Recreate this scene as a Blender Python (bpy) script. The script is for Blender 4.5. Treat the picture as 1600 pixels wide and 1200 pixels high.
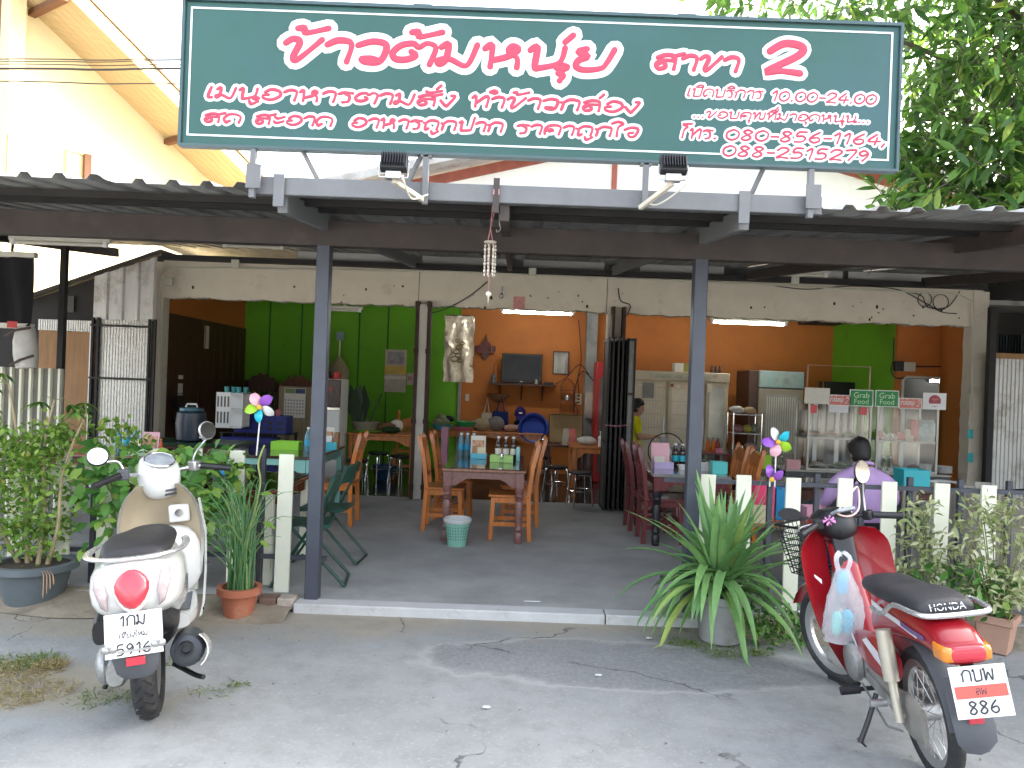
import bpy, bmesh, math, random
import numpy as np
from mathutils import Vector, Matrix, Euler
random.seed(7); RNG = np.random.default_rng(7)
R = math.radians
SC = bpy.context.scene; COL = SC.collection
for _o in list(bpy.data.objects): bpy.data.objects.remove(_o)

# ------------------------------------------------------------------ camera
CAM_H, FPX, ROLL = 1.58, 1200.0, R(2.1)
cd = bpy.data.cameras.new('camera'); cam = bpy.data.objects.new('camera', cd); COL.objects.link(cam)
cd.sensor_width = 36.0; cd.lens = 36.0 * FPX / 1600.0; cd.clip_end = 500; cd.clip_start = 0.05
cam.matrix_world = Matrix.Translation((0, 0, CAM_H)) @ Matrix.Rotation(R(90), 4, 'X') @ Matrix.Rotation(ROLL, 4, 'Z')
SC.camera = cam
# ------------------------------------------------------------------ sky, sun, exposure
SUN_EL, SUN_AZ = R(27), R(62)          # azimuth from +Y towards +X
w = bpy.data.worlds.new('World'); SC.world = w; w.use_nodes = True
nt = w.node_tree; nt.nodes.clear()
sky = nt.nodes.new('ShaderNodeTexSky'); sky.sky_type = 'NISHITA'; sky.sun_disc = False
sky.sun_elevation = SUN_EL; sky.sun_rotation = SUN_AZ; sky.dust_density = 7.0; sky.air_density = 1.0; sky.ozone_density = 0.6
hs = nt.nodes.new('ShaderNodeHueSaturation'); hs.inputs['Saturation'].default_value = 0.48
bg = nt.nodes.new('ShaderNodeBackground'); bg.inputs['Strength'].default_value = 0.15
wo = nt.nodes.new('ShaderNodeOutputWorld')
nt.links.new(sky.outputs[0], hs.inputs['Color']); nt.links.new(hs.outputs[0], bg.inputs['Color']); nt.links.new(bg.outputs[0], wo.inputs[0])
sd = bpy.data.lights.new('sun', 'SUN'); sd.energy = 4.0; sd.angle = R(0.5); sd.color = (1.0, 0.86, 0.66)
sun = bpy.data.objects.new('sun', sd); COL.objects.link(sun)
sv = Vector((math.cos(SUN_EL) * math.sin(SUN_AZ), math.cos(SUN_EL) * math.cos(SUN_AZ), math.sin(SUN_EL)))
sun.rotation_euler = sv.to_track_quat('Z', 'Y').to_euler(); sun.location = (20, 12, 20)
SC.view_settings.view_transform = 'Standard'; SC.view_settings.look = 'None'
SC.view_settings.exposure = 3.35; SC.view_settings.gamma = 1.0; SC.view_settings.use_curve_mapping = False

# ------------------------------------------------------------------ pixel helpers (photo is 1600 x 1200)
CR, SR = math.cos(ROLL), math.sin(ROLL)
def uv(x, y):
    return (x - 800) * CR + (y - 600) * SR, -(x - 800) * SR + (y - 600) * CR
def W(x, y, Y):
    u, v = uv(x, y); return Vector((u * Y / FPX, Y, CAM_H - v * Y / FPX))
def G(x, y, z=0.0):
    u, v = uv(x, y); Y = (CAM_H - z) * FPX / v; return Vector((u * Y / FPX, Y, z))
FZ = 0.06                                  # porch floor level

# ------------------------------------------------------------------ mesh collector
class M:
    def __init__(s): s.v = []; s.f = []
    def add(s, vs, fs):
        b = len(s.v); s.v += [tuple(p) for p in vs]; s.f += [tuple(b + i for i in f) for f in fs]; return s
    def box(s, c, d, rz=0, rx=0, ry=0):
        hx, hy, hz = d[0] / 2, d[1] / 2, d[2] / 2
        m = Euler((rx, ry, rz)).to_matrix(); c = Vector(c)
        vs = [c + m @ Vector((x, y, z)) for x in (-hx, hx) for y in (-hy, hy) for z in (-hz, hz)]
        return s.add(vs, [(0, 1, 3, 2), (4, 6, 7, 5), (0, 4, 5, 1), (2, 3, 7, 6), (0, 2, 6, 4), (1, 5, 7, 3)])
    def bb(s, x0, x1, y0, y1, z0, z1):
        return s.box(((x0 + x1) / 2, (y0 + y1) / 2, (z0 + z1) / 2), (abs(x1 - x0), abs(y1 - y0), abs(z1 - z0)))
    def bar(s, a, b, w, h, up=(0, 0, 1)):
        a, b = Vector(a), Vector(b); d = (b - a).normalized(); up = Vector(up)
        if abs(d.dot(up)) > .98: up = Vector((0, 1, 0))
        r = d.cross(up).normalized() * w / 2; t = r.cross(d).normalized() * h / 2
        vs = [p + i * r + j * t for p in (a, b) for i, j in ((-1, -1), (1, -1), (1, 1), (-1, 1))]
        return s.add(vs, [(3, 2, 1, 0), (4, 5, 6, 7), (0, 1, 5, 4), (1, 2, 6, 5), (2, 3, 7, 6), (3, 0, 4, 7)])
    def tube(s, pts, r, n=8, closed=False, cap=True, sq=(1, 1), up=None):
        pts = [Vector(p) for p in pts]; N = len(pts); rs = r if isinstance(r, (list, tuple)) else [r] * N
        rings = []; prev = None
        for i, p in enumerate(pts):
            if closed: d = pts[(i + 1) % N] - pts[i - 1]
            else: d = pts[min(i + 1, N - 1)] - pts[max(i - 1, 0)]
            d = d.normalized() if d.length > 1e-9 else Vector((0, 0, 1))
            if prev is None:
                a = Vector(up) if up else (Vector((0, 0, 1)) if abs(d.z) < .9 else Vector((1, 0, 0)))
                e1 = (a - d * a.dot(d)).normalized()
            else:
                e1 = prev - d * prev.dot(d); e1 = e1.normalized() if e1.length > 1e-6 else prev
            prev = e1; e2 = d.cross(e1)
            rings.append([p + (e1 * math.cos(2 * math.pi * k / n) * sq[0] + e2 * math.sin(2 * math.pi * k / n) * sq[1]) * rs[i] for k in range(n)])
        return s.loft(rings, closed=closed, cap=cap)
    def cyl(s, a, b, r0, r1=None, n=14): return s.tube([a, b], [r0, r0 if r1 is None else r1], n)
    def loft(s, rings, closed=False, cap=True):
        n = len(rings[0]); N = len(rings); b = len(s.v)
        for r in rings: s.v += [tuple(p) for p in r]
        for i in range(N if closed else N - 1):
            j = (i + 1) % N
            for k in range(n):
                q = (k + 1) % n; s.f.append((b + i * n + k, b + i * n + q, b + j * n + q, b + j * n + k))
        if cap and not closed:
            s.f.append(tuple(b + k for k in range(n - 1, -1, -1))); s.f.append(tuple(b + (N - 1) * n + k for k in range(n)))
        return s
    def lathe(s, c, prof, n=20, ax='z', cap=True):
        c = Vector(c); rings = []
        for r, h in prof:
            ring = []
            for k in range(n):
                a = 2 * math.pi * k / n; x, y = r * math.cos(a), r * math.sin(a)
                ring.append(c + (Vector((x, y, h)) if ax == 'z' else Vector((h, x, y)) if ax == 'x' else Vector((y, h, x))))
            rings.append(ring)
        return s.loft(rings, cap=cap)
    def sph(s, c, r, nu=14, nv=9):
        rr = r if isinstance(r, (list, tuple)) else (r, r, r); c = Vector(c)
        rings = [[c + Vector((rr[0] * math.sin(t) * math.cos(2 * math.pi * k / nu), rr[1] * math.sin(t) * math.sin(2 * math.pi * k / nu), -rr[2] * math.cos(t))) for k in range(nu)]
                 for t in [max(.02, min(math.pi - .02, math.pi * i / nv)) for i in range(nv + 1)]]
        return s.loft(rings)
    def prism(s, poly, ext):
        poly = [Vector(p) for p in poly]; e = Vector(ext); n = len(poly); b = len(s.v)
        s.v += [tuple(p) for p in poly] + [tuple(p + e) for p in poly]
        s.f += [tuple(b + k for k in range(n)), tuple(b + n + k for k in range(n - 1, -1, -1))]
        s.f += [(b + k, b + n + k, b + n + (k + 1) % n, b + (k + 1) % n) for k in range(n)]; return s
    def torus(s, c, Rr, r, ax='y', n=36, k=10, sq=(1, 1)):
        c = Vector(c); pts = []
        for i in range(n):
            a = 2 * math.pi * i / n; x, y = Rr * math.cos(a), Rr * math.sin(a)
            pts.append(c + (Vector((x, 0, y)) if ax == 'y' else Vector((x, y, 0)) if ax == 'z' else Vector((0, x, y))))
        return s.tube(pts, r, k, closed=True, sq=sq, up={'y': (0, 1, 0), 'z': (0, 0, 1), 'x': (1, 0, 0)}[ax])
    def xf(s, mat):
        s.v = [tuple(mat @ Vector(p)) for p in s.v]; return s
    def join(s, o): return s.add(o.v, o.f)
    def mesh(s, name, off=(0, 0, 0), smooth=38):
        me = bpy.data.meshes.new(name); o = Vector(off)
        me.from_pydata([tuple(Vector(p) - o) for p in s.v] if o.length else s.v, [], s.f)
        bm = bmesh.new(); bm.from_mesh(me); bmesh.ops.recalc_face_normals(bm, faces=bm.faces); bm.to_mesh(me); bm.free()
        if smooth:
            me.shade_smooth(); me.set_sharp_from_angle(angle=R(smooth))
        return me

def link(name, me, mat_, parent=None, bevel=0):
    o = bpy.data.objects.new(name, me); COL.objects.link(o)
    if mat_ is not None and not me.materials: me.materials.append(mat_)
    if parent is not None: o.parent = parent
    if bevel:
        b = o.modifiers.new('bevel', 'BEVEL'); b.width = bevel; b.segments = 2; b.limit_method = 'ANGLE'; b.angle_limit = R(40)
    return o
def tag(o, label=None, cat=None, group=None, kind=None):
    for k, v in (('label', label), ('category', cat), ('group', group), ('kind', kind)):
        if v: o[k] = v
    return o
class T:                                   # a thing: an Empty at its base that parents its parts
    def __init__(s, name, label, cat, loc=(0, 0, 0), rz=0, group=None, rx=0, scale=1):
        s.o = bpy.data.objects.new(name, None); COL.objects.link(s.o); s.o.empty_display_size = .1
        s.o.location = loc; s.o.rotation_euler = (rx, 0, rz); s.o.scale = (scale,) * 3
        tag(s.o, label, cat, group); s.off = Vector((0, 0, 0))
    def world(s): s.off = Vector(s.o.location); return s
    def p(s, name, m, mt, bevel=0, parent=None, label=None, smooth=38, kind=None):
        o = link(name, m.mesh(name, s.off, smooth), mt, parent or s.o, bevel)
        if label: o['label'] = label
        if kind: o['kind'] = kind
        return o
def TW(name, label, cat, loc, group=None): return T(name, label, cat, loc, 0, group).world()
def one(name, m, mt, label, cat, group=None, bevel=0, smooth=38, kind=None):
    a = np.array(m.v); off = Vector((float((a[:, 0].min() + a[:, 0].max()) / 2), float((a[:, 1].min() + a[:, 1].max()) / 2), float(a[:, 2].min())))
    o = link(name, m.mesh(name, off, smooth), mt, None, bevel); o.location = off
    return tag(o, label, cat, group, kind)
def struct(name, m, mt, smooth=38, bevel=0):
    o = link(name, m.mesh(name, smooth=smooth), mt, None, bevel); o['kind'] = 'structure'; return o
def dup(root, loc, rz=None, label=None, group=None, scale=None):
    root = root.o if isinstance(root, T) else root
    def cp(o, par):
        c = o.copy(); COL.objects.link(c); c.parent = par
        for ch in list(o.children): cp(ch, c)
        return c
    r = cp(root, None); r.location = loc
    if rz is not None: r.rotation_euler = (0, 0, rz)
    if scale is not None: r.scale = (scale,) * 3 if not isinstance(scale, tuple) else scale
    tag(r, label, None, group); return r

# ------------------------------------------------------------------ materials
MATS = {}
def nn(nt, typ, **kw):
    n = nt.nodes.new(typ)
    for k, v in kw.items():
        if k.startswith('i_'): n.inputs[k[2:].replace('_', ' ')].default_value = v
        else: setattr(n, k, v)
    return n
def mat(name, col, rough=.5, metal=0, var=.12, scale=6, bump=0, bscale=60, spec=.5, coat=0, trans=0, emit=0, emcol=None, stretch=(1, 1, 1), dirt=None, dscale=2.5, alpha=1, ior=1.45, dlo=.5, dhi=.68, sss=0):
    if name in MATS: return MATS[name]
    m = bpy.data.materials.new(name); m.use_nodes = True; nt = m.node_tree; L = nt.links
    b = nt.nodes['Principled BSDF']
    tc = nn(nt, 'ShaderNodeTexCoord'); mp = nn(nt, 'ShaderNodeMapping'); mp.inputs['Scale'].default_value = stretch
    L.new(tc.outputs['Object'], mp.inputs['Vector'])
    nz = nn(nt, 'ShaderNodeTexNoise', i_Scale=scale, i_Detail=6.0, i_Roughness=.62); L.new(mp.outputs[0], nz.inputs['Vector'])
    rp = nn(nt, 'ShaderNodeValToRGB')
    c = Vector(col)
    rp.color_ramp.elements[0].position = .28; rp.color_ramp.elements[1].position = .72
    rp.color_ramp.elements[0].color = (*[max(0, x * (1 - var)) for x in c], 1); rp.color_ramp.elements[1].color = (*[min(1, x * (1 + var)) for x in c], 1)
    L.new(nz.outputs[0], rp.inputs[0]); out = rp.outputs[0]
    if dirt:
        n2 = nn(nt, 'ShaderNodeTexNoise', i_Scale=dscale, i_Detail=9.0, i_Roughness=.7); L.new(tc.outputs['Object'], n2.inputs['Vector'])
        r2 = nn(nt, 'ShaderNodeValToRGB'); r2.color_ramp.elements[0].position = dlo; r2.color_ramp.elements[1].position = dhi
        L.new(n2.outputs[0], r2.inputs[0])
        mx = nn(nt, 'ShaderNodeMix', data_type='RGBA'); L.new(r2.outputs[0], mx.inputs['Factor']); L.new(out, mx.inputs['A']); mx.inputs['B'].default_value = (*dirt, 1); out = mx.outputs['Result']
    L.new(out, b.inputs['Base Color'])
    rr = nn(nt, 'ShaderNodeMapRange'); rr.inputs['To Min'].default_value = max(.02, rough - .07); rr.inputs['To Max'].default_value = min(1, rough + .1)
    L.new(nz.outputs[0], rr.inputs['Value']); L.new(rr.outputs[0], b.inputs['Roughness'])
    b.inputs['Metallic'].default_value = metal; b.inputs['Specular IOR Level'].default_value = spec; b.inputs['Coat Weight'].default_value = coat
    b.inputs['Transmission Weight'].default_value = trans; b.inputs['IOR'].default_value = ior; b.inputs['Alpha'].default_value = alpha
    if emit: b.inputs['Emission Strength'].default_value = emit; b.inputs['Emission Color'].default_value = (*(emcol or col), 1)
    if bump:
        n3 = nn(nt, 'ShaderNodeTexNoise', i_Scale=bscale, i_Detail=5.0); L.new(mp.outputs[0], n3.inputs['Vector'])
        bp = nn(nt, 'ShaderNodeBump'); bp.inputs['Strength'].default_value = bump; bp.inputs['Distance'].default_value = .01
        L.new(n3.outputs[0], bp.inputs['Height']); L.new(bp.outputs[0], b.inputs['Normal'])
    MATS[name] = m; return m
def leafmat(name, dark, light, tip=None, trans=.3, rough=.42):
    m = bpy.data.materials.new(name); m.use_nodes = True; nt = m.node_tree; L = nt.links; b = nt.nodes['Principled BSDF']
    at = nn(nt, 'ShaderNodeAttribute'); at.attribute_name = 'rnd'
    rp = nn(nt, 'ShaderNodeValToRGB'); e = rp.color_ramp.elements
    e[0].color = (*dark, 1); e[1].color = (*light, 1)
    if tip: x = e.new(.93); x.color = (*light, 1); e[-1].color = (*tip, 1)
    L.new(at.outputs['Fac'], rp.inputs[0])
    tc = nn(nt, 'ShaderNodeTexCoord'); nz = nn(nt, 'ShaderNodeTexNoise', i_Scale=30.0, i_Detail=3.0); L.new(tc.outputs['Object'], nz.inputs['Vector'])
    mr = nn(nt, 'ShaderNodeMapRange'); mr.inputs['To Min'].default_value = .75; mr.inputs['To Max'].default_value = 1.25; L.new(nz.outputs[0], mr.inputs['Value'])
    vm = nn(nt, 'ShaderNodeVectorMath', operation='SCALE'); L.new(rp.outputs[0], vm.inputs[0]); L.new(mr.outputs[0], vm.inputs['Scale'])
    L.new(vm.outputs[0], b.inputs['Base Color']); b.inputs['Roughness'].default_value = rough; b.inputs['Specular IOR Level'].default_value = .4
    tr = nn(nt, 'ShaderNodeBsdfTranslucent'); L.new(vm.outputs[0], tr.inputs['Color'])
    ms = nn(nt, 'ShaderNodeMixShader'); ms.inputs[0].default_value = trans
    L.new(b.outputs[0], ms.inputs[1]); L.new(tr.outputs[0], ms.inputs[2]); L.new(ms.outputs[0], nt.nodes['Material Output'].inputs[0])
    MATS[name] = m; return m

def catmull(pts, sub=6, closed=False):
    P = [Vector(p) for p in pts]; N = len(P); out = []
    if N < 3: return P
    for i in range(N if closed else N - 1):
        if closed: a, b, c, d = P[i - 1], P[i], P[(i + 1) % N], P[(i + 2) % N]
        else: a, b, c, d = P[max(i - 1, 0)], P[i], P[i + 1], P[min(i + 2, N - 1)]
        for k in range(sub):
            t = k / sub
            out.append(.5 * ((2 * b) + (c - a) * t + (2 * a - 5 * b + 4 * c - d) * t * t + (3 * b - a - 3 * c + d) * t ** 3))
    if not closed: out.append(P[-1])
    return out

# leaves as one numpy mesh; each leaf a folded blade of 8 triangles
def leaf_arrays(pos, dr, nrm, ln, wd, droop=.15, fold=.25, shape=(.8, 1.0)):
    pos = np.asarray(pos, float); dr = np.asarray(dr, float); nrm = np.asarray(nrm, float); n = len(pos)
    dr /= np.linalg.norm(dr, axis=1)[:, None] + 1e-9
    nrm = nrm - dr * (nrm * dr).sum(1)[:, None]; nrm /= np.linalg.norm(nrm, axis=1)[:, None] + 1e-9
    sd = np.cross(dr, nrm); ln = np.broadcast_to(ln, n)[:, None]; wd = np.broadcast_to(wd, n)[:, None] / 2
    f = fold
    def pt(t, s, lift): return pos + dr * ln * t + sd * wd * s + nrm * (wd * abs(s) * f) - np.array([0, 0, 1.]) * ln * droop * t * t + 0 * lift
    V = np.stack([pt(0, 0, 0), pt(.35, -shape[0], 0), pt(.33, 0, 0), pt(.35, shape[0], 0), pt(.68, -shape[1] * .72, 0), pt(.68, 0, 0), pt(.68, shape[1] * .72, 0), pt(1, 0, 0)], 1)
    F = np.array([[0, 1, 2, -1], [0, 2, 3, -1], [1, 4, 5, 2], [2, 5, 6, 3], [4, 7, 5, -1], [5, 7, 6, -1]])
    return V, F
def leaf_mesh(name, pos, dr, nrm, ln, wd, rnd=None, droop=.15, fold=.25, off=(0, 0, 0), shape=(.8, 1.0)):
    V, F = leaf_arrays(pos, dr, nrm, ln, wd, droop, fold, shape); n = V.shape[0]
    V = V - np.array(off)
    faces = []
    for i in range(n):
        b = i * 8
        faces += [(b, b + 1, b + 2), (b, b + 2, b + 3), (b + 1, b + 4, b + 5, b + 2), (b + 2, b + 5, b + 6, b + 3), (b + 4, b + 7, b + 5), (b + 5, b + 7, b + 6)]
    me = bpy.data.meshes.new(name); me.from_pydata(V.reshape(-1, 3).tolist(), [], faces); me.shade_smooth()
    a = me.attributes.new('rnd', 'FLOAT', 'FACE'); rnd = RNG.random(n) if rnd is None else np.asarray(rnd)
    a.data.foreach_set('value', np.repeat(rnd, 6).astype(np.float32)); return me
def rdir(n, zb=0.0):
    d = RNG.normal(size=(n, 3)); d[:, 2] += zb; return d / np.linalg.norm(d, axis=1)[:, None]
# ------------------------------------------------------------------ palette
m_steel = mat('blue_grey_steel', (.064, .072, .092), .45, .2, .12, 9, .05, 30, dirt=(.20, .20, .2), dlo=.66, dhi=.8)
m_greybeam = mat('grey_paint', (.145, .15, .158), .5, .1, .12, 7)
m_brownbeam = mat('brown_paint', (.052, .042, .04), .55, .1, .25, 5, dirt=(.11, .08, .065), dlo=.58, dhi=.8)
m_dark = mat('dark_iron', (.022, .02, .02), .55, .2, .3)
m_rust = mat('rusty_iron', (.05, .026, .018), .7, .1, .4, 14)
m_zinc = mat('zinc_sheet', (.34, .34, .335), .5, .2, .2, 3, dirt=(.19, .165, .14), dscale=3, stretch=(1, .3, 1))
m_cream = mat('cream_plaster', (.62, .56, .46), .85, 0, .07, 4, .15, 25, dirt=(.30, .25, .19), dscale=2.2, dlo=.58, dhi=.78)
m_whitewall = mat('white_plaster', (.74, .74, .72), .85, 0, .05, 3, .1, 20, dirt=(.5, .47, .42), dlo=.6, dhi=.85)
m_green = mat('green_wall', (.135, .40, .016), .7, 0, .10, 3, .08, 30, dirt=(.06, .22, .02), dlo=.6, dhi=.85)
m_orange = mat('orange_wall', (.48, .155, .03), .7, 0, .10, 3, .08, 30, dirt=(.36, .11, .025), dlo=.58, dhi=.85)
m_brownwood = mat('dark_brown_wood', (.07, .025, .014), .5, 0, .45, 3, .12, 40, stretch=(9, 9, .6))
m_oak = mat('orange_varnished_wood', (.44, .135, .022), .35, 0, .3, 3, .05, 40, coat=.3, stretch=(8, 8, .7))
m_redwood = mat('dark_red_wood', (.12, .022, .024), .35, 0, .35, 4, .05, 40, coat=.3, stretch=(8, 8, .8))
m_purplewood = mat('purple_brown_wood', (.17, .075, .065), .38, 0, .3, 4, .06, 40, coat=.3, stretch=(6, 1, 6))
m_tabletop = mat('glossy_brown_tabletop', (.20, .08, .045), .14, 0, .35, 3, .03, 30, coat=.6, stretch=(9, .8, 1))
m_pickets = mat('cream_paint', (.72, .72, .58), .5, 0, .05, 5, .05, 40, dirt=(.45, .42, .3), dscale=5, dlo=.62, dhi=.85)
m_white = mat('white_plastic', (.78, .78, .77), .35, 0, .04)
m_black = mat('black_plastic', (.014, .014, .016), .4, 0, .25)
m_chrome = mat('chrome', (.72, .72, .72), .12, 1, .05)
m_alu = mat('aluminium', (.5, .5, .5), .35, .85, .1)
m_ply = mat('plywood', (.33, .18, .08), .65, 0, .25, 3, .06, 30, stretch=(6, 6, .6))
m_glass = mat('glass', (.95, .97, .96), .03, 0, 0, trans=1, spec=.5)
m_tube_on = mat('lit_tube', (1, 1, 1), .4, emit=9, emcol=(.95, 1, .97))
m_tube_off = mat('tube_fitting', (.62, .6, .52), .4, 0, .05)
m_wire = mat('cable', (.025, .022, .02), .6)
m_pvc = mat('pvc_conduit', (.55, .53, .45), .5, 0, .06)
m_pinkpaint = mat('pink_letter_paint', (.40, .042, .085), .55, 0, .10, 14)
m_whitepaint = mat('white_letter_paint', (.62, .65, .66), .55, 0, .03, 8)
m_concrete = mat('concrete', (.30, .30, .29), .8, 0, .15, 4, .25, 30, dirt=(.17, .17, .165), dscale=1.8)
m_redpaint = mat('red_oxide_paint', (.26, .075, .05), .6, 0, .2)
def fabric(name, col, **k): return mat(name, col, .85, 0, .12, 12, .25, 90, spec=.2, **k)
def plastic(name, col, rough=.32): return mat(name, col, rough, 0, .06, 5)

# ------------------------------------------------------------------ ground materials
def ground_mat():
    m = bpy.data.materials.new('street_concrete'); m.use_nodes = True; nt = m.node_tree; L = nt.links; b = nt.nodes['Principled BSDF']
    ge = nn(nt, 'ShaderNodeNewGeometry'); sp = nn(nt, 'ShaderNodeSeparateXYZ'); L.new(ge.outputs['Position'], sp.inputs[0])
    def noise(s, d=8.0, r=.6):
        n = nn(nt, 'ShaderNodeTexNoise', i_Scale=s, i_Detail=d, i_Roughness=r); L.new(ge.outputs['Position'], n.inputs['Vector']); return n.outputs[0]
    def ramp(x, a, bb):
        r = nn(nt, 'ShaderNodeMapRange'); r.inputs['From Min'].default_value = a; r.inputs['From Max'].default_value = bb; L.new(x, r.inputs['Value']); return r.outputs[0]
    def math_(op, a, bv):
        r = nn(nt, 'ShaderNodeMath', operation=op)
        for i, q in enumerate((a, bv)):
            if isinstance(q, (int, float)): r.inputs[i].default_value = q
            else: L.new(q, r.inputs[i])
        return r.outputs[0]
    def mix(f, A, B):
        x = nn(nt, 'ShaderNodeMix', data_type='RGBA')
        if isinstance(f, float): x.inputs['Factor'].default_value = f
        else: L.new(f, x.inputs['Factor'])
        for nm, q in (('A', A), ('B', B)):
            if isinstance(q, tuple): x.inputs[nm].default_value = (*q, 1)
            else: L.new(q, x.inputs[nm])
        return x.outputs['Result']
    big = noise(.9, 6); fine = noise(55, 4); mid = noise(6, 8, .7)
    c = mix(ramp(big, .35, .65), (.22, .227, .224), (.288, .292, .284))
    c = mix(ramp(mid, .45, .75), c, (.20, .20, .193)); c = mix(ramp(fine, .55, .8), c, (.34, .34, .33))
    # speckle of small stones
    vo = nn(nt, 'ShaderNodeTexVoronoi', i_Scale=70.0); L.new(ge.outputs['Position'], vo.inputs['Vector'])
    c = mix(math_('MULTIPLY', ramp(vo.outputs['Distance'], .16, .06), ramp(noise(14, 3), .55, .7)), c, (.42, .41, .39))
    # old asphalt patch
    px = math_('DIVIDE', math_('SUBTRACT', sp.outputs['X'], .75), 1.15); py = math_('DIVIDE', math_('SUBTRACT', sp.outputs['Y'], 4.42), .36)
    rad = math_('ADD', math_('ADD', math_('MULTIPLY', px, px), math_('MULTIPLY', py, py)), math_('MULTIPLY', math_('SUBTRACT', noise(2.6, 6), .5), 1.9))
    c = mix(math_('MULTIPLY', ramp(rad, 1.05, .8), .5), c, mix(ramp(noise(40, 4), .4, .7), (.13, .135, .14), (.24, .24, .235)))
    ring = math_('MULTIPLY', ramp(rad, 1.02, 1.12), ramp(rad, 1.35, 1.15)); c = mix(math_('MULTIPLY', ring, .55), c, (.36, .355, .34))
    # sand drifted along the kerb
    edge = math_('ADD', sp.outputs['Y'], math_('MULTIPLY', math_('SUBTRACT', noise(1.7, 8), .5), .9))
    lft = math_('MULTIPLY', ramp(sp.outputs['X'], .6, -2.2), .35)
    sand = ramp(math_('ADD', edge, lft), 4.78, 5.12)
    c = mix(math_('MULTIPLY', sand, .85), c, mix(ramp(mid, .35, .7), (.27, .235, .18), (.36, .32, .25)))
    gx = math_('SUBTRACT', sp.outputs['X'], math_('MULTIPLY', sp.outputs['Y'], -.55))
    dry = math_('MULTIPLY', ramp(math_('ADD', gx, math_('MULTIPLY', math_('SUBTRACT', noise(2.4, 7), .5), 1.6)), .45, .1), ramp(sp.outputs['Y'], 3.4, 3.65))
    dry = math_('MULTIPLY', dry, ramp(sp.outputs['Y'], 4.25, 4.0))
    c = mix(math_('MULTIPLY', dry, .75), c, mix(ramp(mid, .35, .7), (.24, .21, .15), (.33, .29, .2)))
    # cracks
    dn = nn(nt, 'ShaderNodeVectorMath', operation='ADD'); nv = nn(nt, 'ShaderNodeTexNoise', i_Scale=2.5, i_Detail=6.0)
    L.new(ge.outputs['Position'], nv.inputs['Vector']); sc = nn(nt, 'ShaderNodeVectorMath', operation='SCALE'); sc.inputs['Scale'].default_value = .55
    L.new(nv.outputs['Color'], sc.inputs[0]); L.new(ge.outputs['Position'], dn.inputs[0]); L.new(sc.outputs[0], dn.inputs[1])
    vc = nn(nt, 'ShaderNodeTexVoronoi', i_Scale=.62, feature='DISTANCE_TO_EDGE'); L.new(dn.outputs[0], vc.inputs['Vector'])
    crack = math_('MULTIPLY', ramp(vc.outputs['Distance'], .006, .002), ramp(big, .5, .42)); c = mix(math_('MULTIPLY', crack, .8), c, (.06, .06, .06))
    L.new(c, b.inputs['Base Color']); b.inputs['Roughness'].default_value = .9; b.inputs['Specular IOR Level'].default_value = .25
    bp = nn(nt, 'ShaderNodeBump'); bp.inputs['Strength'].default_value = .55; bp.inputs['Distance'].default_value = .006
    h = math_('SUBTRACT', math_('ADD', fine, mid), math_('MULTIPLY', crack, 1.0)); L.new(h, bp.inputs['Height']); L.new(bp.outputs[0], b.inputs['Normal'])
    return m
m_street = ground_mat()
m_porch = mat('worn_porch_concrete', (.32, .32, .312), .72, 0, .25, 1.6, .3, 45, dirt=(.40, .395, .38), dscale=1.5, dlo=.56, dhi=.75, stretch=(1, 1, 1))
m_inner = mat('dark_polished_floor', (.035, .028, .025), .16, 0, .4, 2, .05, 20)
m_kerb = mat('pale_kerb_concrete', (.47, .47, .46), .85, 0, .1, 5, .3, 40, dirt=(.27, .25, .2), dscale=4, dlo=.55, dhi=.75)

# ground sheet, finer near the camera with slight unevenness
def ground():
    xs = np.concatenate([[-120, -60, -25], np.linspace(-9, 9, 91), [25, 60, 120]]); ys = np.concatenate([[-60, -20, -4], np.linspace(0, 5.6, 36), [9, 30, 70, 200]])
    mm = M(); n = len(xs)
    for y in ys:
        for x in xs:
            z = 0.0
            if abs(x) < 8.9 and 0 < y < 5.1: z = .012 * math.sin(x * 1.3 + .4 * y) * math.sin(y * 1.7 + .3 * x) - .008
            if y >= 5.4: z = -.02
            mm.v.append((float(x), float(y), z))
    for j in range(len(ys) - 1):
        for i in range(n - 1): mm.f.append((j * n + i, j * n + i + 1, (j + 1) * n + i + 1, (j + 1) * n + i))
    return mm
struct('street', ground(), m_street, smooth=0)
XL = W(463, 945, 5.2).x; XR = W(1092, 968, 5.2).x
struct('porch_floor', M().bb(-9, 9, 5.26, 10.0, -.05, FZ), m_porch)
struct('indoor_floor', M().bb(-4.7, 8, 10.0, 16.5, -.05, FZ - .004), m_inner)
xa = W(944, 958, 5.2).x
for i, (a, b_) in enumerate(((XL, xa - .004), (xa + .004, XR))):
    struct('kerb' if i == 0 else 'kerb', M().bb(a, b_, 5.12, 5.262, -.05, FZ + .004), m_kerb, bevel=.008)
# earth strips in front of the two fences
m_earth = mat('sandy_earth', (.25, .21, .155), .95, 0, .25, 5, .6, 30, dirt=(.15, .13, .09), dscale=4)
for x0, x1, nm in ((-9, XL - .01, 'earth_strip'), (XR + .01, 9, 'earth_strip')):
    g = M(); nx = 60
    for i in range(nx + 1):
        x = x0 + (x1 - x0) * i / nx
        for k, (yy, zz) in enumerate(((4.93, -.012), (5.05, .02), (5.17, .045), (5.30, .066))):
            g.v.append((x, yy + .05 * math.sin(x * 5 + k), zz + (.012 * math.sin(x * 9 + k * 2) if 0 < k < 3 else 0)))
    for i in range(nx):
        for k in range(3): g.f.append((i * 4 + k, i * 4 + k + 1, (i + 1) * 4 + k + 1, (i + 1) * 4 + k))
    struct(nm, g, m_earth)

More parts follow.
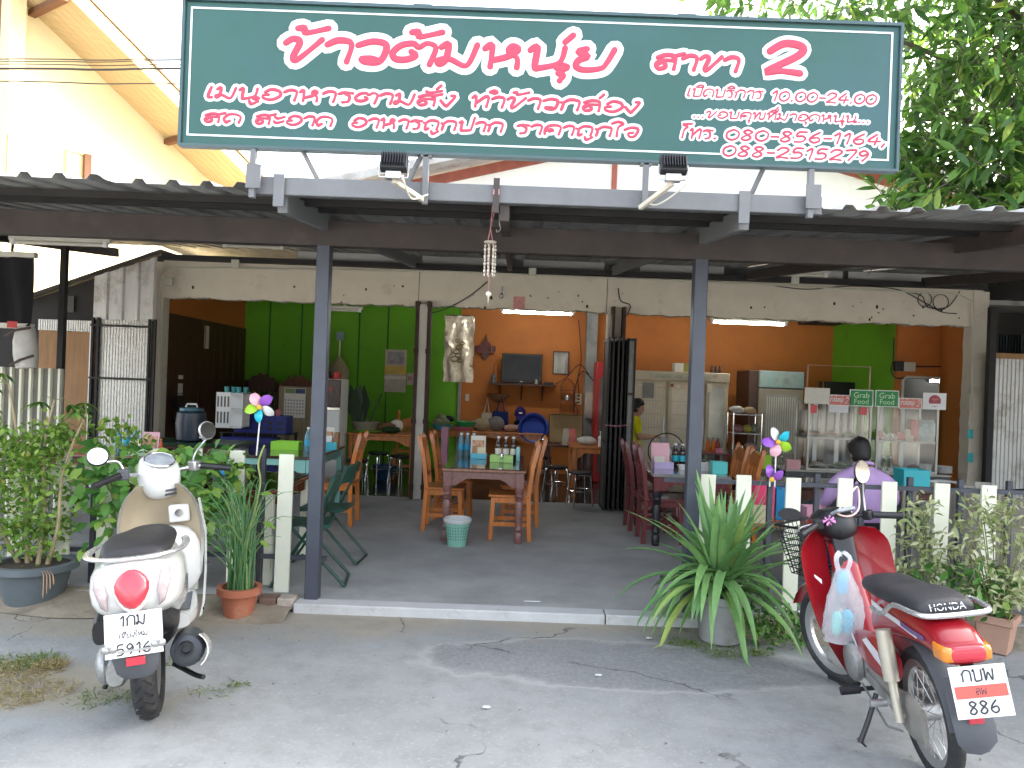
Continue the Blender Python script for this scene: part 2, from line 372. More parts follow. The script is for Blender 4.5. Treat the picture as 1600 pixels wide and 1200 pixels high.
# ------------------------------------------------------------------ shop building
shop = TW('shop_building', 'open fronted eatery with green and orange inner walls under the cream lintel', 'shop', (0, 10, 0))
YB = 13.2
def rough_header(x0, x1, ztop, zb):       # cream lintel with a broken lower edge
    g = M(); n = 120; poly = []
    for i in range(n + 1):
        x = x0 + (x1 - x0) * i / n; poly.append((x, 9.98, zb + .012 * math.sin(x * 13) * math.sin(x * 5.3) + random.uniform(-.008, .008)))
    vs = poly + [(p[0], 9.98, ztop) for p in poly]
    b = len(g.v); N = len(poly)
    g.v += [tuple(v) for v in vs] + [(v[0], 10.14, v[2]) for v in vs]
    for i in range(N - 1):
        g.f += [(i, i + 1, N + i + 1, N + i), (2 * N + i + 1, 2 * N + i, 3 * N + i, 3 * N + i + 1), (i + 1, i, 2 * N + i, 2 * N + i + 1), (N + i, N + i + 1, 3 * N + i + 1, 3 * N + i)]
    g.f += [(0, N, 3 * N, 2 * N), (N - 1, 3 * N - 1, 4 * N - 1, 2 * N - 1)]
    return g
hx0 = W(256, 440, 10).x; hx1 = W(1535, 480, 10).x
for a, b_, dz in ((hx0, W(655, 450, 10).x - .004, 0), (W(655, 450, 10).x + .004, W(948, 470, 10).x - .004, .01), (W(948, 470, 10).x + .004, hx1, 0)):
    shop.p('lintel', rough_header(a, b_, 3.02, 2.545 + dz), m_cream, smooth=20)
shop.p('ceiling_beam', M().bb(hx0, hx1, 9.9, 10.12, 3.024, 3.09), m_dark)
m_strip = mat('white_board_strip', (.60, .60, .60), .7, 0, .05)
for xa_, xb_ in ((466, 640), (660, 800), (818, 944), (1000, 1130), (1205, 1315), (1325, 1488)):
    a = W(xa_, 418, 10.2).x; b_ = W(xb_, 418, 10.2).x
    shop.p('clerestory_board', M().bb(a, b_, 10.16, 10.19, 3.09, 3.23), m_strip)
# columns
def column(xc, w_, z1, mt, y0=9.86, y1=10.0): return M().bb(xc - w_ / 2, xc + w_ / 2, y0, y1, FZ, z1)
xcw = W(657, 640, 9.9).x
shop.p('column', column(xcw, .11, 2.56, 0), mat('white_post', (.62, .59, .53), .7, 0, .08, 5, dirt=(.22, .12, .06), dscale=3, dlo=.62, dhi=.72))
for s in (-1, 1):
    g = M(); g.bb(xcw + s * .075 - .022, xcw + s * .075 + .022, 9.82, 9.98, FZ, 2.60)
    for zz in (.16, 1.0, 1.9, 2.5): g.bb(xcw + s * .075 - .03, xcw + s * .075 + .03, 9.8, 9.83, FZ + zz - .03, FZ + zz + .03)
    shop.p('door_rail', g, m_rust, bevel=.003)
xcd = W(966, 500, 9.9).x
shop.p('column', M().bb(xcd - .12, xcd + .1, 10.0, 10.2, FZ, 2.6), m_cream)
for s in (-1, 1): shop.p('door_rail', M().bb(xcd + s * .07 - .02, xcd + s * .07 + .02, 9.82, 9.98, FZ, 2.62), m_rust)
xcr = W(1524, 640, 10).x
def knobbly(x0, x1, y0, y1, z0, z1, n=26, amp=.012):
    rings = []
    for i in range(n + 1):
        z = z0 + (z1 - z0) * i / n; j = lambda: random.uniform(-amp, amp)
        rings.append([(x0 + j(), y0 + j(), z), (x1 + j(), y0 + j(), z), (x1, y1, z), (x0 + j(), y1, z)])
    return M().loft(rings)
shop.p('column', knobbly(xcr - .1, xcr + .1, 9.95, 10.16, FZ, 3.0), m_cream, smooth=0)
xcl = W(250, 560, 10).x
shop.p('column', M().bb(xcl - .07, xcl + .03, 9.97, 10.15, FZ, 3.0), m_cream)
# inner walls
xg0 = -4.62; xg1 = W(719, 560, YB).x; xo1 = W(1301, 560, YB).x
shop.p('wall', M().bb(xg0, xg1, YB, YB + .12, FZ, 2.86), m_green, label='green painted back wall')
shop.p('wall', M().bb(xg1, xo1 + .1, YB + .003, YB + .12, FZ, 2.86), m_orange, label='orange painted back wall')
for x in (420, 470, 560, 605):           # plank joints of the green wall
    xx = W(x, 560, YB).x; shop.p('board_joint', M().bb(xx - .012, xx + .012, YB - .012, YB, FZ, 2.84), mat('green_shadow_joint', (.035, .14, .012), .7))
xe = W(718, 620, YB - .06).x; shop.p('corner_strip', M().bb(xe - .03, xe + .02, YB - .05, YB, FZ, 1.62), m_concrete)
shop.p('wall', M().bb(-4.74, -4.62, 10.15, YB + .12, FZ, 2.86), m_orange, label='orange left side wall above brown boards')
for k in range(11):                      # brown board panelling on the left wall
    y0 = 10.16 + k * .276; shop.p('wall_board', M().bb(-4.62, -4.595, y0, y0 + .268, FZ, 2.36), m_brownwood, bevel=.003)
shop.p('wall_rail', M().bb(-4.60, -4.57, 10.16, YB, 1.42, 1.48), m_brownwood)
xk0 = W(1390, 560, 11.05).x
shop.p('wall', M().bb(xo1, xo1 + .1, 11.05, YB, FZ, 2.86), m_green, label='green painted return wall')
zk = W(1440, 590, 11.05).z; xk1 = W(1405, 620, 11.05).x; xk2 = W(1513, 620, 11.05).x
shop.p('wall', M().bb(xo1 - .003, xk1, 10.98, 11.05, FZ, 2.86), m_orange, label='orange wall beside the kitchen opening')
shop.p('wall', M().bb(xk1, 6.18, 10.98, 11.05, zk, 2.86), m_orange)
shop.p('wall', M().bb(xk2, 6.18, 10.98, 11.05, FZ, zk), m_orange)
shop.p('trim', M().tube([(xk1, 10.96, FZ), (xk1, 10.96, zk - .05), (xk1 + .05, 10.96, zk), (xk2, 10.96, zk)], .02, 6), m_pvc)
shop.p('wall', M().bb(xk1 - .8, 8.2, 14.4, 14.5, FZ, 2.86), mat('shade_dark_kitchen', (.05, .045, .04), .8))  # near-black colour paints the kitchen's shade into the wall
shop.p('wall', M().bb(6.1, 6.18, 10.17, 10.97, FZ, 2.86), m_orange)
shop.p('wall', M().bb(7.6, 7.7, 11.06, 14.4, FZ, 2.86), mat('shade_dark_kitchen', (.05, .045, .04), .8)); shop.p('wall', M().bb(6.181, 7.7, 11.0, 11.05, FZ, 2.86), mat('shade_dark_kitchen', (.05, .045, .04), .8)); shop.p('ceiling', M().bb(xk1 - .7, 7.6, 11.06, 14.39, 2.78, 2.84), mat('shade_dark_kitchen', (.05, .045, .04), .8))  # closes the kitchen against outside light; shade painted in as near-black
m_ceil = mat('ceiling_sheet', (.34, .33, .30), .8, 0, .1, 3, dirt=(.2, .18, .15))
shop.p('ceiling', M().bb(-4.74, 8.2, 10.145, 14.5, 2.86, 2.92), m_ceil)
shop.p('roof_slab', M().bb(-4.9, 8.3, 10.25, 14.7, 3.3, 3.36), m_zinc)
cg = W(924, 540, YB - .15).x
shop.p('inner_column', M().bb(cg - .09, cg + .09, YB - .2, YB, FZ, 2.85), m_concrete)
# conduit, junction boxes and cables on the lintel
g = M().tube([W(250, 640, 9.93), W(250, 430, 9.93), W(262, 418, 9.93), W(700, 424, 9.93), W(1100, 440, 9.93), W(1500, 460, 9.93), W(1519, 470, 9.93), W(1519, 640, 9.93)], .011, 6)
cond = shop.p('conduit', g, m_pvc)
for x, y in ((368, 412), (832, 425), (1242, 438), (263, 440)):
    c = W(x, y, 9.91); shop.p('junction_box', M().box(c, (.1, .05, .1)), m_pvc, bevel=.006)
for pts in (((655, 492), (690, 485), (730, 465), (762, 440)), ((966, 450), (970, 470), (985, 478), (975, 500)), ((1200, 445), (1260, 452), (1330, 447), (1400, 452), (1440, 470), (1470, 487), (1495, 490)), ((1410, 455), (1440, 462), (1450, 480), (1480, 480), (1500, 455))):
    shop.p('cable', M().tube(catmull([W(x, y, 9.95) for x, y in pts], 6), .007, 5), m_wire)
for cx, cy, r_ in ((1445, 468, .09), (1470, 472, .1)):
    shop.p('cable_coil', M().torus(W(cx, cy, 9.94), r_, .006, 'y', 24, 5), m_wire)
for _ in range(40):                      # chips and nail holes in the lintel
    x = random.uniform(280, 1500); y = random.uniform(452, 485) + (x - 800) * .0366; p = W(x, y, 9.975)
    r_ = random.uniform(.006, .018); shop.p('chip', M().sph(p, (r_, .006, r_ * random.uniform(.7, 1.6)), 7, 5), m_rust)
pp = W(811, 473, 9.965); pm = mat('pink_faded_paper', (.55, .25, .24), .8, 0, .3, 30)
shop.p('paper_notice', M().box(pp, (.15, .004, .16)), pm)
bl = W(784, 462, 9.93); shop.p('bare_bulb', M().sph(bl, (.025, .025, .04)).cyl(bl, bl + Vector((0, 0, .12)), .012), m_alu)
# tubes
def tube_light(x0, x1, y, Y, mt, label, cat='tube light', dz=0):
    a, b_ = W(x0, y, Y), W(x1, y + (x1 - x0) * .0366, Y); b_.z = a.z
    t = TW('tube_light', label, cat, ((a.x + b_.x) / 2, Y, a.z), 'fluorescent tubes')
    t.p('fitting', M().bb(a.x - .04, b_.x + .04, Y - .01, Y + .05, a.z + .02, a.z + .06), m_tube_off, bevel=.004)
    t.p('tube', M().cyl((a.x, Y, a.z), (b_.x, Y, a.z), .018, n=10), mt)
    for x in (a.x, b_.x): t.p('holder', M().bb(x - .02, x + .02, Y - .02, Y + .02, a.z - .02, a.z + .03), m_white)
    t.p('bracket', M().bb((a.x + b_.x) / 2 - .02, (a.x + b_.x) / 2 + .02, Y, Y + .04, a.z + .06, 2.86 if Y > 10.2 else a.z + .09), m_tube_off)
    return t
tube_light(1113, 1227, 503, 11.3, m_tube_on, 'lit white tube light above the tall drinks fridge')
tube_light(785, 895, 487, 11.6, m_tube_on, 'lit tube light just showing under the lintel in the middle')
tube_light(1450, 1508, 595, 12.6, m_tube_on, 'lit tube light inside the dark kitchen')
tube_light(515, 562, 484, 11.0, m_tube_off, 'unlit tube light at the top of the green wall')

# ------------------------------------------------------------------ canopy
can = TW('canopy', 'corrugated zinc porch canopy on blue grey steel posts', 'canopy', (0, 5.2, FZ))
def zroof(Y): return 2.60 + (Y - 4.2) * .1035
def sheet(x0, n, y0, y1, zf, per=.19, h=.028, t=.002):
    prof = []
    for i in range(n):
        b = x0 + i * per; prof += [(b, 0), (b + .105, 0), (b + .125, h), (b + .165, h)]
    prof.append((x0 + n * per + .02, 0))
    g = M(); N = len(prof); ys = [y0, (y0 + y1) / 2, y1]
    for y in ys:
        for x, z in prof: g.v.append((x, y, zf(y) + z))
    for y in ys:
        for x, z in prof: g.v.append((x, y, zf(y) + z + t))
    for j in range(2):
        for i in range(N - 1):
            a = j * N + i; g.f += [(a, a + 1, a + N + 1, a + N), (3 * N + a, 3 * N + a + N, 3 * N + a + N + 1, 3 * N + a + 1)]
    for i in range(N - 1): g.f += [(i, 3 * N + i, 3 * N + i + 1, i + 1)]
    return g
x = -7.6; k = 0
while x < 7.5:
    dz = .004 * (k % 2) + random.uniform(0, .003); dy = random.uniform(-.03, .03)
    y_f = 4.31 if (x + .76 > -1.85 and x < 2.05) else 4.18 + dy
    can.p('roof_sheet', sheet(x, 4, y_f, 10.2, lambda Y, dz=dz: zroof(Y) + .012 + dz), m_zinc, smooth=0); x += .76; k += 1
YP = 5.22
for px_, yb in ((483, 940), (1085, 967)):
    b_ = G(px_, yb, FZ); xx = W(505 if px_ < 800 else 1098, 390, YP).x
    can.p('post', M().bar((xx, YP + .05, FZ), (xx, YP + .05, 2.49), .092, .092), m_steel, bevel=.006)
for xx in (-5.2, 5.3):
    can.p('post', M().bar((xx, YP + .05, FZ), (xx, YP + .05, 2.49), .06, .06), m_dark, bevel=.004)
def channel(a, b, h=.19, w_=.07, t=.006):     # C channel along X, open to the back
    g = M(); g.bb(a.x, b.x, a.y, a.y + t, a.z, a.z + h); g.bb(a.x, b.x, a.y + t, a.y + w_, a.z, a.z + t); g.bb(a.x, b.x, a.y + t, a.y + w_, a.z + h - t, a.z + h); return g
can.p('main_beam', channel(Vector((-7.6, YP, 2.475)), Vector((7.6, YP, 2.478)), .17, .08), m_brownbeam, bevel=.003)
for yy in (4.62, 4.95):
    can.p('purlin', channel(Vector((-7.6, yy, zroof(yy) - .035)), Vector((7.6, yy, zroof(yy) - .035)), .042, .035), m_dark)
for yy in (6.05, 6.75, 7.6):
    can.p('purlin', channel(Vector((-7.6, yy, zroof(yy) - .085)), Vector((7.6, yy, 0 + zroof(yy) - .085)), .085, .045), m_dark)
PXS = [-5.2, W(505, 390, YP).x, W(790, 390, YP).x, W(1098, 390, YP).x, 3.0, 5.3]
for i, xx in enumerate(PXS):
    y0 = 4.28 if i not in (0, 4) else 4.45
    g = M().bar((xx - .0, y0, zroof(y0) - .065), (xx, 10.0, zroof(10.0) - .10), .055, .115)
    can.p('rafter', g, m_brownbeam if i not in (1, 3) else m_greybeam, bevel=.004)
# grey sign channel fixed on the rafter ends
yb_ = 4.24; xb0 = W(398, 300, yb_).x; xb1 = W(1284, 330, yb_).x
zb0 = 2.578
can.p('sign_beam', channel(Vector((xb0, yb_, zb0)), Vector((xb1, yb_, zb0)), .098, .05), m_greybeam, bevel=.003)
for x in (436, 1162):
    xx = W(x, 320, yb_).x; can.p('rafter_cap', M().bb(xx - .03, xx + .03, yb_ - .02, yb_ - .004, zb0 - .07, zb0 + .11), m_greybeam, bevel=.003)
xx = W(775, 320, yb_).x; can.p('rafter_cap', M().bb(xx - .017, xx + .017, yb_ - .02, yb_ - .004, zb0 - .06, zb0 + .13), m_brownbeam)
tube_light(352, 440, 384, 9.0, m_tube_off, 'unlit tube light under the canopy left of the blue steel post')
tube_light(20, 165, 378, 7.2, m_tube_off, 'unlit tube light under the far left end of the canopy')
tube_light(1205, 1290, 428, 9.2, m_tube_off, 'unlit tube light under the canopy right of centre')

# ------------------------------------------------------------------ lettering
GL = {
 'ก': (.85, [[(.08, 0), (.1, .6), (0, .72)], [(.1, .7), (.3, 1), (.6, .95), (.7, .7), (.68, 0)]]),
 'ข': (.78, [[(0, .8), (.12, 1), (.26, .85), (.2, .15), (.28, 0), (.5, .55), (.66, 1)]]),
 'ค': (.85, [[(.08, 0), (.05, .55), (.2, .95), (.55, 1), (.72, .75), (.7, 0)], [(.1, .35), (.3, .55), (.42, .4), (.25, .3)]]),
 'ง': (.6, [[(0, .5), (.22, .02), (.3, .1), (.5, .95), (.35, 1)]]),
 'จ': (.7, [[(0, .75), (.25, 1), (.55, .95), (.6, .6), (.5, .05), (.3, 0), (.2, .35), (.4, .45)]]),
 'ช': (.82, [[(0, .85), (.15, 1), (.25, .85), (.22, .1), (.3, 0), (.6, .8)], [(.5, .85), (.6, .95), (.78, 1.15)]]),
 'ณ': (.98, [[(0, .85), (.12, 1), (.2, 0)], [(.2, .2), (.4, 1), (.5, .9), (.5, .1)], [(.5, .2), (.62, .02), (.8, .15), (.82, 1)]]),
 'ด': (.82, [[(.27, .22), (.2, .12), (.12, .02), (0, .45), (.15, .93), (.45, 1), (.7, .7), (.68, 0)]]),
 'ต': (.9, [[(.36, .58), (.46, .4), (.3, .2), (.1, .22), (.02, .5), (.14, .86), (.36, .97), (.48, .80), (.62, 1), (.80, .8), (.76, 0)]]),
 'ถ': (.85, [[(.28, .1), (.13, 0), (.1, .6), (0, .72)], [(.1, .7), (.3, 1), (.6, .95), (.7, .7), (.68, 0)]]),
 'ท': (.75, [[(0, .85), (.12, 1), (.18, 0)], [(.18, .3), (.45, .95), (.6, .9), (.6, 0)]]),
 'น': (.85, [[(0, .85), (.12, 1), (.16, .1), (.25, .02), (.6, .3), (.64, 1)], [(.55, .1), (.66, 0), (.78, .12), (.6, .25)]]),
 'บ': (.78, [[(0, .85), (.12, 1), (.14, .1), (.25, 0), (.55, .05), (.62, .2), (.64, 1)]]),
 'ป': (.8, [[(0, .85), (.12, 1), (.14, .1), (.25, 0), (.55, .05), (.62, .2), (.66, 1.45)]]),
 'พ': (.85, [[(0, .9), (.1, 1), (.12, 0), (.36, .7), (.6, 0), (.72, 1)]]),
 'ม': (.82, [[(0, .85), (.12, 1), (.14, .3), (.05, .05), (0, .2), (.2, .3), (.5, 0), (.6, .2), (.66, 1)]]),
 'ย': (.84, [[(.2, 1), (.05, .85), (.25, .65), (.1, .45), (.08, .15), (.25, 0), (.55, .1), (.64, .4), (.72, 1)]]),
 'ร': (.62, [[(0, .8), (.2, .95), (.5, .9)], [(.22, .85), (.4, .6), (.4, .1), (.2, 0)]]),
 'ล': (.8, [[(.1, .35), (.25, .5), (.35, .15), (.15, 0), (.02, .3), (.15, .6), (.6, .6)], [(.02, .8), (.3, 1), (.6, .85), (.64, 0)]]),
 'ว': (.66, [[(0, .8), (.25, 1), (.5, .9), (.54, .5), (.46, .05), (.2, .02), (.12, .18), (.3, .22), (.46, .1)]]),
 'ส': (.85, [[(.1, .35), (.25, .5), (.35, .15), (.15, 0), (.02, .3), (.15, .6), (.6, .6)], [(.02, .8), (.3, 1), (.6, .85), (.64, 0)], [(.5, .9), (.85, 1.12)]]),
 'ห': (.85, [[(0, .85), (.12, 1), (.18, 0)], [(.18, .3), (.45, .5), (.62, .85), (.5, 1), (.45, .75), (.64, .45), (.68, 0)]]),
 'อ': (.8, [[(.1, .72), (.3, 1), (.6, .85), (.68, .4), (.4, 0), (.1, .12), (.05, .4), (.25, .48)]]),
 'ะ': (.55, [[(0, .8), (.15, .65), (.42, .85)], [(0, .3), (.15, .15), (.42, .35)]]),
 'า': (.58, [[(0, .78), (.2, 1), (.45, .85), (.44, 0)]]),
 'ำ': (.58, [[(0, .78), (.2, 1), (.45, .85), (.44, 0)], [(-.15, 1.45), (0, 1.6), (.12, 1.45), (0, 1.32), (-.15, 1.45)]]),
 'เ': (.34, [[(.1, 1), (.06, .1), (.2, .03)]]),
 'โ': (.5, [[(.5, 1.6), (.0, 1.5), (.3, 1.25), (.15, .9), (.14, 0)]]),
 'ใ': (.42, [[(-.2, 1.4), (.05, 1.62), (.3, 1.4), (.12, 1.0), (.14, 0)]]),
 'ั': (0, [[(-.6, 1.35), (-.45, 1.22), (-.05, 1.45)]]),
 'ิ': (0, [[(-.62, 1.2), (-.35, 1.5), (-.1, 1.2), (-.6, 1.2)]]),
 'ี': (0, [[(-.62, 1.2), (-.35, 1.5), (-.1, 1.2), (-.6, 1.2)], [(-.1, 1.2), (-.06, 1.6)]]),
 '่': (0, [[(-.12, 1.62), (-.24, 1.28)]]),
 '้': (0, [[(-.62, 1.5), (-.5, 1.52), (-.45, 1.3), (-.05, 1.55)]]),
 'ุ': (0, [[(-.22, -.2), (-.12, -.3), (-.16, -.55)]]),
 'ู': (0, [[(-.4, -.2), (-.3, -.5), (-.08, -.2)]]),
 '.': (.3, [[(.08, .02), (.12, .06)]]), ',': (.3, [[(.14, .1), (.04, -.2)]]), '-': (.5, [[(.05, .45), (.4, .45)]]), ' ': (.5, []),
 '0': (.75, [[(.33, 1), (.05, .75), (.05, .25), (.33, 0), (.6, .25), (.6, .75), (.33, 1)]]),
 '1': (.5, [[(.05, .75), (.3, 1), (.26, 0)]]),
 '2': (.75, [[(.03, .72), (.25, 1), (.55, .9), (.52, .6), (.05, .03), (.3, .06), (.62, 0)]]),
 '4': (.75, [[(.42, 1), (.05, .35), (.65, .35)], [(.48, .7), (.42, 0)]]),
 '5': (.72, [[(.55, 1), (.18, .98), (.1, .58), (.4, .6), (.56, .35), (.4, .05), (.05, .03)]]),
 '6': (.72, [[(.48, 1), (.15, .6), (.06, .25), (.3, 0), (.55, .2), (.45, .5), (.12, .4)]]),
 '7': (.65, [[(.03, .95), (.55, 1), (.25, 0)]]),
 '8': (.72, [[(.5, .85), (.3, 1), (.1, .8), (.5, .3), (.3, 0), (.05, .2), (.5, .75), (.5, .85)]]),
 '9': (.72, [[(.52, .75), (.3, 1), (.08, .75), (.25, .5), (.52, .7), (.48, .4), (.3, 0)]]),
}
def layout(s):
    x = 0; out = []; prev = ''
    for ch in s:
        w_, st = GL[ch]; lift = .34 if (ch in '่้' and prev in 'ัิี') else 0
        for k in st: out.append([(px_ + x, py_ + lift) for px_, py_ in k])
        x += w_; prev = ch
    return out, x
def letter_strokes(s, x0, y0, x1, y1, h, slant=.22):
    st, w_ = layout(s); out = []; L_ = math.hypot(x1 - x0, y1 - y0); e = ((x1 - x0) / L_, (y1 - y0) / L_); n = (e[1], -e[0]); sx = L_ / w_
    for k in st:
        pts = catmull([Vector((a, b, 0)) for a, b in k], 5)
        out.append([(x0 + e[0] * (p.x * sx + slant * p.y * h) + n[0] * p.y * h, y0 + e[1] * (p.x * sx + slant * p.y * h) + n[1] * p.y * h) for p in pts])
    return out
def ribbons(strokes, r_px, Y, depth, brush=True):
    g = M(); s = Y / FPX
    for k in strokes:
        n = len(k); pts = [W(a, b, Y) for a, b in k]
        if n == 1: continue
        # extend ends into round caps
        rs = []
        for i in range(n):
            t = i / max(1, n - 1); q = (1.0 if not brush else .78 + .32 * abs(math.sin(3.1 * t + .6))); rs.append(r_px * s * q)
        d0 = (pts[0] - pts[1]).normalized(); d1 = (pts[-1] - pts[-2]).normalized()
        P = [pts[0] + d0 * rs[0] * .95, pts[0] + d0 * rs[0] * .6] + pts + [pts[-1] + d1 * rs[-1] * .6, pts[-1] + d1 * rs[-1] * .95]
        RS = [rs[0] * .25, rs[0] * .8] + rs + [rs[-1] * .8, rs[-1] * .25]
        rings = []
        for i, p in enumerate(P):
            d = (P[min(i + 1, len(P) - 1)] - P[max(i - 1, 0)]); d.y = 0; d.normalize(); sd_ = Vector((-d.z, 0, d.x)); r_ = RS[i]
            rings.append([p + sd_ * r_ * c_ + Vector((0, -depth * math.sqrt(max(0, 1 - c_ * c_)) , 0)) for c_ in (-1, -.8, -.4, 0, .4, .8, 1)])
        g.loft(rings, cap=False) if False else None
        b = len(g.v); m_ = 7
        for r_ in rings: g.v += [tuple(p) for p in r_]
        for i in range(len(rings) - 1):
            for j in range(m_ - 1): g.f.append((b + i * m_ + j, b + i * m_ + j + 1, b + (i + 1) * m_ + j + 1, b + (i + 1) * m_ + j))
    return g

# ------------------------------------------------------------------ signboard
YS = 4.20
sx0, sx1 = W(286, 110, YS).x, W(1404, 150, YS).x; sz0 = (W(281, 222, YS).z + W(1397, 265, YS).z) / 2; sz1 = (W(290, 0, YS).z + W(1410, 40, YS).z) / 2
sign = TW('signboard', 'long dark green signboard with pink hand painted lettering above the canopy', 'sign', ((sx0 + sx1) / 2, YS, sz0))
m_sign = mat('green_sign_face', (.020, .080, .070), .45, 0, .12, 1.5, dirt=(.030, .088, .105), dscale=.9, dlo=.45, dhi=.75)
sign.p('panel', M().bb(sx0, sx1, YS + .012, YS + .05, sz0, sz1), m_sign, bevel=.004)
m_frame = mat('sign_frame_paint', (.06, .10, .11), .5, .2, .15)
for a in ((sx0 - .015, sx1 + .015, sz1, sz1 + .018), (sx0 - .015, sx1 + .015, sz0 - .014, sz0)):
    sign.p('frame_bar', M().bb(a[0], a[1], YS - .004, YS + .06, a[2], a[3]), m_frame)
for a in (sx0 - .015, sx1): sign.p('frame_bar', M().bb(a, a + .015, YS - .004, YS + .06, sz0, sz1), m_frame)
bw = .010; ins = .045
g = M(); X0, X1, Z0, Z1 = sx0 + ins * .6, sx1 - ins * .8, sz0 + ins, sz1 - ins * .7
for a in ((X0, X1, Z0, Z0 + bw), (X0, X1, Z1 - bw, Z1), (X0, X0 + bw, Z0 + bw, Z1 - bw), (X1 - bw, X1, Z0 + bw, Z1 - bw)): g.bb(a[0], a[1], YS + .009, YS + .0125, a[2], a[3])
sign.p('border_line', g, m_whitepaint)
for x in (330, 1075, 660): xx = W(x, 5, YS).x; sign.p('frame_tab', M().bb(xx - .05, xx + .05, YS + .01, YS + .05, sz1 + .018, sz1 + .03), m_frame)
LINES = [('ข้าวต้มหนุ่ย', 440, 93, 962, 111, 33, 5.2, 15), ('สาขา', 1022, 107, 1156, 112, 22, 3.6, 10), ('2', 1192, 113, 1262, 115, 46, 6.0, 13),
 ('เมนูอาหารตามสั่ง', 322, 152, 712, 166, 16, 2.6, 7.2), ('ทำข้าวกล่อง', 735, 166, 1000, 176, 16, 2.6, 7.2), ('สด', 318, 190, 378, 192, 13, 2.3, 6.8), ('สะอาด', 398, 193, 521, 197, 14, 2.3, 6.8),
 ('อาหารถูกปาก', 548, 198, 788, 206, 14, 2.3, 6.8), ('ราคาถูกใจ', 806, 208, 998, 214, 14, 2.3, 6.8), ('เปิดบริการ', 1073, 150, 1192, 154, 12, 1.3, 5), ('10.00-24.00', 1204, 157, 1370, 163, 15, 1.4, 5.2),
 ('...ขอบคุณที่มาอุดหนุน...', 1082, 183, 1360, 192, 10, 1.3, 4.6), ('โทร.', 1062, 215, 1122, 217, 14, 1.8, 5.2), ('080-856-1164,', 1133, 218, 1386, 227, 16, 1.7, 5.4), ('088-2515279', 1128, 243, 1360, 252, 16, 1.7, 5.4)]
for s, a, b_, c, d, h, r1, r2 in LINES:
    st = letter_strokes(s, a, b_, c, d, h)
    sign.p('letter_outline', ribbons(st, r2, YS + .0125, .0035, False), m_whitepaint, smooth=180)
    sign.p('lettering', ribbons(st, r1, YS + .0085, .003), m_pinkpaint, smooth=180)
for x, top in ((393, 228), (664, 240), (1009, 252), (1268, 262)):
    xx = W(x, 290, YS).x; sign.p('support_post', M().bb(xx - .016, xx + .016, YS + .0, YS + .034, zb0 + (-.03 if x in (393, 664, 1268) else .0), sz0 - .014), m_greybeam, bevel=.003)
    sign.p('clamp', M().bb(xx - .03, xx + .05, YS - .012, YS - .0005, zb0 + .02, zb0 + .15) if x in (393, 1268) else M().bb(xx - .03, xx + .03, YS, YS + .05, sz0 - .026, sz0 - .014), m_greybeam)
for a, b_ in (((470, 230), (506, 293)), ((660, 240), (638, 300)), ((1195, 258), (1162, 318))):
    p = W(*a, YS + .04); q = W(*b_, YS + .2); q.y = 4.3; sign.p('brace', M().bar(p, q, .02, .02), m_greybeam)

# floodlights on arms below the sign
def flood(cx, cy, arm0, arm1, label):
    c = W(cx, cy, 4.0); t = TW('floodlight', label, 'floodlight', c, 'floodlights under the signboard')
    wv = .075
    t.p('housing', M().box(c, (.14, .05, .10), rx=R(-25)), m_black, bevel=.006)
    for k in range(9): t.p('cooling_fin', M().box(c + Vector((-.056 + k * .014, -.034, .014)), (.004, .026, .075), rx=R(-25)), m_black)
    t.p('bracket', M().tube([c + Vector((-wv, 0, 0)), c + Vector((-wv, -.01, -.08)), c + Vector((wv, -.01, -.08)), c + Vector((wv, 0, 0))], .005, 6), m_alu)
    t.p('driver_box', M().box(c + Vector((0, .0, -.068)), (.08, .05, .04)), m_alu, bevel=.004)
    a, b_ = W(*arm0, 3.98), W(*arm1, YS); t.p('arm', M().bar(c + Vector((0, 0, -.095)), b_, .024, .024), mat('beige_arm', (.5, .46, .38), .6), bevel=.002)
    t.p('cable', M().tube(catmull([c + Vector((.05, -.02, -.07)), c + Vector((.06, -.03, -.11)), (c + b_) / 2 + Vector((.02, 0, -.09)), b_ + Vector((.03, 0, .03))], 6), .005, 5), m_pvc)
flood(616, 254, (630, 285), (660, 312), 'black floodlight under the middle left of the signboard')
flood(1052, 258, (1040, 290), (1000, 325), 'black floodlight under the right half of the signboard')
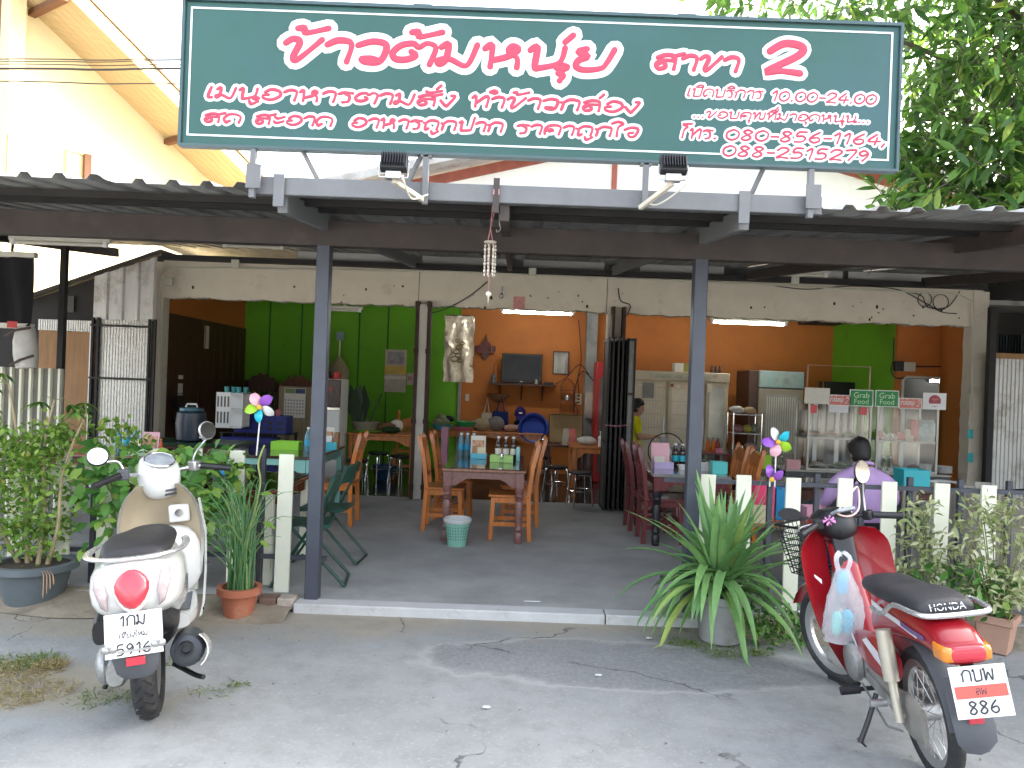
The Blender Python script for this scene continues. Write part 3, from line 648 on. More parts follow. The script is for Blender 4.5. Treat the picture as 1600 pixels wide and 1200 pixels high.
# ------------------------------------------------------------------ yellow house on the left
def yellow_house():
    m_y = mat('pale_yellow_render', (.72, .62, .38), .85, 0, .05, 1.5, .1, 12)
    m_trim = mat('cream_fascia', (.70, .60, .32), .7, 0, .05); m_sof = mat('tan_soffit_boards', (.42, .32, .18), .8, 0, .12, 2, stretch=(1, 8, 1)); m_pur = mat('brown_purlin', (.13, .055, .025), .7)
    ang = R(56); n = Vector((math.sin(ang), -math.cos(ang), 0)); e = Vector((math.cos(ang), math.sin(ang), 0)); p0 = W(40, 150, 15.5)
    def on(x, y, off=0):
        d = W(x, y, 1.0) - Vector((0, 0, CAM_H)); o = Vector((0, 0, CAM_H)); P = p0 + n * off; t = (P - o).dot(n) / d.dot(n); return o + d * t
    t = TW('yellow_house', 'tall pale yellow house with a sloping gable eave behind the canopy on the left', 'house', Vector((p0.x, p0.y, 0)))
    A = on(40, 8); B = on(330, 285); d = (B - A) / (B - A).dot(e)        # rake line, per metre along e
    def rk(s): return A + d * s
    L0 = -.35; L1 = (B - A).dot(e) + 3.0
    wallp = [rk(L0), rk(L1), Vector((rk(L1).x, rk(L1).y, 0)), Vector((rk(L0).x, rk(L0).y, 0))]
    t.p('gable_wall', M().prism(wallp, -n * .2), m_y)
    ov = 1.35; th = Vector((0, 0, .05))
    a, b_ = rk(L0 - 3.4), rk(L1 + .5)
    # soffit boards of the overhang
    NB = 7
    for k in range(NB):
        f0, f1 = k / NB * ov, (k + .97) / NB * ov
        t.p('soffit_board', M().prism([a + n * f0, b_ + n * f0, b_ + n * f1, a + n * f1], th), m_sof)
    t.p('fascia', M().prism([a + n * ov, b_ + n * ov, b_ + n * (ov + .04), a + n * (ov + .04)], Vector((0, 0, .32))), m_trim)
    t.p('roof', M().prism([a + n * (ov + .08) + Vector((0, 0, .33)), b_ + n * (ov + .08) + Vector((0, 0, .33)), b_ - n * 7 + Vector((0, 0, .33)), a - n * 7 + Vector((0, 0, .33))], Vector((0, 0, .06))), mat('brown_roof', (.16, .09, .06), .8))
    for x, y in ((50, 12), (262, 172), (352, 284)):
        s = (on(x, y) - A).dot(e); c = rk(s) - Vector((0, 0, .06)); t.p('purlin_end', M().bar(c, c + n * ov, .14, .12), m_pur)
    # pilaster at the left corner
    c0, c1 = on(8, 280, .25), on(32, 280, .25)
    t.p('pilaster', M().prism([Vector((c0.x, c0.y, 0)), Vector((c1.x, c1.y, 0)), Vector((c1.x, c1.y, 0)) - n * .24, Vector((c0.x, c0.y, 0)) - n * .24], Vector((0, 0, 9.5))), m_y)
    q = on(18, 250, .27); t.p('vent_panel', M().box(q, (.16, .03, 1.0), rz=ang), mat('tan_panel', (.42, .28, .12), .7))
    # shuttered window
    for (x0, x1, y0, y1) in ((104, 132, 234, 330),):
        w0, w1, w2 = on(x0, y0, .0), on(x1, y0, .0), on(x1, y1, .0)
        wv = (w1 - w0).length; h = w0.z - w2.z; c = (w0 + w2) / 2
        win = t.p('window', M().box(c + n * .01, (wv, .06, h), rz=ang), mat('window_cream', (.62, .50, .26), .5))
        t.p('frame', M().box(c + e * (wv / 2) + n * .05, (.14, .14, h), rz=ang), m_pur, parent=win)
        for sgn in (-1, 1): t.p('frame', M().box(c - e * (wv / 2) * 1 + n * .04 if sgn < 0 else c + n * .05 + Vector((0, 0, h / 2)), (.07, .06, h) if sgn < 0 else (wv, .06, .06), rz=ang), m_trim, parent=win)
    t.p('roof_vent', M().cyl(W(187, 300, 12), W(187, 265, 12), .02).bar(W(178, 283, 12), W(196, 287, 12), .03, .03), m_dark) if False else None
yellow_house()
# overhead wires in front of the yellow house
for k, (y0, y1, r_) in enumerate(((92, 92, .012), (96, 94, .010), (100, 101, .010), (107, 107, .022), (127, 131, .012))):
    p, q = W(-700, y0 - 60, 11.5), W(1000, y1 + 20, 12.5)
    a = W(32, y0, 11.8); b_ = W(282, y1, 12.0); dv = (b_ - a)
    pts = [a - dv * 4 + Vector((0, 0, .5)), a - dv * 2, a, (a + b_) / 2 - Vector((0, 0, .02)), b_, b_ + dv * 2, b_ + dv * 6 + Vector((0, 0, .6))]
    one('power_cable', M().tube(catmull(pts, 5), r_ * .8, 5), m_wire, ['topmost thin overhead cable crossing the yellow house', 'second overhead cable from the top across the yellow house', 'third overhead cable across the yellow house', 'thickest overhead cable across the yellow house', 'lowest thin overhead cable crossing the yellow house'][k], 'cable', 'overhead cables on the left')
# insulator bundle
# ------------------------------------------------------------------ white gable building behind
def gable_house():
    Yg = 15.2; t = TW('gable_house', 'white plastered gable house with red edged roof directly behind the signboard', 'house', (1.5, Yg, 0))
    a = W(556, 300, Yg); pk = W(1085, 190, Yg); rt = pk + Vector((pk.x - a.x, 0, a.z - pk.z))
    poly = [a + Vector((.3, 0, 0)), Vector((a.x + .3, Yg, 0)), Vector((rt.x - .3, Yg, 0)), rt + Vector((-.3, 0, 0)), pk + Vector((0, 0, -.06))]
    t.p('gable_wall', M().prism(poly, (0, .2, 0)), m_whitewall)
    sl = (pk - a)
    for p_, q_ in ((a - sl * .2, pk), (rt + Vector((sl.x, 0, -sl.z)) * .2, pk)):
        t.p('barge_board', M().prism([p_ + Vector((0, -.04, -.2)), q_ + Vector((0, -.04, -.2)), q_ + Vector((0, -.04, 0)), p_ + Vector((0, -.04, 0))], (0, .035, 0)), m_redpaint)
        t.p('roof', M().prism([p_ + Vector((0, -.75, .03)), q_ + Vector((0, -.75, .03)), q_ + Vector((0, 4, .03)), p_ + Vector((0, 4, .03))], (0, 0, .07)), m_zinc)
        t.p('gutter', M().prism([p_ + Vector((0, -.80, .0)), q_ + Vector((0, -.80, .0)), q_ + Vector((0, -.80, .16)), p_ + Vector((0, -.80, .16))], (0, .045, 0)), m_zinc)
    xx = W(959, 290, Yg).x; t.p('post', M().bb(xx - .05, xx + .05, Yg - .06, Yg - .003, 3.4, W(959, 200, Yg).z), m_redpaint)
gable_house()

# ------------------------------------------------------------------ sheds at the left end
def corrug_panel(x0, x1, Y, z0f, z1f, per, h, axis='v', flip=-1):
    n = max(2, int((x1 - x0) / per)); per = (x1 - x0) / n; g = M(); P = []
    for i in range(n):
        b = x0 + i * per; P += [(b, 0), (b + per * .55, 0), (b + per * .66, h), (b + per * .89, h)]
    P.append((x1, 0)); N = len(P)
    for top in (0, 1):
        for x, d in P: g.v.append((x, Y + flip * d, (z1f if top else z0f)(x)))
    for i in range(N - 1): g.f.append((i, i + 1, N + i + 1, N + i))
    return g
m_whitesheet = mat('white_zinc_sheet', (.56, .55, .53), .4, .35, .12, 2, dirt=(.28, .25, .21), dscale=3, stretch=(3, 1, .3))
m_fluted = mat('fluted_glass_sheet', (.52, .51, .48), .22, .5, .2, 20, .5, 60)
Yd = 9.7
lx0, lx1 = W(147, 455, Yd).x, W(244, 455, Yd).x; zt0, zt1 = W(147, 432, Yd).z, W(244, 402, Yd).z; zmid = W(190, 500, Yd).z
shed = TW('side_gate', 'black framed fluted side gate below white zinc sheets left of the shop', 'gate', ((lx0 + lx1) / 2, Yd, FZ))
shed.p('zinc_sheet', corrug_panel(lx0, lx1, Yd, lambda x: zmid, lambda x: zt0 + (zt1 - zt0) * (x - lx0) / (lx1 - lx0), .19, .025), m_whitesheet, smooth=0)
shed.p('fluted_panel', corrug_panel(lx0 + .08, lx1 - .04, Yd, lambda x: FZ + .05, lambda x: zmid, .035, .008), m_fluted, smooth=0)
g = M()
for x in (lx0 + .02, lx0 + .09, lx1 - .05, lx1 + .02): g.bb(x - .014, x + .014, Yd - .05, Yd - .018, FZ, zmid + .02)
shed.p('frame', g, m_dark)
for y_ in (510, 592, 700): zz = W(200, y_, Yd).z; shed.p('rail', M().bb(lx0, lx1 + .03, Yd - .06, Yd - .03, zz - .012, zz + .012), m_dark)
# plywood hoarding and fluted strip
px0, px1 = W(58, 600, 9.9).x, W(146, 600, 9.9).x; pz = W(100, 517, 9.9).z; pz2 = W(100, 500, 9.9).z
hoard = TW('plywood_hoarding', 'brown plywood hoarding beside the fluted gate', 'hoarding', ((px0 + px1) / 2, 9.9, FZ))
xm = W(97, 600, 9.9).x
hoard.p('panel', M().bb(px0, xm - .004, 9.9, 9.92, FZ, pz), m_ply); hoard.p('panel', M().bb(xm + .004, px1, 9.9, 9.92, FZ, pz), m_ply)
hoard.p('fluted_strip', corrug_panel(px0, px1, 9.88, lambda x: pz, lambda x: pz2, .03, .008), m_fluted, smooth=0)
hoard.p('post', M().bb(px1 - .03, px1 + .02, 9.83, 9.88, FZ, pz2), m_alu)
# low roof and dark wall behind the gate
bk = TW('lean_to', 'dark low lean-to with sloping roof behind the plywood hoarding', 'shed', (-6.5, 10.6, 0))
ra, rb = W(30, 470, 10.3), W(250, 395, 10.3)
bk.p('roof', M().prism([ra, rb, rb + Vector((0, 3.4, .1)), ra + Vector((0, 3.4, .1))], (0, 0, .05)), m_dark)
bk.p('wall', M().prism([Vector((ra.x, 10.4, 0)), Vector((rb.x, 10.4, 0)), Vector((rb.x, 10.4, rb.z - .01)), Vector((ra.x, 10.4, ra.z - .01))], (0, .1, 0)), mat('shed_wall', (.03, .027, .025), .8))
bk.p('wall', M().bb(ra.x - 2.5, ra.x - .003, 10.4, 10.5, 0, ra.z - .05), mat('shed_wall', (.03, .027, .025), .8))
bk.p('window', M().box(W(108, 475, 10.38), (.14, .03, .22)), mat('dull_panel2', (.06, .055, .05), .5))
# striped metal sheet barrier
sx_, sx2 = W(-60, 640, 7.4).x, W(96, 640, 7.4).x; st_ = W(50, 575, 7.4).z
bar_ = TW('striped_barrier', 'grey sheet barrier with white upright ribs at the left edge', 'barrier', (sx_, 7.4, FZ))
bar_.p('sheet', M().bb(sx_, sx2, 7.42, 7.44, FZ, st_), mat('barrier_grey', (.19, .18, .16), .6))
xx = sx_
while xx < sx2 - .01:
    bar_.p('rib', M().bb(xx, xx + .022, 7.38, 7.42, FZ, st_ + .002), m_pickets); xx += .0925
# black tarpaulin hung at the left edge with rolled white sack
ta, tb = W(-70, 400, 7.3).x, W(52, 400, 7.3).x; tz1, tz0 = W(25, 402, 7.3).z, W(25, 505, 7.3).z
g = M(); n = 24
for j in range(7):
    for i in range(n + 1):
        f = i / n; g.v.append((ta + (tb - ta) * f, 7.3 + .03 * math.sin(f * 19 + j * .4), tz0 + (tz1 - tz0) * j / 6))
for j in range(6):
    for i in range(n): g.f.append((j * (n + 1) + i, j * (n + 1) + i + 1, (j + 1) * (n + 1) + i + 1, (j + 1) * (n + 1) + i))
tar = TW('tarpaulin', 'black tarpaulin curtain hanging at the left edge under the canopy', 'tarpaulin', ((ta + tb) / 2, 7.3, tz0))
tar.p('sheet', g, fabric('black_tarp', (.02, .02, .022))); tar.p('top_rail', M().bb(ta, tb + .03, 7.27, 7.33, tz1, tz1 + .05), m_tube_off); tar.p('bottom_rail', M().bb(ta, tb + .02, 7.27, 7.33, tz0 - .05, tz0 - .002), m_tube_off)
tar.p('hanger', M().bar((tb - .2, 7.3, tz1 + .05), (tb - .2, 7.3, zroof(7.3)), .02, .02).bar((ta + .2, 7.3, tz1 + .05), (ta + .2, 7.3, zroof(7.3)), .02, .02), m_dark)
c0 = W(38, 512, 7.2); c1 = W(42, 575, 7.2)
sk = TW('rolled_sack', 'white rolled plastic sack tied with cord below the black tarpaulin', 'sack', c1)
sk.p('roll', M().tube([c0 + Vector((0, .02, 0)), c0 * .66 + c1 * .34, c0 * .33 + c1 * .67, c1], [.08, .10, .105, .09], 12), fabric('white_sack', (.55, .53, .5)))
mc_ = mat('striped_cord', (.09, .06, .05), .8)
sk.p('cord', M().tube([c0 + Vector((-.12, -.09, -.09)), c0 + Vector((0, -.12, -.03)), c0 + Vector((.1, -.06, .0))], .012, 6), mc_)
sk.p('cord', M().tube([c1 + Vector((-.1, -.09, .02)), c1 + Vector((0, -.12, .07)), c1 + Vector((.1, -.06, .12))], .012, 6), mc_)
sk.p('red_label', M().box(c0 + Vector((-.05, -.1, .02)), (.08, .01, .06), rz=.3), plastic('red_plastic', (.5, .03, .03)))
sk.p('tie', M().tube([c0 + Vector((0, 0, 0)), c0 + Vector((0, .08, .04)), (c0.x, 7.3, tz0 - .02)], .012, 6), m_dark)
pb = W(90, 680, 7.6); one('shed_post', M().bb(pb.x - .028, pb.x + .028, 7.58, 7.64, FZ, zroof(7.6)), m_dark, 'slim black steel post in front of the plywood hoarding', 'post')
# ------------------------------------------------------------------ right end shed
rx0, rx1 = W(1541, 650, 9.8).x, W(1700, 650, 9.8).x; rz1 = W(1570, 552, 9.8).z
rs = TW('right_fence_panel', 'grey corrugated sheet panel at the right end of the shop', 'fence panel', ((rx0 + rx1) / 2, 9.8, FZ))
rs.p('sheet', corrug_panel(rx0 + .06, rx1, 9.8, lambda x: FZ, lambda x: rz1 - .06, .05, .012), m_whitesheet, smooth=0)
rs.p('top_board', M().bb(rx0, rx1, 9.76, 9.79, rz1 - .07, rz1), m_ply); rs.p('frame', M().bb(rx0 - .02, rx0 + .06, 9.74, 9.82, FZ, W(1545, 480, 9.8).z), m_dark)
sh = TW('neighbour_shed', 'dark neighbouring shed beyond the right column', 'shed', (9, 12, 0))
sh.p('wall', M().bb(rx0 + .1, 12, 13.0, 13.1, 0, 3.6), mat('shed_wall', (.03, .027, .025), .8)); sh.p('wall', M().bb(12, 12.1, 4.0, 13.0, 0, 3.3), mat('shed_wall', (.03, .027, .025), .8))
zc = corrug_panel(W(1552, 500, 11).x, W(1598, 500, 11).x, 11.0, lambda x: 2.05, lambda x: 2.55, .04, .01); sh.p('louvre_sheet', zc, mat('dull_sheet', (.10, .13, .15), .4, .4))
sh.p('roof', M().bb(8.0, 12.2, 3.9, 13.2, 3.62, 3.68), m_zinc); sh.p('post', M().bb(8.5, 8.6, 10.9, 11.0, 0, 3.62), m_dark)
# unseen house-shaped block, added far to the right to shade the street
nb = TW('shade_house', 'plain tall house-shaped block added out of view to shade the street', 'house', (14, 8, 0))
nb.p('wall', M().bb(11.5, 19, 2.5, 12.5, 0, 6.6), m_whitewall); nb.p('roof', M().prism([(11.0, 2.2, 6.6), (19.5, 2.2, 6.6), (15.2, 2.2, 8.4)], (0, 10.6, 0)), mat('brown_roof', (.16, .09, .06), .8))
for yy in (4.2, 7.2, 10.2):
    wn = nb.p('window', M().bb(11.47, 11.52, yy - .5, yy + .5, 3.9, 5.2), m_black); nb.p('frame', M().bb(11.44, 11.5, yy - .56, yy - .5, 3.85, 5.25).bb(11.44, 11.5, yy + .5, yy + .56, 3.85, 5.25), m_trim2 if False else m_whitesheet, parent=wn)

# ------------------------------------------------------------------ fences
def picket_fence(label, xs, z1, rails, bars, Y, name='picket_fence'):
    pts = [W(x, y, Y).x for x, y in xs]
    t = TW(name, label, 'fence', (sum(pts) / len(pts), Y, FZ), 'cream picket fences')
    for x in pts:
        dz = random.uniform(-.012, .012)
        t.p('picket', M().box((x, Y, (FZ + z1 + dz) / 2), (.105, .022, z1 + dz - FZ), ry=random.uniform(-.012, .012)), m_pickets, bevel=.003)
    x0, x1 = min(pts) - .3, max(pts) + .3
    for z in rails: t.p('rail', M().bb(x0, x1, Y + .014, Y + .044, z - .015, z + .015), m_steel2)
    for x in bars: xx = W(x, 780, Y).x; t.p('upright_bar', M().bb(xx - .018, xx + .018, Y + .046, Y + .078, FZ, z1 + .02), m_steel2)
    return t
m_steel2 = mat('slate_steel', (.06, .065, .08), .5, .3, .15)
fl = picket_fence('left cream picket fence behind the white scooter', ((-60, 690), (30, 692), (102, 694), (168, 698), (240, 700), (305, 702), (372, 704), (448, 708)), 1.035, (.30,), (140, 405), 5.4)
xa, xb = W(40, 720, 5.42).x, W(270, 720, 5.42).x
fl.p('cross_board', M().bb(xa, xb, 5.385, 5.388, .80, .90), m_pickets)
picket_fence('right cream picket fence behind the red motorbike', ((1105, 760), (1163, 745), (1240, 748), (1320, 752), (1390, 755), (1471, 758), (1546, 760), (1625, 764)), 1.0, (.945, .25), (1207, 1281, 1352, 1428, 1508, 1585), 5.4)
# old grey planks leaning behind the right fence
m_oldwood = mat('weathered_plank', (.25, .23, .20), .9, 0, .35, 3, .35, 40, stretch=(8, 8, .6))
for k, (x, y, z1) in enumerate(((1508, 780, .9), (1530, 790, .93), (1566, 800, .86), (1590, 805, .82), (1420, 800, .86), (1490, 800, .84))):
    xx = W(x, y, 5.62).x
    one('old_plank', M().box((xx, 5.6 + .01 * k, FZ + z1 / 2), (.10 + .02 * (k % 2), .02, z1), ry=random.uniform(-.03, .03)), m_oldwood, ['weathered grey plank leaning behind the sixth and seventh right pickets', 'wider weathered plank just left of the last right picket', 'weathered plank right of the last full right picket', 'short weathered plank at the far right edge', 'weathered plank behind the variegated shrub', 'shorter weathered plank beside the variegated shrub'][k], 'plank', 'old planks behind the right fence', bevel=.003)
# brick footing under the left fence end
bt = TW('brick_footing', 'short brown brick footing at the end of the left fence', 'footing', (W(440, 940, 5.25).x, 5.25, .0))
m_brick = mat('brown_brick', (.16, .10, .075), .9, 0, .3, 9, .5, 40)
for k in range(3):
    x0 = XL - .36 + k * .12; bt.p('brick', M().bb(x0, x0 + .112, 5.13 + .01 * k, 5.27, .01, .085), m_brick if k < 2 else mat('pale_brick', (.36, .31, .26), .9, 0, .3, 9, .5, 40), bevel=.008)

# ------------------------------------------------------------------ tree on the right
def big_tree():
    t = TW('leafy_tree', 'large broad leaved tree rising behind the right end of the signboard', 'tree', (7.6, 10.5, 0))
    bark = mat('bark', (.09, .07, .055), .9, 0, .3, 8, .6, 25)
    trunk = catmull([(7.6, 10.6, 0), (7.5, 10.5, 1.6), (7.3, 10.3, 3.2), (7.5, 9.9, 4.8), (7.2, 9.4, 6.4), (7.4, 9.2, 8.4)], 4)
    t.p('trunk', M().tube(trunk, [.24 - .2 * i / (len(trunk) - 1) for i in range(len(trunk))], 10), bark)
    cl = []; g = M()
    ends = []
    for k in range(26):
        z0 = random.uniform(3.2, 7.5); b = Vector((7.3, 9.8, z0)); a = random.uniform(0, 6.28); L = random.uniform(1.6, 4.2)
        e_ = b + Vector((math.cos(a) * L, math.sin(a) * L * .8, random.uniform(-.2, 1.6)))
        if k < 9: e_ = Vector((random.uniform(3.6, 6.2), random.uniform(6.6, 8.4), random.uniform(3.0, 5.6)))
        e_.y = max(e_.y, 6.4)
        mid = (b + e_) / 2 + Vector((0, 0, .35)); pts = catmull([b, mid, e_], 5); g.tube(pts, [.07 - .055 * i / (len(pts) - 1) for i in range(len(pts))], 6); ends += pts[3:]
    t.p('limbs', g, bark)
    # sprigs inside several uneven lobes
    lobes = [((5.6, 7.9, 4.3), (1.7, 1.3, 1.5), 400), ((4.7, 7.7, 3.45), (1.0, 1.0, .62), 190), ((6.4, 7.6, 3.5), (1.6, 1.2, .8), 330), ((4.6, 8.0, 5.4), (1.6, 1.2, .55), 85), ((3.0, 8.3, 5.75), (1.3, 1.0, .3), 55), ((6.4, 8.0, 5.7), (1.9, 1.6, 1.2), 280),
             ((7.6, 9.5, 6.5), (2.6, 2.2, 2.0), 330), ((8.8, 9.0, 4.6), (2.0, 2.2, 1.8), 300), ((5.6, 10.0, 6.6), (2.0, 1.8, 1.3), 130), ((9.5, 7.0, 6.0), (2.2, 2.4, 2.0), 330), ((9.0, 5.2, 5.0), (1.7, 1.6, 1.6), 200), ((7.6, 6.8, 7.3), (2.0, 1.8, 1.2), 160)]
    P, D, N_, Ln, Wd, near = [], [], [], [], [], []
    stems = M()
    for c, r, cnt in lobes:
        for _ in range(cnt):
            d = Vector(RNG.normal(size=3)).normalized(); rad = random.uniform(.45, 1.0) ** .5
            s0 = Vector(c) + Vector((d.x * r[0], d.y * r[1], d.z * r[2])) * rad
            if s0.y < 6.0 and s0.x < 8: s0.y = 6.0 + random.random() * .6
            if s0.z < zroof(min(s0.y, 10.2)) + .18: s0.z = zroof(min(s0.y, 10.2)) + .2 + random.random() * .3
            out = (d + Vector((0, 0, .1)) + Vector(RNG.normal(size=3)) * .45).normalized(); nl = random.randint(7, 12)
            for j in range(nl):
                tt = j / nl; pos = s0 + out * (.42 * tt)
                pd = (out * (.25 + .6 * tt) + Vector(RNG.normal(size=3)) * .75 + Vector((0, 0, -.45))).normalized()
                P.append(pos); D.append(pd); N_.append(Vector((0, 0, 1)) + Vector(RNG.normal(size=3)) * .5); Ln.append(random.uniform(.16, .27)); Wd.append(random.uniform(.052, .085))
            stems.tube([s0 - out * .15, s0 + out * .4], [.006, .003], 3)
    P = np.array([tuple(p) for p in P]); D = np.array([tuple(p) for p in D]); N_ = np.array([tuple(p) for p in N_]); Ln = np.array(Ln); Wd = np.array(Wd)
    ok = ~((P[:, 1] < 10.4) & (P[:, 2] + D[:, 2] * Ln - .12 * Ln < 2.60 + (P[:, 1] - 4.2) * .1035 + .1)); P, D, N_, Ln, Wd = P[ok], D[ok], N_[ok], Ln[ok], Wd[ok]
    # nearest leaves that the picture shows become leaves of their own
    dist = np.where((P[:, 0] / P[:, 1] < .68) & ((P[:, 2] - 1.58) / P[:, 1] < .5), P[:, 1], 99); order = np.argsort(dist)[:260]
    keep = np.ones(len(P), bool); keep[order] = False
    lm = leafmat('tree_leaf', (.026, .080, .017), (.13, .26, .04), (.28, .36, .06), .40)
    o = link('foliage', leaf_mesh('foliage', P[keep], D[keep], N_[keep], Ln[keep], Wd[keep], off=t.off, droop=.12), lm, t.o); o['kind'] = 'stuff'
    o = t.p('twigs', stems, bark); o['kind'] = 'stuff'
    base = [leaf_mesh('leaf', [(0, 0, 0)], [(1, 0, 0)], [(0, 0, 1)], .2, w_, rnd=[v_], droop=.14) for w_, v_ in ((.06, .15), (.066, .4), (.055, .65), (.07, .9), (.062, .98))]
    for me in base: me.materials.append(lm)
    for n_, i in enumerate(order):
        o = bpy.data.objects.new('leaf', base[n_ % 5]); COL.objects.link(o); o.parent = t.o
        x = Vector(D[i]).normalized(); z = Vector(N_[i]); z = (z - x * z.dot(x)).normalized(); y = z.cross(x); s = Ln[i] / .2
        o.matrix_local = Matrix.Translation(Vector(P[i]) - t.off) @ Matrix((x, y, z)).transposed().to_4x4() @ Matrix.Scale(s, 4)
big_tree()
# ------------------------------------------------------------------ text as flat mesh
def txt(s, width=None, height=None, th=.0008):
    cu = bpy.data.curves.new('t', 'FONT'); cu.body = s; cu.size = 1; cu.extrude = 0; cu.align_x = 'CENTER'; cu.align_y = 'CENTER'; cu.resolution_u = 3
    o = bpy.data.objects.new('t', cu); COL.objects.link(o); bpy.context.view_layer.update()
    me = bpy.data.meshes.new_from_object(o.evaluated_get(bpy.context.evaluated_depsgraph_get())); bpy.data.objects.remove(o); bpy.data.curves.remove(cu)
    g = M()
    if not me.vertices: return g
    v = np.array([tuple(p.co) for p in me.vertices]); c = (v.min(0) + v.max(0)) / 2; sz = v.max(0) - v.min(0)
    k = (width / sz[0]) if width else 1e9
    if height: k = min(k, height / max(sz[1], 1e-6))
    v = (v - c) * k; v[:, 2] = 0
    g.v = [tuple(map(float, p)) for p in v]; g.f = [tuple(p.vertices) for p in me.polygons]; bpy.data.meshes.remove(me); return g
def place_text(s, c, width, height, right=(1, 0, 0), up=(0, 0, 1), off=.002):
    g = txt(s, width, height); r_ = Vector(right).normalized(); u_ = Vector(up).normalized(); n = r_.cross(u_)
    g.v = [tuple(Vector(c) + r_ * p[0] + u_ * p[1] + n * off) for p in g.v]; return g

# ------------------------------------------------------------------ chairs, tables, stools (local frames: seat faces +x)
def wood_chair(name, label, mt, loc, rz, group, H=.97):
    t = T(name, label, 'chair', loc, rz, group)
    for s in (-1, 1):
        t.p('leg', M().bar((.36, s * .175, 0), (.34, s * .165, .42), .042, .042), mt, bevel=.004)
        pts = [(-.02, s * .18, 0), (0, s * .18, .44), (-.03, s * .18, .7), (-.085, s * .18, H - .03)]
        g = M()
        rings = [[(x - .022, y - .02, z), (x + .022, y - .02, z), (x + .022, y + .02, z), (x - .022, y + .02, z)] for x, y, z in pts]
        rings.append([(-.095, s * .18 - .004, H), (-.085, s * .18 - .004, H), (-.085, s * .18 + .004, H), (-.095, s * .18 + .004, H)])
        t.p('back_post', g.loft(rings), mt, bevel=.003)
        t.p('stretcher', M().bar((0, s * .175, .16), (.35, s * .17, .16), .022, .04), mt); t.p('seat_rail', M().bar((0, s * .175, .395), (.345, s * .17, .395), .025, .06), mt)
    t.p('stretcher', M().bar((.355, -.17, .22), (.355, .17, .22), .02, .035), mt)
    t.p('seat', M().bb(-.02, .385, -.21, .21, .422, .446), mt, bevel=.006)
    g = M(); n = 10; poly = []
    for i in range(n + 1):
        y = -.16 + .32 * i / n; poly.append((-.06, y, .86 + .075 * math.cos((y / .16) * 1.5)))
    poly = poly + [(-.06, .16, .78), (-.06, -.16, .78)]
    t.p('top_rail', g.prism([Vector(p) + Vector((-.012, 0, 0)) for p in poly], (.022, 0, 0)), mt)
    t.p('back_rail', M().box((-.018, 0, .56), (.02, .32, .05)), mt)
    for k in range(3): t.p('back_slat', M().bar((-.018, -.09 + .09 * k, .585), (-.062, -.09 + .09 * k, .785), .045, .014, up=(1, 0, 0)), mt)
    return t
def turned_leg(x, y, z1, r=.040):
    return M().lathe((x, y, 0), [(r * .85, 0), (r, .03), (r, .10), (r * .7, .115), (r * 1.05, .13), (r * .75, .15), (r * .9, .2), (r * 1.0, .36), (r * .7, .40), (r * 1.1, .415), (r * .75, .43), (r * 1.1, .45), (r * .9, .47), (r * 1.1, .49), (r * 1.1, z1)], 14)
def table(name, label, loc, X, Yl, H, mt_top, mt_leg, group='dining tables', turned=True, glass=False, skirt=True, rz=0, mt_leg2=None, mt_sk=None):
    t = T(name, label, 'table', loc, rz, group); hx, hy = X / 2, Yl / 2
    t.p('tabletop', M().bb(-hx, hx, -hy, hy, H - .028, H), mt_top, bevel=.006)
    if glass: t.p('glass_sheet', M().bb(-hx + .02, hx - .02, -hy + .02, hy - .02, H + .001, H + .006), m_glass)
    ms = mt_sk or mt_leg
    for sx in (-1, 1):
        for sy in (-1, 1):
            x, y = sx * (hx - .055), sy * (hy - .055)
            if turned:
                lg = t.p('leg', turned_leg(x, y, H - .16), mt_leg2 or mt_leg); t.p('leg_block', M().bb(x - .04, x + .04, y - .04, y + .04, H - .17, H - .03), ms, parent=lg, bevel=.004)
            else: t.p('leg', M().bb(x - .028, x + .028, y - .028, y + .028, 0, H - .03), mt_leg2 or mt_leg, bevel=.004)
    if skirt:
        for sy in (-1, 1):
            y = sy * (hy - .05); n = 12; a = hx - .09
            poly = [(-a, y, H - .03), (a, y, H - .03), (a, y, H - .17)] + [(a - 2 * a * i / n, y, H - .17 + (.075 if 2 < i < n - 2 else [0, .01, .05][min(i, n - i)])) for i in range(1, n)] + [(-a, y, H - .17)]
            t.p('apron', M().prism([Vector(p) - Vector((0, .011, 0)) for p in poly], (0, .022, 0)), ms)
        for sx in (-1, 1):
            x = sx * (hx - .05); t.p('apron', M().bb(x - .011, x + .011, -hy + .09, hy - .09, H - .12, H - .03), ms)
    return t
def stool(name, label, loc, group, top=None, H=.44, rz=0):
    t = T(name, label, 'stool', loc, rz, group)
    t.p('seat', M().lathe((0, 0, H - .03), [(.02, -.004), (.145, -.004), (.155, .01), (.15, .026), (.02, .032)], 20), top or m_black)
    for k in range(2):
        a = math.pi / 4 + k * math.pi / 2; c, s = math.cos(a), math.sin(a)
        pts = catmull([(c * .185, s * .185, 0), (c * .15, s * .15, H - .1), (c * .12, s * .12, H - .045), (0, 0, H - .038 - .012 * k), (-c * .12, -s * .12, H - .045), (-c * .15, -s * .15, H - .1), (-c * .185, -s * .185, 0)], 4)
        t.p('leg_hoop', M().tube(pts, .0105, 8), m_chrome)
    t.p('foot_ring', M().torus((0, 0, .2), .165, .006, 'z', 24, 6), m_chrome)
    return t
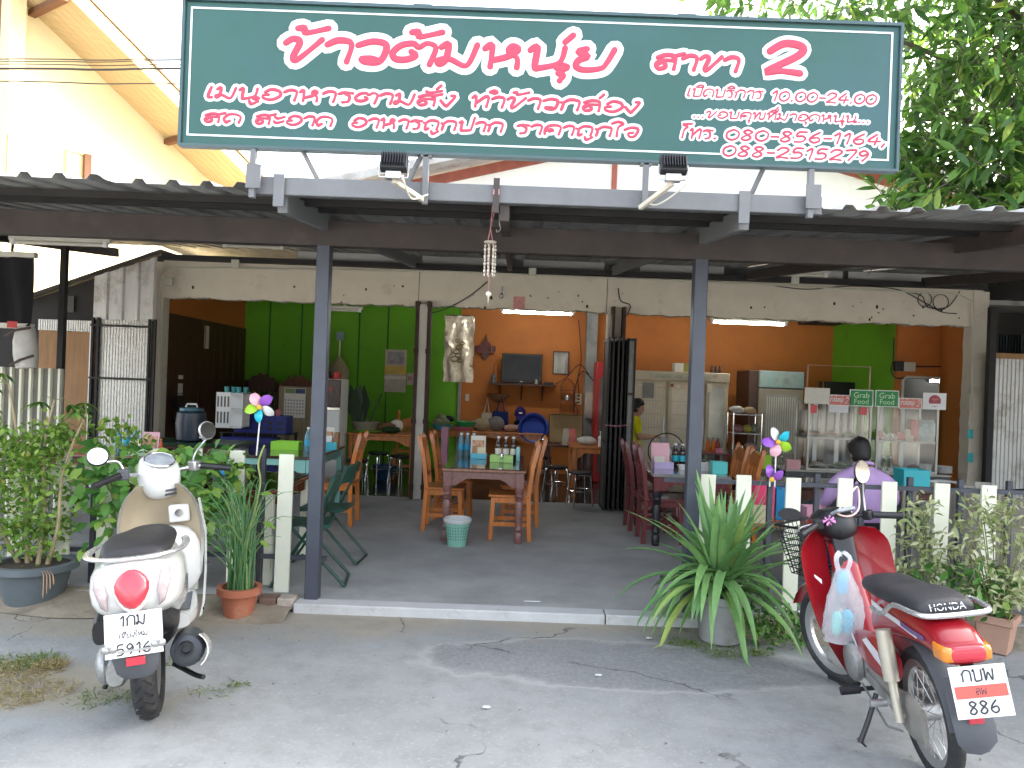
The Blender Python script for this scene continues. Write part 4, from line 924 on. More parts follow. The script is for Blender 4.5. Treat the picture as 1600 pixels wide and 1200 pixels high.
def folding_chair(label, loc, rz):
    mt = mat('green_folding_steel', (.012, .055, .035), .35, .2, .15); t = T('folding_chair', label, 'chair', loc, rz, 'green folding chairs')
    for s in (-1, 1):
        y = s * .2
        t.p('side_tube', M().tube([(.30, y, .01), (.02, y, .46), (-.13, y, .80)], .011, 8), mt); t.p('rear_tube', M().tube([(-.22, y * .9, .01), (.18, y * .9, .44)], .011, 8), mt)
    t.p('foot_bar', M().tube([(.30, -.2, .012), (.30, .2, .012)], .011, 8), mt); t.p('foot_bar', M().tube([(-.22, -.18, .012), (-.22, .18, .012)], .011, 8), mt)
    g = M(); rings = []
    for i in range(9):
        x = -.1 + .36 * i / 8; rings.append([(x, -.19, .43 - .01 * math.sin(i)), (x, .19, .43 - .01 * math.sin(i)), (x, .19, .458 - .015 * math.sin(i * math.pi / 8)), (x, -.19, .458 - .015 * math.sin(i * math.pi / 8))])
    t.p('seat', g.loft(rings), plastic('dark_green_vinyl', (.015, .06, .045), .45), bevel=.008)
    g = M(); rings = []
    for i in range(9):
        y = -.2 + .4 * i / 8; xo = -.105 - .035 * math.cos((y / .2) * 1.5); rings.append([(xo - .012 + .03, y, .66), (xo + .012 + .03, y, .66), (xo + .012, y, .81), (xo - .012, y, .81)])
    t.p('backrest', g.loft(rings), plastic('dark_green_vinyl', (.015, .06, .045), .45), bevel=.006)
    return t
# small table ware ------------------------------------------------------
m_bwater = mat('clear_blue_bottle', (.25, .50, .60), .12, 0, .05, trans=.55); m_lblblue = plastic('blue_label', (.03, .35, .6)); m_sauce = mat('dark_sauce', (.03, .012, .008), .15, 0, .1, coat=.5)
def bottle(label, loc, H=.2, r=.03, body=None, cap=None, lab=None, group='bottles on the tables'):
    t = T('bottle', label, 'bottle', loc, random.uniform(0, 6), group)
    t.p('body', M().lathe((0, 0, 0), [(r * .9, 0), (r, .006), (r, H * .6), (r * .9, H * .68), (r * .42, H * .85), (r * .42, H * .93)], 14), body or m_bwater)
    t.p('cap', M().lathe((0, 0, H * .92), [(r * .5, 0), (r * .5, H * .08), (r * .1, H * .081)], 10), cap or m_white)
    if lab: t.p('label_band', M().lathe((0, 0, 0), [(r * 1.02, H * .25), (r * 1.02, H * .5)], 14, cap=False), lab)
    return t
def tray(label, loc, d, col, group='condiment trays', rz=0, slots=False):
    t = T('tray', label, 'tray', loc, rz, group); x, y, z = d[0] / 2, d[1] / 2, d[2]; mt = plastic('plastic_%02d%02d%02d' % tuple(int(c * 99) for c in col), col); tk = .004
    t.p('base', M().bb(-x + tk, x - tk, -y + tk, y - tk, 0, tk), mt)
    for a in ((-x, x, -y, -y + tk), (-x, x, y - tk, y), (-x, -x + tk, -y + tk, y - tk), (x - tk, x, -y + tk, y - tk)): t.p('side', M().bb(a[0], a[1], a[2], a[3], 0, z), mt, bevel=.0015)
    if slots:
        for r_ in range(3):
            for c_ in range(int(d[0] / .025)): t.p('slot', M().box((-x + .0125 + c_ * .025, -y - .001, z * (.25 + .25 * r_)), (.012, .002, z * .12)), m_black) if d[0] < .4 else None
    return t
def card(label, loc, w_, h, mt, rz=0, tilt=.2, pic=None, group='menu cards'):
    t = T('menu_card', label, 'card', loc, rz, group); dy = h * math.sin(tilt); z = h * math.cos(tilt)
    t.p('board', M().prism([(-w_ / 2, 0, 0), (w_ / 2, 0, 0), (w_ / 2, dy, z), (-w_ / 2, dy, z)], (0, .004, 0)), mt)
    if pic:
        k = .12; t.p('picture', M().prism([(-w_ * .4, dy * k - .0015, z * k), (w_ * .4, dy * k - .0015, z * k), (w_ * .4, dy * .8 - .0015, z * .8), (-w_ * .4, dy * .8 - .0015, z * .8)], (0, .001, 0)), pic)
    return t
m_paper = mat('paper', (.72, .68, .60), .8, 0, .06, 20); m_food = mat('food_print', (.50, .28, .17), .6, 0, .7, 22, dirt=(.75, .65, .5), dscale=12)

# ------------------------------------------------------------------ centre table and its chairs
CH = 'orange wooden chairs'
ct = table('dining_table', 'purple brown dining table with turned legs and glass top in the middle of the porch', (-.235, 8.05, FZ), .80, 1.55, .70, m_tabletop, m_purplewood, glass=True)
wood_chair('wooden_chair', 'orange wooden chair nearest the entrance on the left of the middle table', m_oak, (-.83, 7.98, FZ), 0, CH)
wood_chair('wooden_chair', 'orange wooden chair farther back on the left of the middle table', m_oak, (-.78, 8.62, FZ), 0, CH)
wood_chair('wooden_chair', 'orange wooden chair tucked under the right front of the middle table', m_oak, (.20, 7.62, FZ), math.pi, CH)
wood_chair('wooden_chair', 'orange wooden chair at the right rear of the middle table', m_oak, (.30, 8.38, FZ), math.pi, CH)
zt = FZ + .70 + .007
TB = 'things on the middle table'
tray('sky blue tray at the left of the middle table', (-.33, 8.25, zt), (.17, .12, .06), (.12, .50, .66))
card('food picture card standing in the sky blue tray of the middle table', (-.34, 8.27, zt + .005), .16, .24, m_paper, pic=m_food)
card('small cream card in front of the food picture card of the middle table', (-.30, 8.21, zt + .005), .09, .12, mat('cream_paper', (.75, .66, .45), .8))
tray('lime green tray at the centre of the middle table', (-.08, 8.0, zt), (.24, .15, .07), (.36, .62, .18))
for k, dx in enumerate((-.08, 0, .08)):
    bottle(['left', 'middle', 'right'][k] + ' dark sauce bottle behind the lime tray of the middle table', (-.04 + dx, 8.2, zt), .25, .034, m_sauce, m_white, m_paper)
for k, dx in enumerate((-.09, -.02, .05)):
    bottle(['left', 'middle', 'right'][k] + ' blue water bottle on the rear of the middle table', (-.50 + dx + .05, 8.55, zt), .25, .034, m_bwater, m_white, m_lblblue)
for k in range(2):
    cp_ = T('condiment_jar', ['front', 'rear'][k] + ' condiment jar in the lime tray of the middle table', 'jar', (-.08, 7.95 + .07 * k, zt + .005), 0, TB); cp_.p('glass', M().lathe((0, 0, 0), [(.03, 0), (.034, .05), (.034, .055)], 14), m_glass); cp_.p('lid', M().lathe((0, 0, .055), [(.036, 0), (.036, .012), (.008, .02)], 14), m_chrome)
one('toothpick_box', M().bb(.07, .11, 8.12, 8.16, zt, zt + .15), plastic('aqua_plastic', (.25, .6, .62)), 'aqua toothpick holder right of the sauce bottles on the middle table', 'holder', bevel=.003)
# waste basket
wb = T('waste_basket', 'pale green plastic waste basket with a bag inside by the middle table leg', 'basket', (-.47 + .01, 7.15, FZ), .3)
mwb = plastic('mint_plastic', (.20, .42, .33), .4)
wb.p('shell', M().lathe((0, 0, 0), [(.008, .004), (.085, 0), (.118, .23), (.126, .235), (.126, .255), (.118, .255), (.108, .23), (.078, .01), (.008, .012)], 28), mwb)
for r_ in range(5):
    for k in range(26):
        a = 2 * math.pi * k / 26; rr = .0925 + .024 * (r_ / 4) * .75 + .0035
        wb.p('slot', M().box((math.cos(a) * rr, math.sin(a) * rr, .07 + r_ * .027), (.003, .006, .014), rz=a), mat('mint_shadow', (.05, .13, .10), .6))
wb.p('bag', M().lathe((0, 0, .215), [(.119, 0), (.129, .01), (.132, .035), (.12, .045), (.1, .02), (.09, -.03)], 24, cap=False), mat('white_film', (.75, .75, .75), .3, 0, .05, 10, .4, 30, trans=.3))
# ------------------------------------------------------------------ right table
rt = table('dining_table', 'dark table with grey tablet top and black turned legs on the right', (1.775, 8.02, FZ), .76, 1.2, .70, mat('grey_glass_top', (.22, .21, .20), .12, 0, .2, 4, coat=.5), m_redwood, mt_leg2=m_black, mt_sk=m_redwood)
wood_chair('wooden_chair', 'dark red wooden chair at the front left of the right table', m_redwood, (1.36, 7.72, FZ), 0, 'dark red chairs')
wood_chair('wooden_chair', 'dark red wooden chair at the rear left of the right table', m_redwood, (1.33, 8.36, FZ), 0, 'dark red chairs')
wood_chair('wooden_chair', 'orange wooden chair at the right front of the right table', m_oak, (2.42, 7.75, FZ), math.pi, CH)
wood_chair('wooden_chair', 'orange wooden chair at the right rear of the right table', m_oak, (2.45, 8.35, FZ), math.pi, CH)
zr = FZ + .70
tray('lavender tray on the right table', (1.60, 8.0, zr), (.2, .14, .07), (.55, .45, .72))
card('pink menu card in the lavender tray of the right table', (1.58, 8.02, zr + .005), .19, .26, plastic('pink_card', (.72, .38, .44)), pic=None)
card('small cream card before the pink menu card on the right table', (1.56, 7.96, zr + .006), .11, .12, m_paper)
for k, dx in enumerate((-.07, .005, .08)):
    bottle(['left', 'middle', 'right'][k] + ' blue labelled water bottle on the right table', (1.84 + dx, 8.2, zr), .25, .035, m_sauce, m_white, plastic('cyan_label', (.02, .42, .55)))
bw_ = T('white_bowl', 'small white bowl before the water bottles on the right table', 'bowl', (1.79, 7.95, zr)); bw_.p('bowl', M().lathe((0, 0, 0), [(.03, 0), (.035, .015), (.055, .05), (.05, .05), (.02, .02)], 18), m_white)
tray('white condiment rack on the right table', (1.98, 7.95, zr), (.14, .12, .09), (.6, .6, .58))
for k in range(4): bottle(['front left','front right','rear left','rear right'][k] + ' condiment jar in the white rack of the right table', (1.945 + .07 * (k % 2), 7.925 + .05 * (k // 2), zr + .005), .11, .022, m_sauce, plastic('green_cap', (.03, .2, .1)))
tray('turquoise tray beside the steel post on the right table', (2.10, 7.70, zr), (.15, .12, .12), (.10, .52, .50))
# ------------------------------------------------------------------ teal table, brown tables on the left
m_teal = plastic('teal_paint', (.22, .46, .42), .45); m_darktop = mat('dark_glossy_top', (.055, .033, .022), .10, 0, .3, 3, coat=.6, stretch=(8, 1, 1))
table('teal_table', 'table with dark glossy top and teal frame left of the entrance', (-2.50, 8.35, FZ), 1.12, 1.45, .72, m_darktop, m_teal, turned=False, skirt=True)
za = FZ + .72
tray('lime green box on the teal table', (-2.42, 8.35, za), (.30, .18, .09), (.30, .68, .05)); bottle('tall blue water bottle beside the lime box on the teal table', (-2.15, 8.20, za), .26, .042, m_bwater, m_white, m_lblblue)
tray('turquoise tray at the right end of the teal table', (-2.03, 8.55, za), (.24, .14, .085), (.08, .55, .68)); card('food picture card in the turquoise tray of the teal table', (-2.05, 8.57, za + .005), .17, .24, m_paper, pic=m_food)
card('white card in front of the food picture on the teal table', (-2.03, 8.50, za + .005), .11, .15, m_white); one('tissue_block', M().bb(-1.945, -1.90, 8.5, 8.58, za, za + .19), m_ply, 'narrow wooden block at the right end of the teal table', 'block')
wood_chair('wooden_chair', 'orange wooden chair at the right side of the teal table', m_oak, (-1.62, 8.05, FZ), math.pi, CH)
m_redtop = mat('red_brown_top', (.15, .045, .025), .14, 0, .35, 3, coat=.6, stretch=(8, 1, 1))
table('wooden_table', 'red brown table with white legs directly behind the left fence', (-2.25, 6.05, FZ), 1.16, 1.05, .69, m_redtop, m_redtop, turned=False, glass=True, mt_leg2=m_pickets)
folding_chair('green folding chair nearest the street behind the blue steel post', (-1.40, 5.72, FZ), math.pi + .12)
folding_chair('green folding chair farther in beside the red brown table', (-1.42, 6.42, FZ), math.pi - .05)
table('wooden_table', 'dark wooden table with bottles at the left behind the fence', (-3.95, 7.55, FZ), 1.35, .8, .72, m_redtop, m_brownwood, turned=False)
zl = FZ + .72
for k, dx in enumerate((0, .085, .17)): bottle(['left', 'middle', 'right'][k] + ' blue bottle of the three on the left dark table', (-3.85 + dx, 7.55, zl), .25, .034, m_bwater, plastic('navy_cap', (.02, .05, .2)), plastic('cyan_label', (.02, .42, .55)))
tray('pale green tray on the left dark table', (-3.55, 7.45, zl), (.30, .14, .05), (.42, .62, .40)); card('pink framed food card in the pale green tray', (-3.50, 7.47, zl + .005), .16, .2, plastic('pink_card', (.72, .38, .44)), pic=m_food); card('cream card leaning in the pale green tray', (-3.62, 7.41, zl + .005), .11, .13, mat('cream_paper', (.75, .66, .45), .8))
bottle('small orange capped sauce bottle in the pale green tray', (-3.38, 7.45, zl + .005), .14, .02, plastic('chilli', (.5, .08, .02)), plastic('orange_cap', (.7, .25, .02)))
# dark green table with water cooler
gt = table('green_table', 'low dark green table carrying the water pot near the left wall', (-3.55, 8.75, FZ), 1.1, .7, .74, plastic('bottle_green', (.012, .05, .025), .3), m_brownwood, turned=False)
zg = FZ + .74
wp = T('water_pot', 'dark blue plastic water pot with white lid grip', 'water pot', W(300, 690, 8.75).freeze() if False else (W(298, 680, 8.7).x, 8.7, zg), .2)
mpot = mat('slate_blue_plastic', (.035, .05, .075), .3)
wp.p('body', M().lathe((0, 0, 0), [(.12, 0), (.15, .02), (.165, .2), (.155, .32), (.11, .35)], 20), mpot); wp.p('lid', M().lathe((0, 0, .345), [(.13, 0), (.125, .03), (.02, .045)], 20), plastic('teal_lid', (.03, .13, .17)))
wp.p('grip', M().tube([(-.06, 0, .385), (-.05, 0, .42), (.05, 0, .42), (.06, 0, .385)], .012, 8), m_white); wp.p('tap', M().cyl((.12, -.12, .06), (.17, -.17, .05), .014).cyl((.165, -.165, .09), (.165, -.165, .03), .009), m_white)
fn = T('floor_fan', 'black standing fan against the brown boards', 'fan', (W(285, 690, 10.4).x, 10.4, FZ), -.4)
fn.p('base', M().lathe((0, 0, 0), [(.17, 0), (.17, .02), (.03, .05)], 20), m_black); fn.p('pole', M().cyl((0, 0, .04), (0, 0, .85), .016), m_black); fn.p('motor', M().cyl((0, .09, 1.0), (0, -.03, 1.0), .06).cyl((0, 0, .84), (0, .02, 1.0), .02), m_black)
for k in range(3): fn.p('blade', M().prism([(math.cos(a) * r_, -.07, 1.0 + math.sin(a) * r_) for a, r_ in ((k * 2.09, .03), (k * 2.09 - .2, .2), (k * 2.09 + .5, .21), (k * 2.09 + .7, .05))], (0, .008, 0)), m_black)
g = M()
for k in range(36): a = k * math.pi / 18; g.tube([(math.cos(a) * .05, -.12, 1 + math.sin(a) * .05), (math.cos(a) * .19, -.12, 1 + math.sin(a) * .19), (math.cos(a) * .235, -.07, 1 + math.sin(a) * .235), (math.cos(a) * .19, -.0, 1 + math.sin(a) * .19)], .0015, 3)
gr_ = fn.p('guard', g, m_black); gr_['kind'] = 'stuff'; fn.p('guard_ring', M().torus((0, -.07, 1.0), .235, .005, 'y', 28, 5), m_black)
# ------------------------------------------------------------------ left interior: carved bench, basket shelf, crates, calendar, small fridge
def pxthing(name, label, cat, x, y, Y, z=None, group=None):
    p = W(x, y, Y); return T(name, label, cat, (p.x, Y, p.z if z is None else z), 0, group)
def carved_bench(x0, x1, label, mt, ytop):
    a, b_ = W(x0, ytop, 12.2), W(x1, ytop, 12.2); wv = b_.x - a.x; h = (a.z + b_.z) / 2 - FZ; t = T('carved_bench', label, 'bench', ((a.x + b_.x) / 2, 12.2, FZ), 0, 'carved benches')
    n = 14; poly = [(-wv / 2 + wv * i / n, .2, h - .12 + .10 * math.cos((i / n - .5) * 3.6) + .02 * math.cos(i * 2.1)) for i in range(n + 1)] + [(wv / 2, .2, h - .3), (-wv / 2, .2, h - .3)]
    t.p('crest_rail', M().prism(poly, (0, .04, 0)), mt); t.p('back_panel', M().bb(-wv / 2 + .06, wv / 2 - .06, .205, .23, .45, h - .42), mt); t.p('seat', M().bb(-wv / 2, wv / 2, -.3, .22, .4, .45), mt, bevel=.008)
    for s in (-1, 1): t.p('post', M().bb(s * wv / 2 - .03, s * wv / 2 + .03, .2, .25, 0, h - .16), mt); t.p('leg', M().bb(s * wv / 2 - .03, s * wv / 2 + .03, -.3, -.24, 0, .4), mt)
    for k in range(5): xx = -wv / 2 + wv * (k + 1) / 6; t.p('slat', M().bb(xx - .02, xx + .02, .21, .228, h - .42, h - .3), mt)
carved_bench(378, 428, 'dark carved wooden bench back by the left corner of the green wall', m_brownwood, 582); carved_bench(434, 486, 'brown carved wooden bench behind the wall calendar', m_oak if False else mat('mid_brown_wood', (.16, .06, .025), .5, 0, .35, 3, stretch=(8, 8, .7)), 585)
bs = W(365, 668, 9.6); k_ = T('basket_shelf', 'white slotted plastic rack holding teal cups', 'rack', (bs.x, 9.6, bs.z), 0)
for s in (-.18, .14): k_.p('side_panel', M().bb(s - .005, s + .005, -.12, .14, 0, .44) if s > 0 else M().bb(-.18, .0, -.13, -.12, 0, .44), m_white)
for zz in (.0, .22, .42): k_.p('shelf', M().bb(-.18, .145, -.12, .14, zz, zz + .012), m_white)
for r_ in range(2):
    for c_ in range(4): k_.p('slot', M().bb(-.165 + c_ * .042, -.165 + c_ * .042 + .02, -.1325, -.13, .06 + r_ * .2, .2 + r_ * .19), mat('slot_shadow', (.12, .12, .11), .8))
k_.p('back_panel', M().bb(-.18, .145, .14, .15, 0, .44), m_white)
for k in range(4): one('teal_cup', M().lathe((bs.x - .10 + .075 * k, 9.6 + .03 * (k % 2), bs.z + .433), [(.026, 0), (.032, .075), (.028, .075), (.02, .01)], 14), plastic('teal_cup', (.05, .30, .33)), ['leftmost', 'second', 'third', 'rightmost'][k] + ' teal cup on top of the white slotted rack', 'cup', 'teal cups on the rack')
def crate(x0, x1, y0, y1, Y, label, col=(.012, .02, .18)):
    a, b_ = W(x0, y1, Y), W(x1, y0, Y); wv, h = b_.x - a.x, max(.1, b_.z - a.z); t = T('plastic_crate', label, 'crate', ((a.x + b_.x) / 2, Y, a.z), 0, 'blue crates'); mt = plastic('navy_crate', col, .4); d = .3
    for s in (-1, 1): t.p('side', M().bb(-wv / 2, wv / 2, s * d / 2 - .008, s * d / 2 + .008, 0, h), mt); t.p('end', M().bb(s * wv / 2 - .008, s * wv / 2 + .008, -d / 2 + .008, d / 2 - .008, 0, h), mt)
    t.p('base', M().bb(-wv / 2, wv / 2, -d / 2 + .008, d / 2 - .008, 0, .012), mt); t.p('rim', M().bb(-wv / 2 - .012, wv / 2 + .012, -d / 2 - .02, -d / 2 - .008, h - .035, h), mt)
    for r_ in range(2):
        for c_ in range(5): t.p('slot', M().bb(-wv / 2 + wv * (c_ + .25) / 5, -wv / 2 + wv * (c_ + .7) / 5, -d / 2 - .0095, -d / 2 - .008, h * (.2 + .3 * r_), h * (.38 + .3 * r_)), m_black)
    return t
crate(372, 452, 650, 674, 10.0, 'upper navy plastic crate right of the white rack'); crate(352, 432, 684, 712, 10.0, 'lower navy plastic crate beneath the white rack'); crate(372, 445, 712, 745, 10.0, 'bottom navy plastic crate on the floor below the white rack')
sfr = T('crate_stand', 'dark metal stand under the navy crates', 'stand', (W(405, 700, 10.1).x, 10.1, FZ)); hz = W(405, 676, 10).z - FZ
for sx in (-.42, .42):
    for sy in (-.2, .2): sfr.p('leg', M().bb(sx - .015, sx + .015, sy - .015, sy + .015, 0, hz), m_dark)
for zz in (W(392, 713, 10).z - FZ - .014, hz - .003): sfr.p('shelf', M().bb(-.45, .45, -.22, .22, zz - .01, zz), m_dark)
one('pink_cup', M().lathe(W(434, 650, 10.0), [(.02, 0), (.032, .03), (.034, .07), (.02, .085)], 14), plastic('pink_plastic', (.6, .16, .22)), 'small pink cup on the upper navy crate', 'cup')
cb = W(465, 720, 11.2); c_ = T('pale_cabinet', 'pale wooden cabinet carrying a wall calendar', 'cabinet', (cb.x, 11.2, FZ)); ch = W(465, 604, 11.2).z - FZ
for k in range(5): c_.p('plank', M().bb(-.3 + k * .12, -.3 + k * .12 + .116, -.02, 0, 0, ch), mat('pale_plank', (.30, .23, .14), .7, 0, .25, 3, stretch=(8, 8, .7)))
c_.p('carcass', M().bb(-.3, .3, .002, .35, 0, ch), m_brownwood)
cl0, cl1 = W(443, 652, 11.15), W(478, 607, 11.15); cal = T('wall_calendar', 'paper wall calendar hung on the pale cabinet', 'calendar', ((cl0.x + cl1.x) / 2, 11.15, cl0.z)); cw, chh = (cl1.x - cl0.x), cl1.z - cl0.z
cal.p('sheet', M().bb(-cw / 2, cw / 2, 0, .004, 0, chh), m_paper); cal.p('header', M().bb(-cw / 2 + .01, 0, -.002, 0, chh * .82, chh * .98), mat('cal_green', (.22, .28, .12), .7)); cal.p('header', M().bb(0.005, cw / 2 - .01, -.002, 0, chh * .82, chh * .98), mat('cal_blue', (.08, .09, .2), .7))
for r_ in range(5):
    for q_ in range(7): cal.p('date_mark', M().bb(-cw / 2 + cw * (q_ + .35) / 7.4, -cw / 2 + cw * (q_ + .75) / 7.4, -.0012, 0, chh * (.12 + .11 * r_), chh * (.17 + .11 * r_)), mat('cal_ink', (.22, .18, .38), .8))
sf0 = W(519, 690, 10.6); f_ = T('small_fridge', 'small two tone fridge with dark top half behind the blue steel post', 'fridge', (sf0.x, 10.6, FZ)); fh = W(519, 592, 10.35).z - FZ; fw = (W(534, 600, 10.35).x - W(500, 600, 10.35).x)
zsp = W(519, 640, 10.35).z - FZ
f_.p('cabinet', M().bb(-fw / 2, fw / 2, -.2, .25, .02, fh), m_white, bevel=.01); f_.p('freezer_door', M().bb(-fw / 2 + .004, fw / 2 - .004, -.245, -.203, zsp + .03, fh - .01), mat('dark_maroon_panel', (.05, .025, .025), .25), bevel=.008); f_.p('lower_door', M().bb(-fw / 2 + .004, fw / 2 - .004, -.245, -.203, .04, zsp - .01), m_white, bevel=.008); f_.p('chrome_trim', M().bb(-fw / 2, fw / 2, -.25, -.2, zsp - .004, zsp + .026), m_chrome)
f_.p('sticker', M().box((.01, -.248, fh - .14), (.035, .002, .05)), plastic('red_plastic', (.5, .03, .03)))
for k, (dx, col) in enumerate(((-.08, (.02, .02, .02)), (.06, (.4, .02, .02)))):
    one('fridge_top_pot', M().lathe((sf0.x + dx, 10.5, FZ + fh), [(.05, 0), (.06, .05), (.05, .1), (.01, .11)], 14), plastic('pot%d' % k, col), ['small black pot on the small fridge', 'small red pot on the small fridge'][k], 'pot')
bg_ = W(530, 560, 13.05); nb_ = T('hanging_net_bag', 'net bag of bottles hanging on the green wall', 'bag', bg_ - Vector((0, 0, .1)))
nb_.p('sack', M().lathe((0, 0, -.33), [(.03, 0), (.17, .08), (.19, .2), (.1, .38), (.03, .46)], 14), mat('beige_net', (.35, .30, .18), .8, 0, .3, 30, .5, 60)); nb_.p('cord', M().cyl((0, 0, .13), (0, .02, .40), .012), m_paper); nb_.p('hook_box', M().box((0, .03, .48), (.12, .06, .14)), plastic('grey_blue', (.2, .3, .32))); nb_.p('red_pack', M().sph((-.02, -.12, -.24), (.09, .06, .07)), plastic('red_plastic', (.5, .03, .03))); nb_.p('blue_pack', M().sph((-.02, -.15, -.14), (.05, .04, .07)), plastic('grey_blue', (.2, .3, .32)))
# back left table with produce
bt0 = W(545, 690, 10.9); bt1 = W(652, 690, 10.9); zt_ = W(600, 678, 10.75).z
bl_ = table('wooden_table', 'long orange wooden table with greens along the green wall', ((bt0.x + bt1.x) / 2, 11.1, FZ), bt1.x - bt0.x, .75, zt_ - FZ, m_oak, m_oak, turned=False)
def lump(name, label, cat, c, r, mt, n=0, grp=None):
    g = M()
    rings = []
    for i in range(9):
        th = math.pi * i / 8; ring = []
        for k in range(12):
            a = 2 * math.pi * k / 12; q = 1 + .12 * math.sin(3 * a + i) + .07 * math.sin(7 * a + 2 * i)
            ring.append(Vector(c) + Vector((r[0] * math.sin(max(.03, min(3.11, th))) * math.cos(a) * q, r[1] * math.sin(max(.03, min(3.11, th))) * math.sin(a) * q, r[2] - r[2] * math.cos(th))))
        rings.append(ring)
    return one(name, g.loft(rings), mt, label, cat, grp)
basin = lambda nm, lb, c, r, h, mt: one(nm, M().lathe(c, [(r * .7, 0), (r * .98, h), (r * 1.03, h), (r * 1.03, h * .9), (r, h * .9), (r * .94, h * .95), (r * .66, .012), (.01, .012)], 22), mt, lb, 'basin')
basin('wide_basket', 'wide beige basin with banana leaves on the long orange table', (W(570, 668, 11.1).x, 11.1, zt_), .21, .15, mat('beige_basin', (.26, .24, .17), .6))
lmb = leafmat('banana_leaf', (.012, .04, .012), (.03, .09, .02), None, .2)
g = M(); c = Vector((W(562, 650, 11.1).x, 11.12, zt_ + .08))
for k in range(6):
    d = Vector((random.uniform(-.5, .3), random.uniform(-.1, .1), 1)).normalized(); L_ = random.uniform(.42, .62); s_ = Vector((1, random.uniform(-.6, .6), .2)).normalized() * .10
    one('banana_leaf', M().prism([c + Vector((.03 * k - .1, .012 * k, 0)), c + Vector((.03 * k - .1, .012 * k, 0)) + d * L_ * .5 + s_, c + Vector((.03 * k - .1, .012 * k, 0)) + d * L_, c + Vector((.03 * k - .1, .012 * k, 0)) + d * L_ * .55 - s_], (0, .004, 0)), mat('dark_banana_leaf', (.02, .055, .02), .45), ['leftmost','second','third','fourth','fifth','rightmost'][k] + ' dark green banana leaf standing in the beige basin', 'leaf', 'banana leaves')
one('leaf_stalk', M().tube([c + Vector((.12, 0, 0)), c + Vector((.3, .02, .48))], .012, 6), mat('dark_banana_leaf', (.02, .055, .02), .45), 'thin green stalk leaning right from the beige basin', 'stalk')
lump('straw_tray', 'round brown straw tray on the long orange table', 'tray', (W(603, 672, 11.15).x, 11.2, zt_), (.15, .08, .07), mat('straw', (.22, .11, .05), .8, 0, .3, 20)); lump('herb_heap', 'heap of dark green herbs on the long orange table', 'herbs', (W(612, 674, 11.0).x, 10.95, zt_), (.14, .1, .05), mat('herb_green', (.015, .05, .012), .8, 0, .6, 40, .8, 60)); lump('food_pack', 'pale wrapped pack beside the brown straw tray', 'pack', (W(618, 668, 11.2).x, 11.3, zt_), (.1, .05, .09), m_paper)
lump('lettuce_heap', 'flat heap of light green leaves on the long orange table', 'vegetables', (W(575, 676, 10.9).x, 10.85, zt_), (.2, .08, .018), mat('lettuce', (.12, .30, .03), .7, 0, .4, 40, .6, 60))
wood_chair('wooden_chair', 'orange chair with slatted back behind the long orange table', m_oak, (W(637, 660, 11.8).x, 12.0, FZ), -math.pi / 2, CH, 1.05)
# chrome stools
SG = 'chrome legged stools'
for i, (x, y, lb) in enumerate(((556, 768, 'chrome stool nearest the blue steel post at the threshold'), (590, 752, 'chrome stool under the long orange table on the left'), (625, 758, 'chrome stool under the long orange table beside the white column'), (868, 778, 'chrome stool left of the small orange table'), (905, 790, 'chrome stool in front of the small orange table'), (845, 758, 'chrome stool under the dark back table'))):
    p = G(x, y, FZ); stool('stool', lb, (p.x, p.y, FZ), SG, rz=random.uniform(0, 1))
basin('blue_tub', 'blue plastic tub on the floor under the long orange table', (W(600, 735, 11.6).x, 11.7, FZ), .2, .22, plastic('blue_tub', (.015, .06, .14)))
# ------------------------------------------------------------------ middle back wall items
def wall_panel(name, label, cat, x0, y0, x1, y1, mt, Y=YB - .01, th=.006, frame=None):
    a, b_ = W(x0, y1, Y), W(x1, y0, Y); t = T(name, label, cat, ((a.x + b_.x) / 2, Y, a.z)); wv, h = b_.x - a.x, b_.z - a.z
    t.p('face', M().bb(-wv / 2, wv / 2, -th, 0, 0, h), mt)
    if frame:
        f = .02
        for q in ((-wv / 2 - f, wv / 2 + f, -f, 0), (-wv / 2 - f, wv / 2 + f, h, h + f), (-wv / 2 - f, -wv / 2, 0, h), (wv / 2, wv / 2 + f, 0, h)): t.p('frame_bar', M().bb(q[0], q[1], -.02, 0.002, q[2], q[3]), frame)
    return t, wv, h
po, wv, h = wall_panel('faded_poster', 'faded yellow and grey paper poster on the green wall', 'poster', 600, 547, 636, 612, mat('grey_paper', (.55, .49, .41), .8, 0, .25, 7))
po.p('yellow_band', M().bb(-wv / 2, wv / 2, -.008, -.006, h * .42, h * .62), mat('poster_yellow', (.68, .50, .14), .8, 0, .3, 8)); po.p('picture', M().bb(-wv * .38, wv * .38, -.008, -.006, h * .66, h * .95), mat('poster_grey', (.36, .35, .36), .8, 0, .5, 8)); po.p('white_band', M().bb(-wv / 2, wv / 2, -.009, -.006, h * .3, h * .38), m_paper)
ns, wv, h = wall_panel('no_smoking_sign', 'small pinkish round symbol sign beside the faded poster', 'sign', 636, 583, 646, 601, mat('pale_pink_card', (.55, .45, .42), .7)); ns.p('ring', M().torus((0, -.008, h * .55), wv * .3, .008, 'y', 20, 5), plastic('sign_red', (.4, .05, .05))); ns.p('slash', M().bar((-wv * .2, -.008, h * .4), (wv * .2, -.008, h * .7), .01, .006), plastic('sign_red', (.4, .05, .05)))
